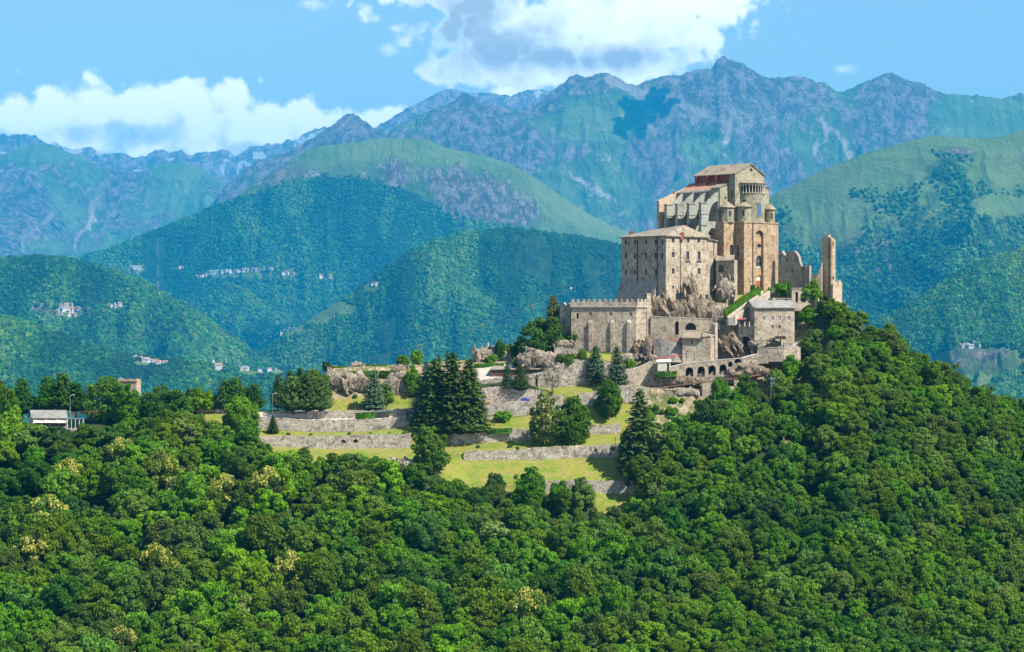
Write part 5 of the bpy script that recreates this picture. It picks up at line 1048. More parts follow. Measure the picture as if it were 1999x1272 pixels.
# ruins on the crest
def ruin_nave():
    r = empty('ruined_nave', (*pt(1519, 1020), zat(560, 1020)), 'jagged roofless ruin with hollow arch openings between the church and the lone tower', 'ruin')
    A, B = pt(1519, 1022), pt(1568, 1014); m = MB(); L = math.hypot(B[0] - A[0], B[1] - A[1])
    prof = [(1519, 498), (1522, 491), (1526, 489), (1530, 496), (1533, 499), (1537, 492), (1543, 488.5), (1550, 489), (1555, 494), (1559, 502), (1561, 512), (1564, 520), (1568, 518)]
    top = [ray_uz(A, B, *p) for p in prof]; top[0] = (0, top[0][1]); top[-1] = (L, top[-1][1])
    wall(m, A, B, zat(575, 1018), 0, [hole(A, B, 'arch', 1522, 497, 1527.5, 513), hole(A, B, 'arch', 1534, 502, 1537.5, 511), hole(A, B, 'arch', 1545, 525, 1547.5, 533)], 1.6, top=top[::-1], back=True)
    m.build('wall', M['stone_grey'], r)
    m = MB(); A2, B2 = pt(1557, 1017), pt(1578, 1012); L2 = math.hypot(B2[0] - A2[0], B2[1] - A2[1])
    tp = [ray_uz(A2, B2, *p) for p in ((1557, 530), (1561, 521), (1566, 524), (1570, 518), (1576, 517.5), (1578, 519))]; tp[0] = (0, tp[0][1]); tp[-1] = (L2, tp[-1][1])
    wall(m, A2, B2, zat(580, 1013), 0, [], 1.6, top=tp[::-1], back=True); m.prism([pt(1574, 1008), pt(1580, 1009), pt(1580, 1014), pt(1574, 1013)], zat(575, 1010), zat(516.5, 1010)); m.build('side_wall', M['stone_grey'], r)
    m = MB(); wall(m, pt(1578, 1022), pt(1598, 1020), zat(580, 1020), zat(535, 1020), [], 1.0, back=True); m.build('rear_wall', M['stone_grey'], r)
ruin_nave()
def ruin_tower():
    r = empty('ruined_tower', (*pt(1610, 1006), zat(570, 1006)), 'lone tall ruined brown stone tower with broken top standing on the wooded crest', 'tower')
    T = Frame(1621.5, 1002, (0.741, 0.671)); f0 = T.f_for(1603.5, 0); s1 = T.s_for(1631, 0); zt = zat(463, 1002); z0 = zat(600, 1002)
    a, b, c, d = T.p(0, f0), T.p(0, 0), T.p(s1, 0), T.p(s1, f0); m = MB(); La = math.hypot(b[0] - a[0], b[1] - a[1]); Lb = math.hypot(c[0] - b[0], c[1] - b[1])
    rs = random.Random(3)
    tp = [(La, zt)] + [(La * (1 - k / 6), zt + (1.2 if k == 3 else .7) * rs.random()) for k in range(1, 6)] + [(0, zt - 1.2)]
    wall(m, a, b, z0, 0, [], 1.2, top=tp, back=True); wall(m, b, c, z0, 0, [hole(b, c, 'rect', 1625.5, 471, 1627.5, 481), hole(b, c, 'arch', 1625, 538, 1628, 546)], 1.2, top=[(Lb, zt - .8), (Lb * .6, zt - .3), (Lb * .3, zt - .9), (0, zt)], back=True)
    wall(m, c, d, z0, zt - .9); wall(m, d, a, z0, zt - 1.1); m.build('wall', M['stone_tan'], r)
    m = MB(); P = [T.p(.6, -1.4), T.p(1.6, -1.4), T.p(1.6, f0 * .6), T.p(.6, f0 * .6)]; m.prism([P[3], P[0], P[1], P[2]], zt - 1.5, zt + 1.2); m.build('broken_top', M['stone_tan'], r)
    m = MB(); A, B = pt(1590, 1003), pt(1604, 1002); L = math.hypot(B[0] - A[0], B[1] - A[1]); wall(m, A, B, z0, 0, [], 1.2, top=[(L, zat(512, 1002)), (L * .8, zat(525, 1002)), (L * .5, zat(533, 1002)), (L * .15, zat(548, 1002)), (0, zat(560, 1002))], back=True); m.build('sloping_buttress', M['stone_tan'], r)
    m = MB(); A, B = pt(1626, 997), pt(1643.5, 1000); L = math.hypot(B[0] - A[0], B[1] - A[1]); wall(m, A, B, z0, 0, [], 1.5, top=[(L, zat(552, 1000)), (L * .8, zat(546, 1000)), (L * .6, zat(553, 1000)), (L * .3, zat(550, 1000)), (0, zat(554, 998))], back=True); wall(m, B, (B[0] + 1, B[1] + 7), z0, zat(552, 1000)); m.build('low_forewall', M['stone_tan'], r)
    for zz in range(0): pass
ruin_tower()

# ------------------------------------------------------------------ rocks
def rock(name, label, px, py, Y, w, h, d, seed, mat='rock', sub=5, lean=0.0, sharp=1.0, cat='rock', group=None, flat=True):
    """craggy outcrop about w,h metres in view, d deep: leaning slabs and blocks fused into one body"""
    c = W(px, py, Y); bm = bmesh.new(); rs = random.Random(seed * 13 + 5); n = int(14 + w * h / 7); dip = rs.uniform(-.35, .35) + lean
    for i in range(n):
        u, v_ = rs.uniform(-1, 1), rs.uniform(-1, 1)
        if i % 3 and abs(u) > .6 and v_ > .2: v_ -= .7
        cx_, cz_ = u * w * .42 + lean * v_ * w * .45, v_ * h * .40 * (1 - .35 * abs(u)); cy_ = rs.uniform(-.5, .5) * d * .6 + v_ * d * .12
        bw, bd, bh = w * rs.uniform(.07, .16), d * rs.uniform(.12, .25), h * rs.uniform(.12, .34); ang = dip + rs.uniform(-.25, .25); rot = Matrix.Rotation(ang, 3, 'Y') @ Matrix.Rotation(rs.uniform(-.5, .5), 3, 'Z')
        vs = [bm.verts.new(rot @ Vector((rs.uniform(-1, 1) * bw, rs.uniform(-1, 1) * bd, rs.uniform(-1, 1) * bh)) + Vector((cx_, cy_, cz_))) for _ in range(13)]
        bmesh.ops.convex_hull(bm, input=vs)
    core = bmesh.ops.create_icosphere(bm, subdivisions=2, radius=1, matrix=Matrix.Diagonal((w * .40, d * .36, h * .40, 1)))
    me = bpy.data.meshes.new(name); bm.to_mesh(me); bm.free(); o = bpy.data.objects.new(name, me)
    md = o.modifiers.new('r', 'REMESH'); md.mode = 'VOXEL'; md.voxel_size = max(.24, min(w, h) / 36)
    dc = o.modifiers.new('d', 'DECIMATE'); dc.ratio = .10
    m2 = baked(o); m2.name = name
    rv_ = Vector((seed * 3.7, seed * 1.3, seed * 7.1))
    for v in m2.vertices: v.co += v.normal * .12 * mnoise.noise(v.co * .9 + rv_) + v.normal * .05 * mnoise.noise(v.co * 2.7 + rv_)
    m2.materials.clear(); m2.materials.append(M[mat]); m2['local'] = 1
    o = bpy.data.objects.new(name, m2); COL.objects.link(o); o.location = c
    return tag(o, label, cat, group)
rock('cliff', 'jagged brown cliff at the foot of the monastery beside the battlemented hall', 1291, 604, 993, 11, 15, 9, 1, lean=-.1)
rock('cliff', 'broad brown crag in the middle below the monastery front', 1325, 612, 992.5, 13, 13, 9, 2)
rock('cliff', 'brown crag at the right half of the cliff, next to the green garden', 1368, 609, 992, 14, 14, 9, 3)
rock('rock_spire', 'thin dark-shadowed rock spire climbing the monastery front wall', 1351, 572, 994.5, 4.6, 16, 5, 4, lean=.05)
rock('cliff', 'pale tan rocks at the right end of the cliff above the retaining wall', 1406, 611, 991.5, 11, 10.5, 7, 5, mat='rock_grey')
rock('crag', 'crag below the shadowed vault between the monastery and the church', 1416, 563, 1003, 8, 11, 5, 6, mat='rock_grey')
rock('crag', 'steep diagonal grey and brown slab of rock between the pier and the arched wall', 1419, 660, 980, 8.5, 15, 6, 7, lean=-.45)
rock('cliff', 'brown rock rising under the right corner of the battlemented hall', 1247, 683, 983, 7, 8.5, 6, 8)
rock('cliff', 'pointed reddish rock between the hall and the curved bastion', 1265, 680, 981, 5, 11, 5, 9)
rock('rock_bank', 'rough brown bank below the pointed rock, left of the white shelter', 1283, 700, 979, 12, 4.5, 6, 10, mat='rock_grey')
rock('rock_bank', 'rock bank under the guest house wall', 1497, 670, 976, 14, 4.4, 6, 11, mat='rock_grey')
rock('rock_infill', 'natural rock showing inside the big round arch', 1455, 684, 983, 5, 6, 4, 12)
rock('boulder', 'big grey boulder with a dark cleft under the round dark trees', 1045, 697, 984, 14, 8, 7, 13, mat='rock_grey')
rock('boulder', 'rounded grey boulder just left of the blue-grey flat roof', 1075, 701, 984, 8, 7, 6, 14, mat='rock_grey')
rock('boulder', 'low pale boulder under the bush left of the battlemented hall', 1098, 672, 989, 9, 5, 6, 15, mat='rock_grey')
rock('boulder', 'pale smooth rock beside the second blue spruce', 1226, 698, 982, 8, 5, 5, 16, mat='rock_grey')
rock('rocky_knoll', 'cone-shaped rocky knoll with a small white cross on top', 953, 691, 1002, 16, 7, 9, 17, mat='rock_grey', sharp=.6)
rock('rock_outcrop', 'layered pale outcrop at the left edge of the garden mound', 668, 742, 988, 17, 9.5, 6, 18, mat='rock_grey')
rock('rock_outcrop', 'brown outcrop behind the tall blue fir on the garden mound', 705, 752, 987, 12, 9, 5, 19)
rock('rock_outcrop', 'steep streaked outcrop right of the tall blue fir', 775, 755, 985, 14, 12, 5, 20, mat='rock_grey', lean=.2)
rock('rock_outcrop', 'reddish rock top right of the long hedge on the mound', 782, 722, 994, 14, 4.5, 6, 21)
rock('rock_outcrop', 'small pale rock peeping over the hedge on the mound', 697, 713, 996, 7, 3, 4, 22, mat='rock_grey')
rock('rock_bank', 'stony bank above the two lower arches under the footbridge', 1330, 766, 966, 18, 5, 5, 23, mat='rock_grey')
rock('rock_bank', 'brown broken bank between the viaduct and the footbridge', 1330, 742, 968, 20, 4.5, 4, 24)
rock('rock_bank', 'bare brown slope right of the smallest viaduct arches', 1460, 722, 968, 18, 6.5, 5, 25)
rock('rock_bank', 'pale broken rocks left of the pylon under the footbridge', 1420, 765, 964, 14, 6, 5, 26, mat='rock_grey')
rock('rock_bank', 'brown and pale rubble at the foot of the lowest lawn', 785, 905, 921, 15, 4.5, 5, 27, mat='rock_grey')
for i, (px_, py_) in enumerate(((1348, 735), (1371, 733), (1392, 731), (1413, 729))):
    rock('rock_infill', ('natural rock filling the foot of the first arch of the viaduct from the left', 'natural rock filling the second viaduct arch from the left', 'natural rock filling the third viaduct arch from the left', 'natural rock filling the fourth viaduct arch from the left')[i], px_, py_, 971.5, 3.2, 3.6, 2.6, 40 + i, mat='rock_grey')
def cross():
    m = MB(); x, y, z = W(953, 675, 1002); m.box(x - .1, x + .1, y - .1, y + .1, z - 1.5, z + 1.4); m.box(x - .55, x - .1, y - .08, y + .08, z + .6, z + .8); m.box(x + .1, x + .55, y - .08, y + .08, z + .6, z + .8)
    tag(m.build('cross', M['white']), 'small white cross standing on the rocky knoll', 'cross')
cross()
# ------------------------------------------------------------------ foliage meshes
def leaf_quads(P, N, size, rs, jit=.75, aspect=.8):
    n = len(P); R = rs.normal(size=(n, 3)); N = N + jit * R; N /= np.linalg.norm(N, axis=1)[:, None]
    T = np.cross(N, rs.normal(size=(n, 3))); T /= np.maximum(1e-6, np.linalg.norm(T, axis=1))[:, None]; B = np.cross(N, T)
    s = (size * (.6 + .8 * rs.rand(n)))[:, None]; bend = N * s * .25
    a = P - T * s; b = P - B * s * aspect + bend * rs.rand(n, 1); c = P + T * s; d = P + B * s * aspect + bend * rs.rand(n, 1)
    co = np.stack([a, b, c, d], 1).reshape(-1, 3); f = np.arange(4 * n).reshape(n, 4)
    return co, f
def broadleaf(name, seed, mat, R=5.0, Hc=7.5, z0=2.5, lobes=46, per=150, leaf=.34, flower=0.0, open_=0.0, lr=.225, skirt=1.55):
    """crown of R metres radius, Hc high above z0: many leafy clumps set over an uneven dome"""
    rs = np.random.RandomState(seed); Ps, Ns, Fl = [], [], []
    lobes = int(lobes * 1.3); per = int(per * .85)
    for i in range(lobes):
        th = rs.rand() * 2 * math.pi; u = rs.rand() ** .8; ph = math.acos(1 - skirt * u)            # from the top down past the equator
        rr = (.62 + .38 * rs.rand()) * (1 - .12 * math.sin(3 * th + seed))
        c = np.array([math.cos(th) * math.sin(ph) * R * rr * .82, math.sin(th) * math.sin(ph) * R * rr * .82, z0 + Hc * .42 + math.cos(ph) * Hc * .5 * rr])
        bite = math.cos(th - seed * 2.1) * math.sin(ph); c[:2] *= 1 + .22 * math.cos(2 * th + seed) ; c[2] -= Hc * .16 * max(0, bite) + Hc * .05 * math.sin(5 * th + seed)
        r = R * lr * (.55 + .95 * rs.rand() ** 1.6); n = int(per * (.7 + .6 * rs.rand()) * (1 - open_))
        d = rs.normal(size=(n, 3)); d /= np.linalg.norm(d, axis=1)[:, None]
        out = c - np.array([0, 0, z0 + Hc * .35]); out /= np.linalg.norm(out)
        d = d + out * .45 + np.array([0, 0, .25]); d /= np.linalg.norm(d, axis=1)[:, None]
        p = c + d * r * (.60 + .55 * rs.rand(n, 1)) * np.array([1, 1, .78])
        Ps.append(p); Ns.append(d); Fl.append(np.full(n, (1.0 if rs.rand() < flower else 0.0)) * (rs.rand(n) < .75))
    P, N, Fv = np.concatenate(Ps), np.concatenate(Ns), np.concatenate(Fl)
    co, f = leaf_quads(P, N, np.full(len(P), leaf), rs)
    me = mesh_np(name, co, f, [mat]); me['local'] = 1
    me.attributes.new('flower', 'FLOAT', 'FACE').data.foreach_set('value', Fv.astype(np.float32))
    return me
def conifer(name, seed, mat, R=3.0, H=14.0, levels=30, leaf=.34, droop=.35, full=1.0, top=.04, powr=.9):
    rs = np.random.RandomState(seed); Ps, Ns, S = [], [], []
    for i in range(levels):
        t = (i + rs.rand() * .6) / levels; z = H * (.06 + .94 * t); rad = R * (top + (1 - t) ** powr) * (.85 + .3 * rs.rand())
        nb = int(7 + 9 * (1 - t) * full)
        for k in range(nb):
            a = 2 * math.pi * (k + rs.rand() * .9) / nb + i * 1.3; L = rad * (.75 + .4 * rs.rand()); m = max(4, int(L * 7.5))
            s = (np.arange(m) + rs.rand(m)) / m; x = s * L
            wv = (rs.rand(m) - .5) * (.25 + .55 * s * (1 - s) * 2) * L * .55
            zz = z - droop * L * s ** 1.4 + .10 * L * s * s * 2 + (rs.rand(m) - .5) * .25
            P = np.stack([math.cos(a) * x - math.sin(a) * wv, math.sin(a) * x + math.cos(a) * wv, zz], 1)
            N = np.stack([np.full(m, math.cos(a) * .5), np.full(m, math.sin(a) * .5), np.full(m, .85)], 1)
            Ps.append(P); Ns.append(N); S.append(leaf * (1.05 - .35 * s))
    P, N, S = np.concatenate(Ps), np.concatenate(Ns), np.concatenate(S)
    co, f = leaf_quads(P, N, S, rs, .35, .55); me = mesh_np(name, co, f, [mat]); me['local'] = 1
    return me
def trunk_mesh(name, seed, H=6.0, r=.28, limbs=6, spread=3.2):
    rs = random.Random(seed); mb = MB(); pts = [(0, 0, -2.0)]; x = y = 0
    for i in range(6): x += rs.uniform(-.12, .12); y += rs.uniform(-.12, .12); pts.append((x, y, H * i / 5))
    mb.tube(pts, [r * 1.3, r * 1.15, r, r * .85, r * .7, r * .5, r * .3], 7)
    for k in range(limbs):
        a = 2 * math.pi * k / limbs + rs.random(); i = rs.choice([3, 4, 5]); b = Vector(pts[i]); e = b + Vector((math.cos(a) * spread, math.sin(a) * spread, H * .45)); mid = (b + e) / 2 + Vector((0, 0, -.4))
        mb.tube([b, mid, e], [r * .45, r * .3, r * .1], 5)
    me = bpy.data.meshes.new(name); me.from_pydata(mb.v, [], mb.f); me.materials.append(M['bark']); me['local'] = 1
    return me
M['leaf_mid'] = foliage('leaves_mid_green', (0.0521, 0.1354, 0.0104), (0.1301, 0.2604, 0.0243))
M['leaf_dark'] = foliage('leaves_dark_green', (0.0298, 0.0893, 0.0112), (0.0744, 0.1823, 0.0223))
M['leaf_olive'] = foliage('leaves_olive', (0.0694, 0.1322, 0.0134), (0.1456, 0.2296, 0.0269))
M['leaf_bright'] = foliage('leaves_bright', (0.0775, 0.1938, 0.0093), (0.1783, 0.3332, 0.0217))
M['leaf_pale'] = foliage('leaves_pale_willow', (0.115, 0.165, 0.035), (0.190, 0.250, 0.060), trans=.2)
M['leaf_flower'] = foliage('chestnut_in_flower', (0.050, 0.098, 0.010), (0.100, 0.165, 0.020), flower=(0.46, 0.46, 0.08))
M['needle'] = foliage('dark_needles', (0.030, 0.060, 0.008), (0.072, 0.125, 0.015), trans=.08)
M['needle_blue'] = foliage('blue_green_needles', (0.040, 0.078, 0.038), (0.095, 0.145, 0.075), trans=.08)
M['needle_yellow'] = foliage('yellowish_needles', (0.080, 0.100, 0.010), (0.150, 0.165, 0.022), trans=.1)
M['purple'] = foliage('purple_leaves', (0.07, 0.02, 0.03), (0.14, 0.045, 0.06))
M['bare'] = foliage('thin_grey_leaves', (0.15, 0.13, 0.09), (0.24, 0.22, 0.16), trans=.1)
CR = {}
for i, (mk, R, H, lob, per, lf, fl, op) in enumerate([('leaf_mid', 5.0, 8.0, 52, 215, .27, 0, 0), ('leaf_mid', 4.6, 9.0, 46, 215, .27, 0, 0), ('leaf_dark', 5.2, 8.5, 54, 215, .27, 0, 0), ('leaf_dark', 4.4, 7.5, 42, 225, .27, 0, 0),
        ('leaf_olive', 5.2, 8.0, 54, 205, .26, 0, 0), ('leaf_olive', 4.8, 9.0, 48, 205, .27, 0, 0), ('leaf_bright', 4.6, 7.5, 46, 210, .28, 0, 0), ('leaf_bright', 4.0, 8.5, 40, 210, .28, 0, 0), ('leaf_flower', 4.6, 8.5, 48, 200, .27, .58, 0), ('leaf_pale', 4.4, 9.5, 44, 110, .26, 0, .15)]):
    CR[mk.replace('leaf_', '') + str(i)] = broadleaf('crown', 100 + i, M[mk], R, H, 2.2, lob, per, lf, fl, op)
TONES = {'mid': ['mid0', 'mid1'], 'dark': ['dark2', 'dark3'], 'olive': ['olive4', 'olive5'], 'bright': ['bright6', 'bright7'], 'flower': ['flower8'], 'pale': ['pale9']}
CRH = {'mid0': 9.9, 'mid1': 10.9, 'dark2': 10.4, 'dark3': 9.4, 'olive4': 9.9, 'olive5': 10.9, 'bright6': 9.4, 'bright7': 10.4, 'flower8': 10.4, 'pale9': 11.4}
CRR = {'mid0': 5.0, 'mid1': 4.6, 'dark2': 5.2, 'dark3': 4.4, 'olive4': 5.2, 'olive5': 4.8, 'bright6': 4.6, 'bright7': 4.0, 'flower8': 4.6, 'pale9': 4.4}
for k in ('mid0', 'mid1', 'dark2', 'olive4', 'bright6', 'bright7', 'pale9', 'dark3', 'olive5'):      # lawn trees: leafy right down
    sd = int(k[-1]); CR['lawn_' + k] = broadleaf('crown', 200 + sd, M['leaf_' + k[:-1]], CRR[k], CRH[k] - .8, .5, 80, 170, .25, 0, .2 if 'pale' in k else 0, .24, 1.92); CRH['lawn_' + k] = CRH[k]; CRR['lawn_' + k] = CRR[k]
TR = [trunk_mesh('trunk', s) for s in (1, 2, 3)]
CN = {'spruce': conifer('crown', 11, M['needle'], 3.4, 16, 36, .40, .34, 1.5, .10, .68), 'fir': conifer('crown', 12, M['needle_blue'], 3.2, 12, 28, .38, .12, 1.4, .10, .66), 'cedar': conifer('crown', 13, M['needle'], 4.6, 12, 22, .40, -.12, 1.3, .22, .62),
      'spruce2': conifer('crown', 14, M['needle'], 3.8, 16, 38, .42, .38, 1.6, .10, .66), 'cypress': conifer('crown', 15, M['needle'], .8, 6, 22, .20, -.9, .8, .5, .5), 'yellow': conifer('crown', 16, M['needle_yellow'], 2.9, 10, 24, .36, .05, 1.2, .25, .6), 'poplar': conifer('crown', 17, M['leaf_dark'], 2.6, 12, 30, .38, -.35, 1.2, .28, .55)}
CNH = {'spruce': 16, 'fir': 12, 'cedar': 12, 'spruce2': 16, 'cypress': 6, 'yellow': 10, 'poplar': 12}; CNR = {'spruce': 3.4, 'fir': 3.2, 'cedar': 4.6, 'spruce2': 3.8, 'cypress': .8, 'yellow': 2.9, 'poplar': 2.6}
CT = trunk_mesh('trunk', 9, 10, .22, 0)
RND = random.Random(77)
def place_tree(name, label, kind, loc, sx, sz, group=None, rz=None, tint=None):
    """tree with trunk and crown at loc, crown scaled sx wide, sz high"""
    r = empty(name, loc, label, 'tree', group, RND.uniform(0, 6.28) if rz is None else rz)
    con = kind in CN
    for nm, me in (('trunk', CT if con else TR[RND.randrange(3)]), ('crown', CN[kind] if con else CR[kind])):
        o = bpy.data.objects.new(nm, me); COL.objects.link(o); o.parent = r; o.scale = (sx, sx, sz)
        if nm == 'crown' and not con: o.scale = (sx * RND.uniform(.85, 1.15), sx * RND.uniform(.85, 1.15), sz)
        if nm == 'trunk' and kind == 'cypress': o.scale = (.4, .4, .4)
        if tint and nm == 'crown': o.color = tint
    return r
def tree(name, label, kind, px, top, bot, wid, Y=None, group=None, tint=None):
    """tree whose foot shows at (px,bot), top at top, crown wid wide (photograph pixels)"""
    if kind in CR and 'lawn_' + kind in CR: kind = 'lawn_' + kind
    if Y is None:
        g = ground_at(px, bot)
        if g is None: g = W(px, bot, 1000)
    else:
        x, y = pt(px, Y); g = Vector((x, Y, drop(x, Y)))
    h = (bot - top) * g.y / F if Y is None else zat(top, Y) - g.z; w = wid * g.y / F
    H = CNH.get(kind) or CRH[kind]; R = CNR.get(kind) or CRR[kind]
    return place_tree(name, label, kind, g, w / 2 / R, h / H, group, tint=tint)
# ------------------------------------------------------------------ terraces, left half
def ribbon(name, label, lo, hi, p0, p1, mat='terrace', rise=.35, th=.7, holes=(), group='dry stone terrace walls of the garden', step=6, jag=.9, seed=0):
    """dry stone wall following two contour lines of the hill"""
    rs = random.Random(seed + int(p0)); n = max(2, int((p1 - p0) / step)); st = []
    for i in range(n + 1):
        px = p0 + (p1 - p0) * i / n; Y0, b = cline(lo, px); Y1, t = cline(hi, px); st.append((px, Y0 - .25, t - rise / .19 + rs.uniform(-jag, jag) * 2, b))
    st[0] = (*st[0][:2], st[0][2], st[0][3]);
    return simple_wall(name, label, 'wall', st, mat, th, holes, group=group, foot=1.2)
ribbon('terrace_wall', 'lowest terrace wall, right stretch, ending under the dark spruce', 'a0', 'a1', 1062, 1238)
ribbon('terrace_wall', 'rough terrace wall half hidden by treetops, left of the lowest lawn', 'a0', 'a1', 752, 832)
ribbon('terrace_wall', 'second terrace wall from below, long right stretch under the grass bank', 'b0', 'b1', 905, 1212)
ribbon('terrace_wall', 'third terrace wall from below with two small dark arches, left stretch', 'c0', 'c1', 500, 802, step=20, holes=[('arch', 666, 858, 675, 864.5), ('arch', 689.5, 857, 698.5, 864)])
ribbon('terrace_wall', 'third terrace wall from below, between the big spruces and the leafy round tree', 'c0', 'c1', 880, 1050)
ribbon('terrace_wall', 'short terrace wall right of the leafy round tree', 'c0', 'c1', 1130, 1212)
ribbon('terrace_wall', 'tall pale wall of the car terrace, left of the spruces', 'd0', 'd1', 486, 800, rise=.2)
ribbon('terrace_wall', 'pale wall with gapped parapet in front of the parked cars', 'd0', 'd1', 928, 1100, rise=.9)
ribbon('terrace_wall', 'stone wall left of the cistern ramp, under the two spruces', 'd0', 'd1', 1130, 1262, rise=.3)
ribbon('terrace_wall', 'upper low wall behind the car terrace, below the garden mound', 'e0', 'e1', 600, 800, rise=.5)
ribbon('terrace_wall', 'rubble wall behind the parked cars', 'e0', 'e1', 925, 1062, rise=.3)
ribbon('terrace_wall', 'wall with a tiny niche behind the bare tree', 'f0', 'f1', 1050, 1212, rise=.2)
ribbon('terrace_wall', 'wall under the long pergola roof', 'f0', 'f1', 925, 1045, rise=.2)
simple_wall('hedge_side_wall', 'thin grey wall running from the knoll to the dark trees', 'wall', [(972, 1000, 689, 700), (1012, 999, 689, 699), (1022, 999, 689, 699)], 'terrace', .6)
simple_wall('path_wall', 'low pale wall below the bench, climbing toward the hall', 'wall', [(1082, 986, 676, 683), (1110, 985, 679, 687), (1146, 984, 686, 694)], 'terrace', .5)
simple_wall('ramp_wall', 'wide pale rubble wall right of the second blue spruce', 'wall', [(1212, 975, 722, 755), (1245, 976, 716, 748), (1280, 977, 709, 735)], 'terrace', .9)
# long pergola roofs
def pergola():
    r = empty('long_pergola', (*pt(956, 984), zat(735, 984)), 'long low building with one pale roof plane and dark open front above the parked cars', 'shed')
    x0, x1 = pt(958, 983)[0], pt(1065, 983)[0]; zt = zat(714, 986)
    m = MB(); m.slab([(x0 - .3, 982, zat(720.5, 982)), (x1 + .3, 981, zat(719.5, 981)), (x1 + .3, 987, zt), (x0 + .6, 988, zt)], .25); m.build('roof', M['slate'], r)
    m = MB(); m.box(x0 + .3, x1, 986, 987.5, zat(738, 984), zt - .4); m.build('rear_wall', M['stone_grey'], r)
    for i in range(8):
        x = x0 + .5 + (x1 - x0 - 1) * i / 7; m = MB(); m.box(x - .18, x + .18, 982.6, 982.96, zat(739, 983), zat(721, 983)); m.build('post', M['wood'], r)
    m = MB(); z = zat(729, 982.3); m.tube([(x0, 982.3, z), (x1, 982.3, z)], .07, 5); m.tube([(x0, 982.3, z - .6), (x1, 982.3, z - .6)], .06, 5)
    for i in range(18): x = x0 + (x1 - x0) * i / 17; m.tube([(x, 982.3, z - 1.4), (x, 982.3, z)], .06, 4)
    m.build('railing', M['door'], r)
pergola()
def flat_roof():
    r = empty('grey_canopy', (*pt(1141, 981), zat(712, 981)), 'small pale blue-grey flat canopy between the boulders and the first blue spruce', 'canopy')
    x, y = pt(1141, 981); m = MB(); m.slab([(x - 2.8, y - 1, zat(706.5, 980)), (x + 2.4, y - 1, zat(706.5, 980)), (x + 2.2, y + 4, zat(698, 985)), (x - 1.6, y + 4, zat(698, 985))], .2); m.build('roof', M['metal'], r)
    for dx in (-2.4, 2.0): m = MB(); m.box(x + dx - .1, x + dx + .1, y - .7, y - .5, zat(714, 980), zat(707.5, 980)); m.build('post', M['rust'], r)
flat_roof()
# cars
def car(label, px, py, Y, mat, ang=0.1):
    L_, Wd = 4.1, 1.7; r = empty('parked_car', (*pt(px, Y), zat(py, Y)), label, 'car', 'cars parked on the terrace road', ang); ca, sa = math.cos(ang), math.sin(ang)
    prof = [(-2.05, .35), (-2.05, .75), (-1.9, .95), (-1.35, 1.0), (-.85, 1.42), (.65, 1.46), (1.3, 1.05), (1.95, .95), (2.05, .7), (2.05, .35)]
    def side(pr, w): return [(a, -w, b) for a, b in pr], [(a, w, b) for a, b in pr]
    def mk(name, pr, w, mat_, par):
        m = MB(); a, b = side(pr, w); n = len(pr); m.add(a + b, [tuple(range(n)), tuple(range(2 * n - 1, n - 1, -1))] + [(i, n + i, n + (i + 1) % n, (i + 1) % n) for i in range(n)])
        me = bpy.data.meshes.new(name); me.from_pydata(m.v, [], m.f); me.materials.append(M[mat_]); me['local'] = 1
        bm = bmesh.new(); bm.from_mesh(me); bmesh.ops.recalc_face_normals(bm, faces=bm.faces); bmesh.ops.bevel(bm, geom=[e for e in bm.edges], offset=.05, segments=1, affect='EDGES'); bm.to_mesh(me); bm.free()
        o = bpy.data.objects.new(name, me); COL.objects.link(o); o.parent = par; return o
    mk('body', prof, Wd / 2, mat, r); mk('windows', [(-1.2, 1.04), (-.82, 1.36), (.6, 1.40), (1.12, 1.06)], Wd / 2 + .01, 'glass', r)
    for x in (-1.3, 1.3):
        for y in (-.78, .78):
            m = MB(); m.tube([(x, y - .1, .33), (x, y + .1, .33)], .33, 14); me = bpy.data.meshes.new('wheel'); me.from_pydata(m.v, [], m.f); me.materials.append(M['dark']); me['local'] = 1; o = bpy.data.objects.new('wheel', me); COL.objects.link(o); o.parent = r
    return r
def carpaint(n, c):
    M[n] = plain(n + '_paint', c, rough=.3, var=.04, spec=.6)
carpaint('car_red', (0.60, 0.02, 0.03)); carpaint('car_blue', (0.02, 0.05, 0.35)); carpaint('car_black', (0.02, 0.025, 0.03)); carpaint('car_navy', (0.02, 0.04, 0.07)); carpaint('car_white', (0.75, 0.75, 0.75))
car('small red car between two dark cars on the terrace road', 955, 792, 967.5, 'car_red')
car('dark car nearest the big spruces, left of the red car', 934, 793, 967.5, 'car_navy', .15)
car('black car half hidden by the wall, right of the red car', 978, 790.5, 967.8, 'car_black')
car('blue car in tree shade, rightmost of the parked cars', 1025, 784, 969, 'car_blue', -.1)
car('white vehicle with pale roof behind the bare tree', 1088, 728, 984, 'car_white', .15)
car('red car at the far left end of the terrace road', 494, 803.5, 967, 'car_red', 1.2)
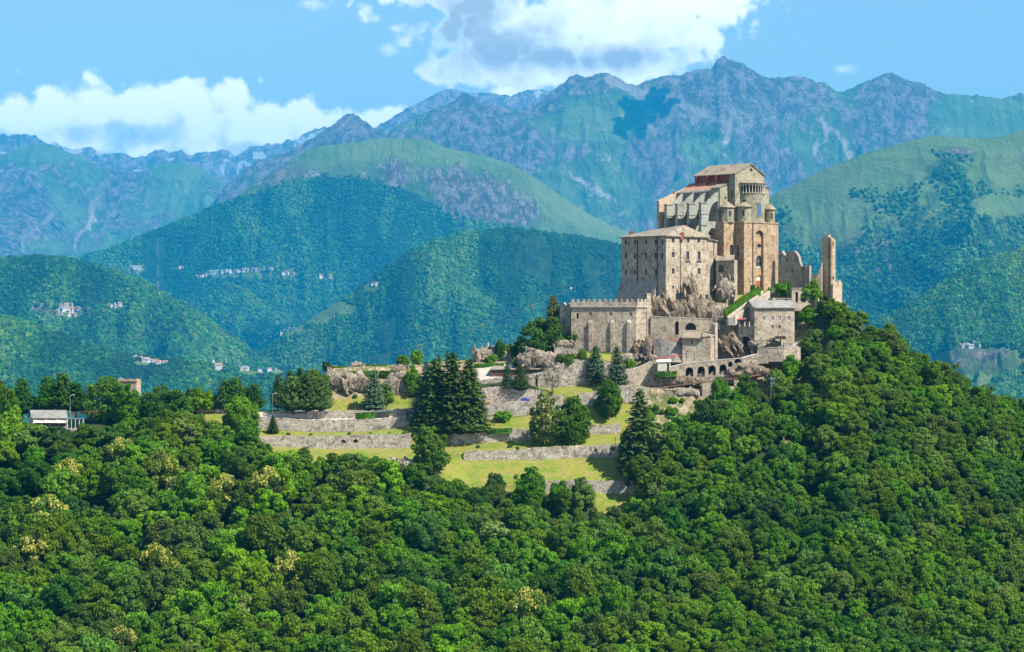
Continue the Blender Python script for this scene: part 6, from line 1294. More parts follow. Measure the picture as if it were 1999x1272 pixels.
# left house with awning
def left_house():
    r = empty('roadside_house', (*pt(60, 962), zat(838, 962)), 'low house with grey slab roof and cream awning at the far left among trees', 'house')
    A, B, D, E = pt(65, 964), pt(130, 962), pt(126, 970), pt(57, 972); z0, z1 = zat(842, 962), zat(815, 962); m = MB(); L = math.hypot(B[0] - A[0], B[1] - A[1])
    wall(m, A, B, z0, z1, [hole(A, B, 'rect', 72, 824, 128, 832)], .5); le = math.hypot(A[0] - E[0], A[1] - E[1]); wall(m, E, A, z0, 0, [], .4, top=[(le, z1), (le / 2, zat(801, 967)), (0, z1)]); wall(m, B, D, z0, z1); wall(m, D, E, z0, z1); m.build('wall', M['trim'], r)
    h = hole(A, B, 'rect', 72, 824, 128, 832); w = MB(); q = shrink(h, 1.02); w.add([to3(A, B, *p, .45) for p in q], [(0, 1, 2, 3)]); w.build('window', M['wood'], r)
    mid = lambda a, b: ((a[0] + b[0]) / 2, (a[1] + b[1]) / 2); r0, r1 = mid(A, E), mid(B, D); zr = zat(800, 967); ez = z1 - .1
    rf = MB(); rf.slab([(A[0] - .5, A[1] - .8, ez), (B[0] + .6, B[1] - .8, ez), (r1[0] + .3, r1[1], zr), (r0[0] - .6, r0[1], zr)], .25); rf.slab([(D[0] + .6, D[1] + .6, ez), (E[0] - .6, E[1] + .6, ez), (r0[0] - .6, r0[1], zr), (r1[0] + .3, r1[1], zr)], .25); rf.build('roof', M['slate_grey'], r)
    z = z1 - .35; n = 3
    for i in range(3):
        a = A[0] + .3 + (L - .3) * i / 3; b = a + (L - .3) / 3 - .08; w = MB(); ya = A[1] + (B[1] - A[1]) * i / 3
        w.slab([(a, ya - 2.1, z - 1.5), (b, ya - 2.3, z - 1.5), (b, ya - .05, z), (a, ya - .05, z)], .06); w.build('awning', M['awning'], r)
    m = MB()
    for i in range(5): x = A[0] + .3 + (L - .3) * i / 4; m.box(x - .06, x + .06, A[1] - 2.2, A[1] - 2.08, z0, z - 1.5)
    m.build('awning_frame', M['white'], r)
M['awning'] = plain('cream_awning_cloth', (0.62, 0.55, 0.48), var=.06)
left_house()
simple_wall('forecourt_wall', 'pale retaining wall below the roadside house with the cream awning', 'wall', [(40, 958, 836, 848), (100, 957, 836, 850), (160, 957, 835, 852)], 'terrace', .6)
def glass_shelter():
    r = empty('glazed_terrace', (*pt(145, 961), zat(836, 961)), 'greenish glazed dining terrace with slim posts right of the roadside house', 'shelter')
    x0, x1 = pt(131, 961)[0], pt(163, 961)[0]; z0, z1 = zat(836, 961), zat(817.5, 961)
    m = MB(); m.box(x0, x1, 961, 964, z1, z1 + .12); m.build('roof', M['metal'], r); m = MB(); m.box(x0 + .1, x1 - .1, 963.5, 963.6, z0, z1 - .01); m.build('glass_panel', M['greenglass'], r)
    for i in range(5): x = x0 + .1 + (x1 - x0 - .2) * i / 4; m = MB(); m.box(x - .07, x + .07, 961.05, 961.2, z0, z1); m.build('post', M['white'], r)
M['greenglass'] = plain('greenish_glass', (0.12, 0.22, 0.17), rough=.2, spec=.6)
glass_shelter()
def stub_tower():
    r = empty('square_tower', (*pt(252, 990), zat(790, 990)), 'top of a square brown stone tower rising above the left skyline trees', 'tower')
    a, b, c, d = pt(230, 990), pt(267, 988), pt(275, 993), pt(238, 997); m = MB(); z0, z1 = zat(840, 990), zat(739, 990)
    L = math.hypot(b[0] - a[0], b[1] - a[1]); rs = random.Random(4); wall(m, a, b, z0, 0, [], .7, top=[(L, z1)] + [(L * k / 8, z1 + rs.uniform(-.3, .4)) for k in range(7, 0, -1)] + [(0, z1)], back=True); wall(m, b, c, z0, z1 - .2, [], .7, back=True); wall(m, c, d, z0, z1 - .3); wall(m, d, a, z0, z1); m.build('wall', M['stone_tan'], r)
    m = MB(); m.prism([pt(229.5, 989.7), pt(267.5, 987.7), pt(267.5, 988.3), pt(229.5, 990.3)], z1 - 1.1, z1 - .8); m.build('string_course', M['brick'], r)
stub_tower()
# garden mound details
def hedge(label, pts, w, h, seed, name='hedge', mat='hedge', cat='hedge'):
    """clipped hedge: leafy skin on a long box; pts (px,Y,py_base)"""
    rs = np.random.RandomState(seed); P = [Vector((*pt(a, Y), zat(b, Y))) for a, Y, b in pts]; Ps, Ns = [], []
    mb = MB()
    for a, b in zip(P[:-1], P[1:]):
        d = (b - a); L = d.length; t = Vector((d.x, d.y, 0)).normalized(); nrm = Vector((t.y, -t.x, 0)); n = int(L * (2 * h + w) * 13)
        k = rs.rand(n); side = rs.choice(3, n, p=[h / (2 * h + w), w / (2 * h + w), h / (2 * h + w)]); v = rs.rand(n)
        for q, sd, vv in zip(k, side, v):
            base = a + d * q
            if sd == 0: Ps.append(base + nrm * w / 2 + Vector((0, 0, h * vv))); Ns.append(nrm)
            elif sd == 1: Ps.append(base + nrm * w * (vv - .5) + Vector((0, 0, h))); Ns.append(Vector((0, 0, 1)))
            else: Ps.append(base - nrm * w / 2 + Vector((0, 0, h * vv))); Ns.append(-nrm)
        e = .92; c = [a + nrm * w / 2 * e, b + nrm * w / 2 * e, b - nrm * w / 2 * e, a - nrm * w / 2 * e]
        mb.add([(u.x, u.y, u.z - .8) for u in c] + [(u.x, u.y, u.z + h * .97) for u in c], [(0, 1, 5, 4), (1, 2, 6, 5), (2, 3, 7, 6), (3, 0, 4, 7), (4, 5, 6, 7)])
    co, f = leaf_quads(np.array([tuple(p) for p in Ps]), np.array([tuple(p) for p in Ns]), np.full(len(Ps), .2), rs, .5)
    base = len(co); co = np.concatenate([co, np.array(mb.v)]); f = np.concatenate([f, np.array(mb.f) + base])
    me = mesh_np(name, co, f, [M[mat]]); o = bpy.data.objects.new(name, me); COL.objects.link(o); me.transform(Matrix.Translation(-P[0])); me['local'] = 1; o.location = P[0]
    return tag(o, label, cat)
hedge('long clipped hedge on the garden mound, in front of the purple-brown roof', [(674, 991, 733), (722, 990, 733), (738, 990, 732)], 1.2, 1.8, 1)
hedge('clipped hedge right of the tall blue fir on the mound', [(740, 990, 732), (780, 990, 733)], 1.2, 1.7, 2)
hedge('clipped hedge at the back of the mound against the blue valley', [(702, 999, 718), (756, 998, 718)], 1.0, 1.4, 3)
hedge('short clipped hedge near the stone gate piers on the mound', [(648, 996, 720), (678, 995, 720)], 1.0, 1.1, 4)
hedge('flat clipped hedge left of the long pergola roof', [(926, 992, 716), (984, 991, 714)], 1.2, 1.1, 5)
hedge('bright clipped hedge climbing diagonally beside the garden stair', [(1414, 981, 614), (1452, 992, 588), (1482, 1001, 570)], 1.7, 2.3, 6, mat='bright_hedge') if False else None
M['bright_hedge'] = foliage('bright_hedge_leaves', (0.055, 0.16, 0.008), (0.10, 0.25, 0.015))
hedge('bright clipped hedge climbing diagonally beside the garden stair', [(1416, 979.5, 616), (1450, 989.5, 591), (1482, 998.5, 571)], 1.8, 2.2, 6, mat='bright_hedge')
hedge('small dark clipped hedge at the left of the church door', [(1465, 1001, 567), (1474, 1001, 566)], 1.6, 2.0, 7)
hedge('small round-edged hedge at the right of the church door', [(1499, 1001, 567), (1511, 1001, 567)], 1.5, 1.2, 8)
hedge('dark square hedge at the left end of the upper garden wall', [(1513, 1003, 561), (1536, 1002, 561)], 1.5, 1.5, 9)
hedge('low hedge above the third terrace wall, left of the round tree', [(950, 952, 843), (1000, 950.5, 841)], 1.2, 1.1, 10)
hedge('low hedge on the bank over the second terrace wall', [(1040, 951, 836), (1100, 950, 833)], 1.2, .9, 11) if False else None
hedge('grass-topped bank of shrubs left of the viaduct arches', [(1279, 967, 733), (1322, 966, 730)], 2.6, 1.2, 12)
def mound_roof():
    m = MB(); a, b = pt(681, 993), pt(736, 992); m.slab([(a[0], a[1], zat(724, 993)), (b[0], b[1], zat(722, 992)), (b[0], b[1] + 4, zat(719.5, 996)), (a[0] + .5, a[1] + 4, zat(720.5, 997))], .3)
    r = empty('mound_shed', (a[0], a[1], zat(726, 993)), 'long low purple-brown roof between two hedges on the garden mound', 'shed'); m.build('roof', M['door_roof'], r)
    m = MB(); m.box(a[0] + .4, b[0] - .4, a[1] + .6, a[1] + 3, zat(731, 993), zat(724, 993) - .3); m.build('wall', M['stone_grey'], r)
M['door_roof'] = plain('purple_brown_roof', (0.20, 0.12, 0.12))
mound_roof()
for px, lab in ((641, 'left stone gate pier on the edge of the garden mound'), (645.5, 'right stone gate pier on the edge of the garden mound, next to the hedge')):
    m = MB(); x, y = pt(px, 993); m.box(x - .35, x + .35, y - .35, y + .35, zat(728, 993), zat(717, 993)); m.box(x - .45, x + .45, y - .45, y + .45, zat(717, 993) + .001, zat(716, 993)); tag(m.build('gate_pier', M['stone']), lab, 'pier')
def green_canopy():
    r = empty('green_canopy', (*pt(750, 968), zat(817, 968)), 'flat dark green canopy on posts on the car terrace', 'canopy'); a, b = pt(733, 967), pt(767, 967)
    m = MB(); m.slab([(a[0], 967, zat(804.5, 967)), (b[0], 966.4, zat(801.5, 966.4)), (b[0], 970.5, zat(799.5, 970)), (a[0], 970.5, zat(802, 970))], .15); m.build('roof', M['canopy'], r)
    for x, y in ((a[0] + .2, 967.2), (b[0] - .2, 966.8), ((a[0] + b[0]) / 2, 967)): m = MB(); m.box(x - .08, x + .08, y - .08, y + .08, zat(818, 967), zat(803.5, 967)); m.build('post', M['wood'], r)
M['canopy'] = plain('dark_green_canopy', (0.05, 0.11, 0.09))
green_canopy()
hedge('olive hedge beside the green canopy on the car terrace', [(694, 967, 814), (731, 966.8, 812)], 1.3, 1.6, 13)
# low wooden fence along the mound foot
def fence(label, pts, n, name='wooden_fence'):
    m = MB(); P = [Vector((*pt(a, Y), zat(b, Y))) for a, Y, b in pts]; L = len(P) - 1
    Q = [P[min(L - 1, int(t))].lerp(P[min(L - 1, int(t)) + 1], t - min(L - 1, int(t))) for t in [L * i / n for i in range(n + 1)]]
    for q in Q: m.tube([q - Vector((0, 0, .4)), q + Vector((0, 0, 1.1))], .07, 5)
    for k in (.5, 1.05): m.tube([q + Vector((0, 0, k)) for q in Q], .055, 5)
    o = m.build(name, M['wood']); return tag(o, label, 'fence')
fence('rustic wooden fence below the dry grass bank of the mound', [(628, 984, 802), (690, 984, 801), (730, 983, 798), (768, 982, 795)], 20)
fence('thin fence along the footpath left of the battlemented hall', [(1108, 984, 680), (1130, 983, 684), (1152, 982, 689)], 9)
fence('dark railing under the bright poplars left of the car terrace', [(385, 975, 806), (420, 973, 805), (445, 972, 804)], 14)
fence('wooden rail along the grass ramp behind the roadside house', [(132, 970, 811), (160, 969, 808), (195, 967, 806)], 12)
# lamps, pylons, masts
def lamp(label, px, top, bot, Y, name='street_lamp'):
    x, y = pt(px, Y); z0, z1 = zat(bot, Y), zat(top, Y); r = empty(name, (x, y, z0), label, 'lamp'); m = MB(); m.tube([(x, y, z0 - 1), (x, y, z1)], [.14, .07], 8); m.build('pole', M['metal'], r)
    m = MB(); m.tube([(x, y, z1 - .1), (x + 1.2, y, z1 + .15)], .05, 6); m.box(x + .9, x + 1.7, y - .15, y + .15, z1 + .1, z1 + .25); m.build('lamp_head', M['white'], r)
lamp('slim grey street lamp in front of the dark trees right of the roadside house', 137, 771, 812, 972)
lamp('grey lamp post standing left of the cedars', 532, 768, 802, 970)
lamp('short pale post by the parked dark car', 931, 768, 792, 967)
def lattice(name, label, px, top, bot, Y, w0, w1, mat='metal', arms=(), cat='pylon', r_=.07, group=None):
    x, y = pt(px, Y); z0, z1 = zat(bot, Y), zat(top, Y); n = max(4, int((z1 - z0) / (w0 * 1.2))); r = empty(name, (x, y, z0), label, cat, group); m = MB()
    def c(t): w = w0 + (w1 - w0) * t; return [Vector((x + a * w / 2, y + b * w / 2, z0 - 1 + (z1 - z0 + 1) * t)) for a, b in ((-1, -1), (1, -1), (1, 1), (-1, 1))]
    for k in range(4): m.tube([c(0)[k], c(1)[k]], r_, 4)
    for i in range(n):
        a, b = c(i / n), c((i + 1) / n)
        for k in range(4): m.tube([a[k], b[(k + 1) % 4]], r_ * .6, 4); m.tube([a[(k + 1) % 4], b[k]], r_ * .6, 4)
    m.build('mast', M[mat], r)
    for (t, L) in arms:
        m = MB(); z = z0 + (z1 - z0) * t; m.tube([(x - L, y, z), (x, y, z + L * .25), (x + L, y, z)], r_ * 1.2, 4); m.tube([(x - L, y, z), (x + L, y, z)], r_ * 1.2, 4); m.build('cross_arm', M[mat], r)
lattice('lattice_pylon', 'grey lattice mast rising out of the trees beside the footbridge end', 1508, 736, 822, 958, 1.5, 1.0, arms=((.97, 1.4), (.86, 1.2)))
lattice('lattice_pylon', 'slanting thin steel pole with a bracket beside the tall dark spruce', 1201, 853, 880, 930, .3, .2, arms=((.9, .5),), cat='pole', r_=.05)
# overhead line with marker balls
def cable():
    A, B = W(720, 700, 1150), W(1194, 524, 1015); r = empty('overhead_cable', A, 'long thin cable with red and white marker balls sagging toward the monastery', 'cable'); pts = []
    for i in range(41): t = i / 40; p = A.lerp(B, t); p.z -= 4.2 * 4 * t * (1 - t) * .9; pts.append(p)
    m = MB(); m.tube(pts, .07, 4); m.build('wire', M['white'], r)
    for t, c in ((.23, 'red'), (.50, 'red'), (.70, 'red'), (.86, 'white')):
        p = pts[int(t * 40)]; m = MB(); m.lathe(p.x, p.y, [(.01, p.z - .42), (.3, p.z - .3), (.42, p.z), (.3, p.z + .3), (.01, p.z + .42)], 10); m.build('marker_ball', M[c], r)
cable()
# cafe terrace: parasols, people
def parasol(label, px, py, Y, mat):
    x, y = pt(px, Y); z = zat(py, Y); r = empty('parasol', (x, y, z - 2.4), label, 'parasol', 'parasols on the cafe terrace'); m = MB(); m.tube([(x, y, z - 2.4), (x, y, z + .2)], .04, 6); m.build('pole', M['metal'], r)
    m = MB(); m.lathe(x, y, [(1.5, z - .45), (1.45, z - .35), (.05, z + .2)], 8); m.build('canopy', M[mat], r)
parasol('dark parasol standing left on the cafe terrace', 1437, 621, 979, 'canopy')
parasol('red parasol in the middle of the cafe terrace', 1445, 621, 978, 'red')
parasol('dark parasol next to the guest house', 1451.5, 620, 979, 'car_navy')
def person_mesh(cloth):
    vs = [(0, 0, .92), (0, 0, 1.15), (0, 0, 1.4), (0, 0, 1.52), (0, .01, 1.68), (.1, 0, .88), (.11, .02, .5), (.12, 0, .08), (-.1, 0, .88), (-.11, -.05, .5), (-.13, .02, .08), (.2, 0, 1.4), (.26, .02, 1.12), (.24, -.1, .9), (-.2, 0, 1.4), (-.27, .02, 1.12), (-.24, -.12, .92), (.12, -.12, .05), (-.13, -.1, .05)]
    es = [(0, 1), (1, 2), (2, 3), (3, 4), (0, 5), (5, 6), (6, 7), (0, 8), (8, 9), (9, 10), (2, 11), (11, 12), (12, 13), (2, 14), (14, 15), (15, 16), (7, 17), (10, 18)]
    rad = [.15, .14, .16, .06, .11, .1, .07, .05, .1, .07, .05, .07, .05, .035, .07, .05, .035, .04, .04]
    me = bpy.data.meshes.new('person'); me.from_pydata(vs, es, []); o = bpy.data.objects.new('tmp', me)
    md = o.modifiers.new('s', 'SKIN'); o.modifiers.new('u', 'SUBSURF').levels = 1
    if not me.skin_vertices: pass
    for i, sv in enumerate(me.skin_vertices[0].data): sv.radius = (rad[i], rad[i]); sv.use_root = i == 0
    m2 = baked(o)
    m2.materials.clear()
    for k in (cloth, 'skin', 'trousers'): m2.materials.append(M[k])
    for p in m2.polygons: z = p.center.z; p.material_index = 1 if z > 1.5 or (abs(p.center.x) > .2 and z < 1.1) else (2 if z < .95 else 0)
    m2['local'] = 1; return m2
M['skin'] = plain('skin', (0.50, 0.30, 0.21), var=.05); M['trousers'] = plain('trousers', (0.06, 0.07, 0.12)); M['shirtblue'] = plain('blue_shirt', (0.15, 0.28, 0.55)); M['shirtgrey'] = plain('grey_shirt', (0.35, 0.35, 0.38))
PM = {}
for lab, px, py, Y, c in (('standing person in a white top at the left end of the cafe terrace railing', 1427, 634, 982, 'white'), ('standing person in a red top under the red parasol', 1443, 634, 979.6, 'red'), ('standing person in a blue top right of the red parasol', 1449, 634, 979.6, 'shirtblue'), ('standing person in a white top beside the guest house', 1456, 634, 979.4, 'white'),
                          ('person in a grey top walking on the approach road above the viaduct', 1398, 703, 972.2, 'shirtgrey'), ('person in a red top on the road by the small square house', 1441, 699.5, 972.2, 'red')):
    if c not in PM: PM[c] = person_mesh(c)
    o = bpy.data.objects.new('person', PM[c]); COL.objects.link(o); x, y = pt(px, Y); o.location = (x, y, zat(py, Y)); o.rotation_euler = (0, 0, RND.uniform(0, 6)); tag(o, lab, 'person')
def red_rail():
    r = empty('cafe_railing', (*pt(1424, 979.3), zat(634, 979)), 'pale railing with square piers edging the cafe terrace', 'railing')
    for px in (1424, 1432, 1444, 1454, 1463): m = MB(); x, y = pt(px, 979 - (px - 1424) * .02); m.box(x - .2, x + .2, y - .2, y + .2, zat(637, y), zat(628, y)); m.build('pier', M['trim'], r)
    a, b = pt(1424, 979), pt(1463, 978.2); m = MB(); m.tube([(*a, zat(629, 979)), (*b, zat(629, 979))], .06, 5); m.tube([(*a, zat(632, 979)), (*b, zat(632, 979))], .05, 5); m.build('rail', M['rust'], r)
red_rail()
# ------------------------------------------------------------------ single trees, placed one by one
T_ = [ # name, label, kind, px, top, bottom, width
 ('spruce', 'left spruce of the big dark group above the parked cars', 'spruce2', 850, 700, 838, 84), ('spruce', 'middle spruce of the big dark group, tallest', 'spruce', 884, 688, 845, 92), ('spruce', 'right spruce of the big dark group beside the dark parked car', 'spruce2', 916, 700, 842, 82), ('spruce', 'narrow blue-green spruce behind the left of the big dark group', 'fir', 832, 706, 815, 56),
 ('spruce', 'tall dark spruce standing alone at the right end of the lawns', 'spruce', 1249, 758, 925, 88), ('spruce', 'small young spruce on the grass in front of the long pale wall', 'spruce', 533, 811, 845, 26),
 ('fir', 'full blue-green fir on the garden mound above the green canopy', 'fir', 730, 722, 800, 50), ('spruce', 'left blue spruce of the pair below the battlemented hall', 'fir', 1163, 674, 748, 44), ('spruce', 'right blue spruce of the pair below the battlemented hall', 'fir', 1204, 675, 752, 46),
 ('fir', 'thin blue-green fir behind the wall above the blue car', 'fir', 990, 704, 762, 24), ('fir', 'rounded blue-green fir right of the thin fir, over the blue car', 'cedar', 1017, 714, 766, 36), ('fir', 'small bluish fir at the right end of the green canopy', 'fir', 812, 787, 824, 18), ('fir', 'tiny bluish fir left of the small bluish fir', 'fir', 796, 801, 822, 12),
 ('cedar', 'left spreading cedar of the trio above the long pale wall', 'cedar', 572, 734, 806, 66), ('cedar', 'middle cedar of the trio above the long pale wall', 'cedar', 602, 728, 808, 56), ('cedar', 'right cedar of the trio, next to the grass bank', 'cedar', 626, 738, 806, 46),
 ('cypress', 'slim dark cypress against the blue mountains behind the big spruces, right one', 'cypress', 873, 684, 716, 8), ('cypress', 'slim dark cypress behind the big spruces, left one', 'cypress', 857, 694, 722, 10),
 ('conifer', 'yellowish conical conifer rising left of the battlemented hall', 'yellow', 1080, 577, 650, 34),
 ('leafy_tree', 'big round dark tree left of the battlemented hall', 'dark2', 1055, 612, 694, 74), ('leafy_tree', 'round bright bush-like tree against the left foot of the hall', 'bright6', 1122, 634, 676, 48), ('leafy_tree', 'small yellow-green tree against the hall between its buttresses', 'olive4', 1187, 653, 684, 24), ('bush', 'low round bush right of the two blue spruces', 'bright6', 1230, 697, 722, 30),
 ('leafy_tree', 'dense green tree on the lawn below the ramp wall', 'mid0', 1190, 738, 812, 54), ('leafy_tree', 'big round leafy tree in the middle of the lawns', 'mid1', 1120, 765, 862, 72), ('willow', 'pale feathery willow left of the big round lawn tree', 'pale9', 1062, 762, 868, 56), ('small_palm', 'small palm-like tree on the grass under the gapped wall', 'bright7', 983, 797, 822, 30),
 ('bare_tree', 'thin half-bare pale tree in front of the niche wall', 'bare', 1078, 702, 772, 46), ('leafy_tree', 'large green tree hanging over the third lawn left of the spruce lawn', 'mid1', 838, 822, 918, 78),
 ('leafy_tree', 'green tree on the mound right of the streaked outcrop', 'bright6', 808, 711, 768, 40), ('leafy_tree', 'small bright tree on the skyline behind the mound', 'bright7', 815, 676, 712, 24), ('leafy_tree', 'flat-topped small dark tree on the skyline left of the bright one', 'olive4', 787, 692, 712, 26), ('leafy_tree', 'tiny tree beside the gate piers of the mound', 'dark3', 638, 703, 724, 18),
 ('bush', 'round clipped bush left of the long mound hedge', 'bright6', 666, 721, 738, 20), ('leafy_tree', 'small green tree between the knoll and the pergola', 'bright7', 1008, 694, 716, 20), ('leafy_tree', 'dark bushy tree at the left of the round dark tree', 'dark3', 1010, 661, 694, 26), ('leafy_tree', 'slender tree right of the rocky knoll', 'dark2', 976, 660, 698, 20), ('leafy_tree', 'low dark tree between the slender tree and the bushy one', 'olive5', 993, 668, 694, 24),
 ('poplar', 'dark pointed poplar at the left of the cedar trio', 'poplar', 543, 733, 800, 26), ('poplar', 'dark poplar behind the left cedar', 'poplar', 566, 725, 792, 28), ('poplar', 'dark poplar behind the middle cedar', 'poplar', 585, 720, 790, 26), ('leafy_tree', 'broad green tree behind the right cedar', 'mid0', 612, 716, 790, 56),
 ('leafy_tree', 'tall green tree standing in front of the dry grass slope left of the long wall', 'mid0', 470, 767, 856, 62), ('leafy_tree', 'pair of bright low trees left of the tall green tree, left one', 'bright6', 386, 754, 806, 44), ('leafy_tree', 'pair of bright low trees left of the tall green tree, right one', 'bright6', 408, 760, 806, 40),
 ('poplar', 'dark poplar second from the gap at the right end of the skyline row', 'poplar', 440, 742, 806, 38), ('poplar', 'dark poplar forming the top of the right skyline row', 'poplar', 460, 738, 806, 42), ('poplar', 'last dark poplar of the skyline row, beside the gap', 'poplar', 496, 750, 802, 36), ('poplar', 'short dark poplar filling the row before the last', 'poplar', 480, 756, 804, 34),
 ('poplar', 'dark pointed tree near the left edge above the roadside house', 'poplar', 43, 740, 812, 42), ('poplar', 'leftmost tree of the dark clump right of the roadside house', 'poplar', 92, 736, 806, 44), ('poplar', 'tallest tree of the dark clump right of the roadside house', 'poplar', 122, 730, 806, 50), ('poplar', 'right shoulder tree of the dark clump behind the lamp', 'poplar', 148, 748, 806, 44), ('poplar', 'low tree at the right end of the dark clump', 'dark3', 170, 762, 808, 30), ('leafy_tree', 'olive tree filling the gap between the left edge and the dark clump', 'dark2', 68, 770, 812, 36),
 ('leafy_tree', 'large spreading green tree left of the square tower', 'mid0', 208, 728, 822, 76), ('leafy_tree', 'green tree in front of the square tower', 'mid1', 248, 740, 828, 66), ('leafy_tree', 'low dark oak right of the square tower, left one', 'dark2', 292, 760, 828, 66), ('leafy_tree', 'low dark oak right of the square tower, right one', 'dark2', 330, 754, 836, 76), ('leafy_tree', 'far dark tree peeping behind the dark oaks', 'dark3', 312, 744, 810, 44), ('leafy_tree', 'dark oak at the right of the oak clump', 'dark3', 356, 764, 828, 44), ('leafy_tree', 'tree behind the oak clump toward the bright pair', 'dark2', 372, 752, 806, 36),
 ('leafy_tree', 'big green tree cut by the left edge of the view', 'mid0', 6, 736, 870, 70), ('leafy_tree', 'second big green tree by the left edge, lower', 'bright6', 20, 790, 885, 60),
 ('bush', 'bright round bush at the left foot of the third terrace wall', 'bright6', 590, 871, 908, 44), ('bush', 'dark pointed shrub left of the bright round bush', 'poplar', 523, 866, 902, 24), ('bush', 'shrub growing on the small terrace by the green canopy', 'bright7', 752, 744, 768, 24), ('bush', 'green shrub at the foot of the streaked outcrop', 'bright6', 760, 762, 784, 20),
 ('purple_shrub', 'round purple-leaved shrub on the garden terrace wall', 'purple', 1532, 574, 592, 26), ('bush', 'low dark green bush in the triangular garden lawn', 'dark3', 1424, 586, 602, 26), ('bush', 'pointed small green tree in the upper garden beside the ruin', 'bright7', 1524, 543, 562, 14), ('bush', 'round bush in the upper garden left of the wall end', 'olive4', 1538, 546, 562, 16),
 ('leafy_tree', 'green tree leaning over the crest left of the lone tower', 'bright6', 1583, 545, 592, 52), ('leafy_tree', 'green tree under the footbridge, left one', 'mid0', 1404, 730, 800, 34), ('leafy_tree', 'green tree rising beside the right footbridge piers', 'mid1', 1459, 722, 810, 50),
 ('dead_tree', 'grey leafless tree standing in the lower left wood', 'bare', 420, 1090, 1160, 50),
]
CR['bare'] = broadleaf('crown', 301, M['bare'], 4.2, 8.5, 2.0, 40, 60, .16, 0, .2); CRH['bare'] = 10.4; CRR['bare'] = 4.2
CR['purple'] = broadleaf('crown', 302, M['purple'], 4.2, 7, .4, 30, 150, .45); CRH['purple'] = 7.2; CRR['purple'] = 4.2
CNT = 0
for nm, lab, kd, px, tp, bt, wd in T_:
    Y = None
    if nm in ('purple_shrub',): Y = 997
    if lab.startswith(('pointed small', 'round bush in the upper')): Y = 1004
    if 'triangular' in lab: Y = 998
    tree(nm, lab, kd, px, tp, bt, wd, Y)
for px, tp, bt, wd, kd, lab in ((884, 930, 1002, 78, 'mid0', 'wide green tree closing the wood edge left of the lowest lawn'), (930, 945, 1005, 56, 'dark2', 'dark tree just left of the pointed dark tree at the wood edge'), (968, 917, 985, 44, 'dark2', 'pointed dark tree at the upper edge of the wood under the lowest lawn, left'), (1036, 903, 990, 66, 'mid1', 'tall tree at the wood edge overlapping the lowest lawn'), (1131, 924, 985, 36, 'dark3', 'small dark tree in front of the lowest terrace wall'), (1098, 950, 1005, 44, 'mid0', 'tree left of the small dark tree by the lowest wall'),
                                (1225, 835, 905, 44, 'mid0', 'green tree tucked behind the lone dark spruce, left side'), (1320, 803, 885, 88, 'mid1', 'wide tree right of the lone dark spruce'), (1380, 770, 860, 60, 'dark2', 'tree climbing below the footbridge piers'), (1440, 780, 850, 60, 'mid0', 'tree below the right footbridge piers'), (680, 877, 960, 110, 'mid1', 'very wide bright-topped tree at the wood edge below the arches'), (740, 885, 965, 80, 'mid0', 'wide tree right of the very wide one at the wood edge')):
    tree('leafy_tree', lab, kd, px, tp, bt, wd)
# chestnuts in flower, pale cream against the green
for px, tp, bt, wd, lab in ((325, 893, 950, 46, 'cream-flowering chestnut, brightest one, in the upper left wood'), (128, 900, 960, 44, 'half-flowering chestnut right below the roadside house'), (95, 972, 1040, 52, 'cream-flowering chestnut low at the left near the edge'), (436, 930, 985, 40, 'flowering chestnut below the tall green tree on the left'),
                            (520, 915, 985, 50, 'pale-flowering chestnut just left of the bright round bush'), (312, 1065, 1150, 54, 'chestnut with one creamy flowering flank in the lower left wood'), (70, 1040, 1110, 60, 'faintly flowering chestnut by the left edge, lower'), (245, 1228, 1290, 44, 'flowering chestnut at the bottom edge on the left'),
                            (1030, 1150, 1240, 60, 'cream-flowering chestnut at the bottom centre'), (560, 1080, 1150, 50, 'lightly flowering chestnut in the lower centre left'), (235, 860, 910, 34, 'small flowering chestnut near the skyline oaks')):
    tree('chestnut_tree', lab, 'flower8', px, tp - 12, bt + 22, wd * 1.5, group='chestnuts in flower')
# ------------------------------------------------------------------ the wood on the slope
def poly_in(px, py, P):
    c = False; j = len(P) - 1
    for i in range(len(P)):
        if (P[i][1] > py) != (P[j][1] > py) and px < (P[j][0] - P[i][0]) * (py - P[i][1]) / (P[j][1] - P[i][1]) + P[i][0]: c = not c
        j = i
    return c
FOREST = [(-420, 1420), (-420, 880), (-60, 860), (30, 868), (60, 885), (165, 885), (230, 862), (330, 868), (380, 868), (440, 880), (480, 890), (505, 925), (540, 948), (640, 940), (740, 945), (830, 955), (900, 968), (935, 980), (1060, 982), (1150, 990), (1165, 1035), (1235, 1040), (1250, 960), (1290, 905), (1350, 868), (1400, 835), (1440, 815), (1490, 800), (1497, 845), (1535, 870), (1553, 945), (1578, 965),
          (1568, 890), (1535, 850), (1520, 790), (1518, 750), (1560, 726), (1572, 705), (1585, 660), (1566, 640), (1562, 622), (1590, 622), (1604, 606), (1642, 610), (1690, 652), (1760, 725), (1850, 765), (1930, 812), (2060, 870), (2360, 1000), (2360, 1420)]
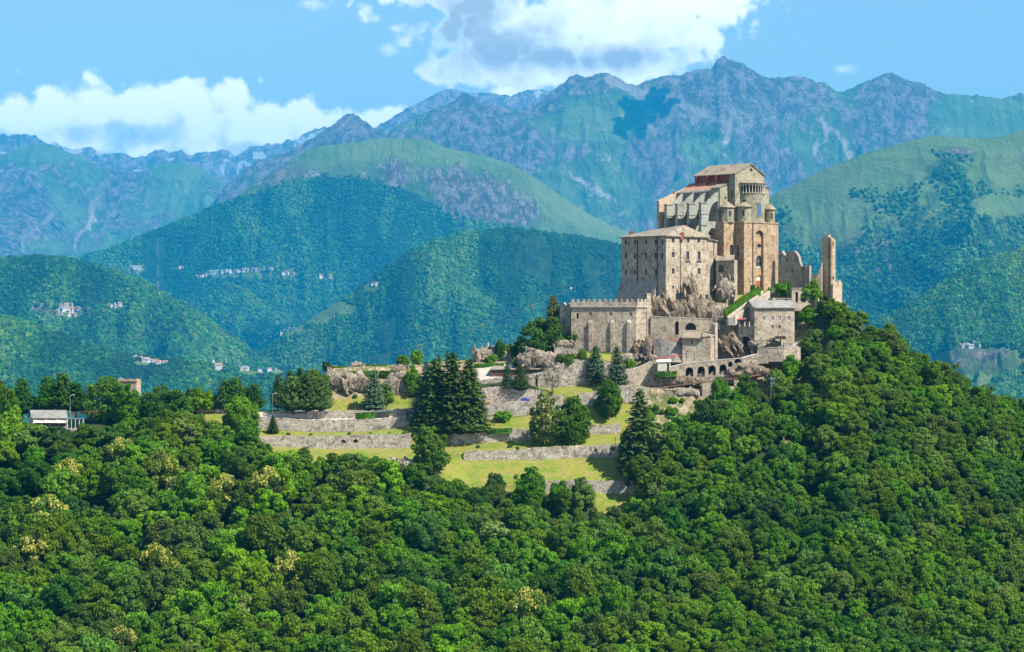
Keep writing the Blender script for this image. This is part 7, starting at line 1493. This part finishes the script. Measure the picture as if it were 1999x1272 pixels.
def wood():
    rs = random.Random(5); pts = []; grid = {}
    def ok(x, y, d):
        gx, gy = int(x // 6), int(y // 6)
        for i in range(gx - 2, gx + 3):
            for j in range(gy - 2, gy + 3):
                for (a, b) in grid.get((i, j), ()):
                    if (a - x) ** 2 + (b - y) ** 2 < d * d: return False
        return True
    for _ in range(130000):
        Y = 775 + 255 * rs.random(); px = -400 + 2740 * rs.random(); x = (px - CX) * Y / F
        z = drop(x, Y); ppx, ppy = proj((x, Y, z))
        if not poly_in(ppx, ppy, FOREST): continue
        # only slopes that face the view
        d = 7.2 if px < 1300 else (4.3 if px > 1500 and ppy < 740 else 5.6)
        if not ok(x, Y, d): continue
        grid.setdefault((int(x // 6), int(Y // 6)), []).append((x, Y)); pts.append((x, Y, z, ppx, ppy))
    pts.sort(key=lambda p: p[1]); return pts
WP = wood()
print('WOOD', len(WP))
COLZ = [(250, 'by the left edge'), (500, 'left part'), (750, 'left of centre'), (1000, 'just left of the middle'), (1250, 'just right of the middle'), (1500, 'right of centre'), (1750, 'right part'), (9999, 'by the right edge')]
ZN = [('lower left wood', lambda p, q: p < 640 and q >= 1020), ('upper left wood', lambda p, q: p < 640), ('lower middle wood', lambda p, q: p < 1300 and q >= 1020), ('upper middle wood below the terraces', lambda p, q: p < 1300), ('steep right slope, lower half', lambda p, q: q >= 960), ('steep right slope below the crest', lambda p, q: True)]
TN = {'mid': 'medium green', 'dark': 'dark green', 'olive': 'olive green', 'bright': 'bright fresh green', 'pale': 'pale grey-green'}
rs = random.Random(9); stuff = []; NI = 0
for i, (x, Y, z, px, py) in enumerate(WP):
    n = float(fbm(np.array(x / 38.0), np.array(Y / 38.0), 3, 9)); u = rs.random() * .55 + n * .9 - .22
    if px > 1300: tone = 'dark' if u < .27 else 'mid' if u < .58 else 'olive' if u < .80 else 'bright'
    else: tone = 'dark' if u < .28 else 'mid' if u < .50 else 'olive' if u < .70 else 'bright' if u < .90 else 'pale'
    kd = rs.choice(TONES[tone]); big = (1.32 if px < 1300 else 1.0) * rs.uniform(.72, 1.22); hz = big * rs.uniform(.85, 1.2)
    near_edge = py < 960 and px < 1300
    if near_edge: hz *= .8
    if 1575 < px < 1720 and py < 700: big *= .66; hz *= .62
    if 840 < px < 1250 and py < 1075: big *= .62; hz *= .7
    if 5 < px < 1995 and 1000 < py < 1335 and NI < 285:
        NI += 1
        row = 'bottom row' if py > 1230 else 'second row up' if py > 1150 else 'third row up' if py > 1080 else 'middle height'
        zone = 'wood, ' + row + ', ' + next(t for k, t in COLZ if px < k)
        sz_ = 'large' if big > 1.0 else 'smaller'
        place_tree('broadleaf_tree', f'{sz_} round {TN[tone]} tree in the {zone}', kd, (x, Y, z - .3), big, hz, f'{sz_} {TN[tone]} trees of the {zone}')
    else: stuff.append((x, Y, z - .3, big * rs.uniform(.78, 1.25), hz, kd, big * rs.uniform(.78, 1.2)))
def gn_wood(stuff):
    kinds = sorted(set(s[5] for s in stuff)); stuff.sort(key=lambda s: s[5])
    me = bpy.data.meshes.new('woodland'); me.vertices.add(len(stuff)); me.vertices.foreach_set('co', np.array([s[:3] for s in stuff], np.float32).ravel()); me['local'] = 1
    a = me.attributes.new('sc', 'FLOAT_VECTOR', 'POINT'); a.data.foreach_set('vector', np.array([(s[3], s[6], s[4]) for s in stuff], np.float32).ravel())
    b = me.attributes.new('kind_id', 'INT', 'POINT'); b.data.foreach_set('value', np.array([kinds.index(s[5]) for s in stuff], np.int32))
    o = link('woodland', me); tag(o, label='dense broadleaf wood filling the rest of the slope under the castle and terraces', cat='woods', kind='stuff')
    nt = bpy.data.node_groups.new('woodland', 'GeometryNodeTree'); nt.interface.new_socket('Geometry', in_out='INPUT', socket_type='NodeSocketGeometry'); nt.interface.new_socket('Geometry', in_out='OUTPUT', socket_type='NodeSocketGeometry')
    N, L = nt.nodes, nt.links; gi = N.new('NodeGroupInput'); go = N.new('NodeGroupOutput'); join = N.new('GeometryNodeJoinGeometry')
    src = {}
    for ob in SC.objects:
        if ob.type == 'MESH' and ob.name.startswith('crown'):
            for k in kinds:
                if ob.data == CR[k] and k not in src: src[k] = ob
    for i, k in enumerate(kinds):
        if k not in src: continue
        oi = N.new('GeometryNodeObjectInfo'); oi.inputs['Object'].default_value = src[k]; oi.transform_space = 'ORIGINAL'
        for s in oi.inputs:
            if s.name == 'As Instance': s.default_value = True
        ki = N.new('GeometryNodeInputNamedAttribute'); ki.data_type = 'INT'; ki.inputs[0].default_value = 'kind_id'
        eq = N.new('FunctionNodeCompare'); eq.data_type = 'INT'; eq.operation = 'EQUAL'
        A_ = [s for s in eq.inputs if s.enabled and s.name == 'A'][0]; B_ = [s for s in eq.inputs if s.enabled and s.name == 'B'][0]
        L.new([s for s in ki.outputs if s.enabled][0], A_); B_.default_value = i
        ip = N.new('GeometryNodeInstanceOnPoints'); L.new(gi.outputs[0], ip.inputs['Points']); L.new(eq.outputs[0], ip.inputs['Selection']); L.new(oi.outputs['Geometry'], ip.inputs['Instance'])
        rv = N.new('FunctionNodeRandomValue'); rv.data_type = 'FLOAT_VECTOR'; rv.inputs[0].default_value = (-.08, -.08, 0); rv.inputs[1].default_value = (.08, .08, 6.28); L.new(rv.outputs[0], ip.inputs['Rotation'])
        na = N.new('GeometryNodeInputNamedAttribute'); na.data_type = 'FLOAT_VECTOR'; na.inputs[0].default_value = 'sc'; L.new([s for s in na.outputs if s.enabled][0], ip.inputs['Scale'])
        L.new(ip.outputs[0], join.inputs[0])
    L.new(join.outputs[0], go.inputs[0]); md = o.modifiers.new('wood', 'NODES'); md.node_group = nt
gn_wood(stuff)

# low scrub on the stony banks
rb = random.Random(12)
for n_, (x0, x1), (y0, y1), lab, kd in ((30, (1262, 1400), (782, 836), 'low scrub bush on the stony bank below the footbridge', 'bright6'), (9, (1400, 1490), (770, 800), 'low scrub bush between the footbridge piers', 'olive4'), (7, (1565, 1600), (640, 720), 'scrub on the dry grass slope right of the guest house', 'olive4'), (8, (930, 1060), (700, 712), 'small garden shrub behind the long pergola', 'bright7'),
                              (8, (1085, 1150), (690, 712), 'small shrub among the boulders left of the blue spruces', 'olive5'), (7, (1255, 1330), (690, 706), 'scrub on the bank left of the small square house', 'olive4'), (12, (520, 900), (846, 850), 'weed clump on top of the third terrace wall', 'bright7'), (8, (930, 1200), (872, 878), 'weed clump on top of the second terrace wall', 'olive5'),
                              (7, (1275, 1420), (585, 622), 'tuft of green growing in the brown cliff', 'olive4'), (8, (640, 830), (742, 780), 'shrub growing on the rocks of the garden mound', 'bright6'), (6, (1330, 1480), (738, 752), 'weeds at the foot of the arcaded viaduct', 'bright7')):
    for i in range(n_):
        px, py = rb.uniform(x0, x1), rb.uniform(y0, y1); g_ = ground_at(px, py)
        if g_ is None: continue
        k = rb.uniform(.12, .34) * (.6 if 'weed' in lab or 'tuft' in lab else 1); o = bpy.data.objects.new('bush', CR['lawn_' + kd] if 'lawn_' + kd in CR else CR[kd]); COL.objects.link(o); o.location = g_ + Vector((0, -.3 if 'cliff' not in lab else -3, -.3)); o.scale = (k * 1.3, k * 1.3, k); o.rotation_euler = (0, 0, rb.uniform(0, 6)); t3 = (px - x0) / (x1 - x0); l3 = lab + (', left third' if t3 < .33 else ', middle third' if t3 < .67 else ', right third'); tag(o, l3, 'bush', l3 + ' (several)')
# ------------------------------------------------------------------ far villages
def house_mesh(name, L, Wd, H, R, wall_, roof_):
    m = MB(); m.prism([(-L / 2, -Wd / 2), (L / 2, -Wd / 2), (L / 2, Wd / 2), (-L / 2, Wd / 2)], -6, H)
    m.add([(-L / 2, -Wd / 2, H), (-L / 2, Wd / 2, H), (-L / 2, 0, H + R), (L / 2, -Wd / 2, H), (L / 2, Wd / 2, H), (L / 2, 0, H + R)], [(0, 2, 1), (3, 4, 5)])
    o = .6; m.slab([(-L / 2 - o, -Wd / 2 - o, H - .3), (L / 2 + o, -Wd / 2 - o, H - .3), (L / 2 + o, 0, H + R), (-L / 2 - o, 0, H + R)], .35, 1); m.slab([(L / 2 + o, Wd / 2 + o, H - .3), (-L / 2 - o, Wd / 2 + o, H - .3), (-L / 2 - o, 0, H + R), (L / 2 + o, 0, H + R)], .35, 1)
    for x in (-L * .3, 0, L * .3):
        for z in (1.2, H - 2.2): m.box(x - .6, x + .6, -Wd / 2 - .06, -Wd / 2 + .02, z, z + 1.5, 2)
    me = bpy.data.meshes.new(name); me.from_pydata(m.v, [], m.f)
    for k in (wall_, roof_, 'dark'): me.materials.append(M[k])
    me.polygons.foreach_set('material_index', np.asarray(m.mi, np.int32)); me['local'] = 1
    bm = bmesh.new(); bm.from_mesh(me); bmesh.ops.recalc_face_normals(bm, faces=bm.faces); bm.to_mesh(me); bm.free(); return me
M['white_wall'] = plain('white_plaster', (0.62, 0.59, 0.54), var=.05)
HM = [house_mesh('house', 12, 8, 6.5, 2.6, 'white_wall', 'house_roof'), house_mesh('house', 9, 8, 7.5, 2.2, 'house_wall', 'house_roof'), house_mesh('house', 14, 8, 5.5, 2.4, 'white_wall', 'house_roof2'), house_mesh('house', 8, 7, 6, 2.2, 'house_wall', 'house_roof2')]
FB = {k: bvh_of(RIDGES[k].o) for k in ('meadow_mountain', 'left_wooded_hill', 'near_wooded_hill', 'wooded_mountain', 'right_wooded_hill')}
def far_at(px, py):
    d = Vector(((px - CX) / F, 1, (CY - py) / F)).normalized(); best = None
    for b in FB.values():
        h = b.ray_cast(Vector((0, 0, 0)) + d * 1700, d)
        if h[0] and (best is None or h[0].y < best.y): best = h[0]
    return best
def far_drop(x, y):
    z = -400
    for b in FB.values():
        h = b.ray_cast(Vector((x, y, 6000)), Vector((0, 0, -1)))
        if h[0]: z = max(z, h[0].z)
    return z
rv = random.Random(31)
VIL = [((110, 155), (592, 619), 24, 'house of the dense pale village on the far left hillside', 1.0), ((62, 112), (588, 600), 8, 'house strung out left of the dense pale village', 1.0), ((212, 238), (593, 600), 6, 'house of the small white hamlet right of the dense pale village', .9),
       ((408, 535), (524, 535), 22, 'house of the long village across the big wooded mountain', 1.5), ((382, 410), (536, 541), 4, 'house at the lower left end of the long mountain village', 1.4), ((546, 578), (530, 538), 3, 'isolated house right of the long mountain village', 1.3), ((619, 650), (537, 544), 4, 'house of the four-house hamlet high above the valley', 1.6),
       ((518, 572), (640, 664), 14, 'house of the village in the valley notch', 1.0), ((256, 332), (698, 713), 15, 'house of the low village behind the skyline trees', .8), ((447, 492), (717, 725), 6, 'house of the row right of the far white church', .9), ((505, 538), (717, 727), 5, 'long house of the last row before the terraces', 1.0),
       ((1874, 1916), (667, 680), 10, 'house of the grey hamlet on the far right slope', .9), ((255, 280), (516, 527), 4, 'house beside the pale clearing high on the left mountain', 1.4), ((344, 362), (521, 526), 2, 'lone house high on the mountain left of the long village', 1.4), ((725, 740), (550, 560), 2, 'lone house in a clearing of the rounded wooded mountain', 1.0)]
for (x0, x1), (y0, y1), n, lab, s in VIL:
    for i in range(n):
        t = (i + rv.random()) / n; px = x0 + (x1 - x0) * t; py = y0 + (y1 - y0) * (rv.random() if n > 12 else (.2 + .6 * rv.random()))
        if 'long village' in lab and n > 12: py = y1 - (y1 - y0) * (.25 + .75 * t) + rv.uniform(-1.5, 1.5)
        if 'low village' in lab: py = y0 + (y1 - y0) * t + rv.uniform(-2, 2)
        if 'notch' in lab: py = y1 - (y1 - y0) * t + rv.uniform(-3, 3)
        g = far_at(px, py)
        if g is None: continue
        o = bpy.data.objects.new('house', HM[rv.randrange(4)]); COL.objects.link(o); o.location = g + Vector((0, 0, .5)); o.rotation_euler = (0, 0, rv.uniform(-.5, .5)); k = s * rv.uniform(.8, 1.25); k *= .62 * FAR; o.scale = (k, k, k * rv.uniform(.8, 1.1))
        l3 = lab + (', left end' if t < .25 else ', left of middle' if t < .5 else ', right of middle' if t < .75 else ', right end') if n > 12 else lab
        tag(o, l3, 'house', l3.replace('house', 'houses', 1) if n > 1 else None)
def far_church():
    g = far_at(425, 719); fk = FAR * .8; r = empty('village_church', g, 'tiny white church with slim bell tower above the low valley villages', 'church'); x, y, z = g; m = MB()
    m.box(x - 6, x + 8, y - 5, y + 5, z - 6, z + 7); m.add([(x - 6, y - 5, z + 7), (x - 6, y + 5, z + 7), (x - 6, y, z + 10), (x + 8, y - 5, z + 7), (x + 8, y + 5, z + 7), (x + 8, y, z + 10)], [(0, 1, 2), (3, 5, 4)]); m.build('nave', M['white_wall'], r)
    m = MB(); m.slab([(x - 6.5, y - 5.6, z + 6.9), (x + 8.5, y - 5.6, z + 6.9), (x + 8.5, y, z + 10.4), (x - 6.5, y, z + 10.4)], .3); m.slab([(x + 8.5, y + 5.6, z + 6.9), (x - 6.5, y + 5.6, z + 6.9), (x - 6.5, y, z + 10.4), (x + 8.5, y, z + 10.4)], .3); m.build('roof', M['house_roof'], r)
    m = MB(); m.box(x - 10, x - 6.6, y - 2, y + 2, z - 6, z + 13); m.lathe(x - 8.3, y, [(2.5, z + 13), (.1, z + 17)], 4, math.pi / 4, math.pi / 4 + 2 * math.pi); m.build('bell_tower', M['white_wall'], r); r.scale = (fk, fk, fk)
far_church()
for px, tp, bt, lab in ((308, 464, 502, 'uppermost pylon of the power line on the left mountain'), (308, 518, 542, 'second pylon down of the power line on the left mountain'), (308, 548, 574, 'third pylon down of the power line on the left mountain'), (172, 598, 616, 'small pylon right of the dense pale village'), (284, 588, 604, 'small pylon right of the small white hamlet')):
    g = far_at(px, bt)
    if g: lattice('power_pylon', lab, px, tp, bt, g.y, 8 * g.y / 9000 * 1.1, 3, arms=((.92, 11), (.78, 15), (.64, 11)), r_=.42, group='power pylons on the left mountain')
# an isolated cumulus standing between the sun and the highest peaks, outside the view, throwing the shade seen on them
def cumulus(px, py, Y, w, d, seed, label):
    target = W(px, py, Y); H = 4600.0; k = (H - target.z) / SUN_DIR.z; c = target + SUN_DIR * k; rs = random.Random(seed); bm = bmesh.new()
    for i in range(60):
        a = rs.random() * 6.28; q = rs.random() ** .7; R = rs.uniform(.05, .17) * (1.25 - .6 * q); mt = Matrix.Translation((math.cos(a) * q * w * .6 * (1 + .3 * math.sin(3 * a)), math.sin(a) * q * d * .6, rs.uniform(0, 120))) @ Matrix.Diagonal((w * R, d * R, 80, 1)); bmesh.ops.create_icosphere(bm, subdivisions=3, radius=1, matrix=mt)
    for v in bm.verts: v.co += v.co.normalized() * 50 * mnoise.turbulence(v.co / 90, 4, False)
    me = bpy.data.meshes.new('cloud'); bm.to_mesh(me); bm.free(); me.materials.append(M['cloud']); me['local'] = 1; o = bpy.data.objects.new('cloud', me); COL.objects.link(o); o.location = c; tag(o, label, 'cloud', kind='structure')
    print('CLOUD px', proj(c))
M['cloud'] = plain('cloud_white', (0.9, 0.9, 0.9), var=.02)
cumulus(1296, 166, 12280 * FAR, 470, 560, 3, None)
if not FASTTEST: plant_woods('wooded_slope', 'meadow_mountain', 110000, 5.5, 9.5, 1, 'hazy blue-green woods covering the long mountainside above the valley villages', ymax=760)
if not FASTTEST: plant_woods('wooded_slope', 'wooded_mountain', 90000, 4, 8, 2, 'blue-green woods over the rounded mountain directly left of the abbey')
if not FASTTEST: plant_woods('wooded_slope', 'left_wooded_hill', 52000, 4.5, 9, 3, 'blue-green woods of the far left hillside with two pale villages')
if not FASTTEST: plant_woods('wooded_slope', 'near_wooded_hill', 52000, 3.5, 7.5, 4, 'lighter blue-green woods low in the valley behind the skyline trees')
if not FASTTEST: plant_woods('wooded_slope', 'right_wooded_hill', 50000, 4, 8, 5, 'blue-green woods of the lower slope right of the ruined tower')
if not FASTTEST: plant_woods('wooded_slope', 'right_meadow_ridge', 45000, 4, 9, 6, 'scattered dark trees and woods below the green ridge on the right')
# ------------------------------------------------------------------ haze: the valley air, one closed box round the camera and the scene
def build_haze():
    zmin, zmax = 1e9, -1e9
    for o in SC.objects:
        if o.type == 'MESH' and len(o.data.vertices) and not o.name.startswith('cloud'):
            n = len(o.data.vertices); co = np.empty(n * 3, np.float32); o.data.vertices.foreach_get('co', co)
            z = co[2::3] + o.matrix_world.translation.z
            if o.get('kind') == 'structure': zmin = min(zmin, float(z.min())); zmax = max(zmax, float(z.max()))
    b = MB(); b.box(-21300, 21300, -300, 49300, zmin - 1, zmax + 15)
    m = bpy.data.materials.new('valley_haze'); m.use_nodes = True; t = m.node_tree; t.nodes.clear(); g = G(t)
    o = g.add('ShaderNodeOutputMaterial'); v = g.add('ShaderNodeVolumePrincipled')
    v.inputs['Density'].default_value = HAZE_DENSITY; v.inputs['Color'].default_value = HAZE_COLOR; v.inputs['Anisotropy'].default_value = 0.0
    g.l.new(v.outputs[0], o.inputs['Volume']); m.cycles.homogeneous_volume = True
    h = b.build('haze', m); tag(h, kind='stuff', label='thin blue summer haze filling the valley', cat='haze')
    print('HAZE z', zmin, zmax)
build_haze()

bpy.data.scenes.remove(TMP)
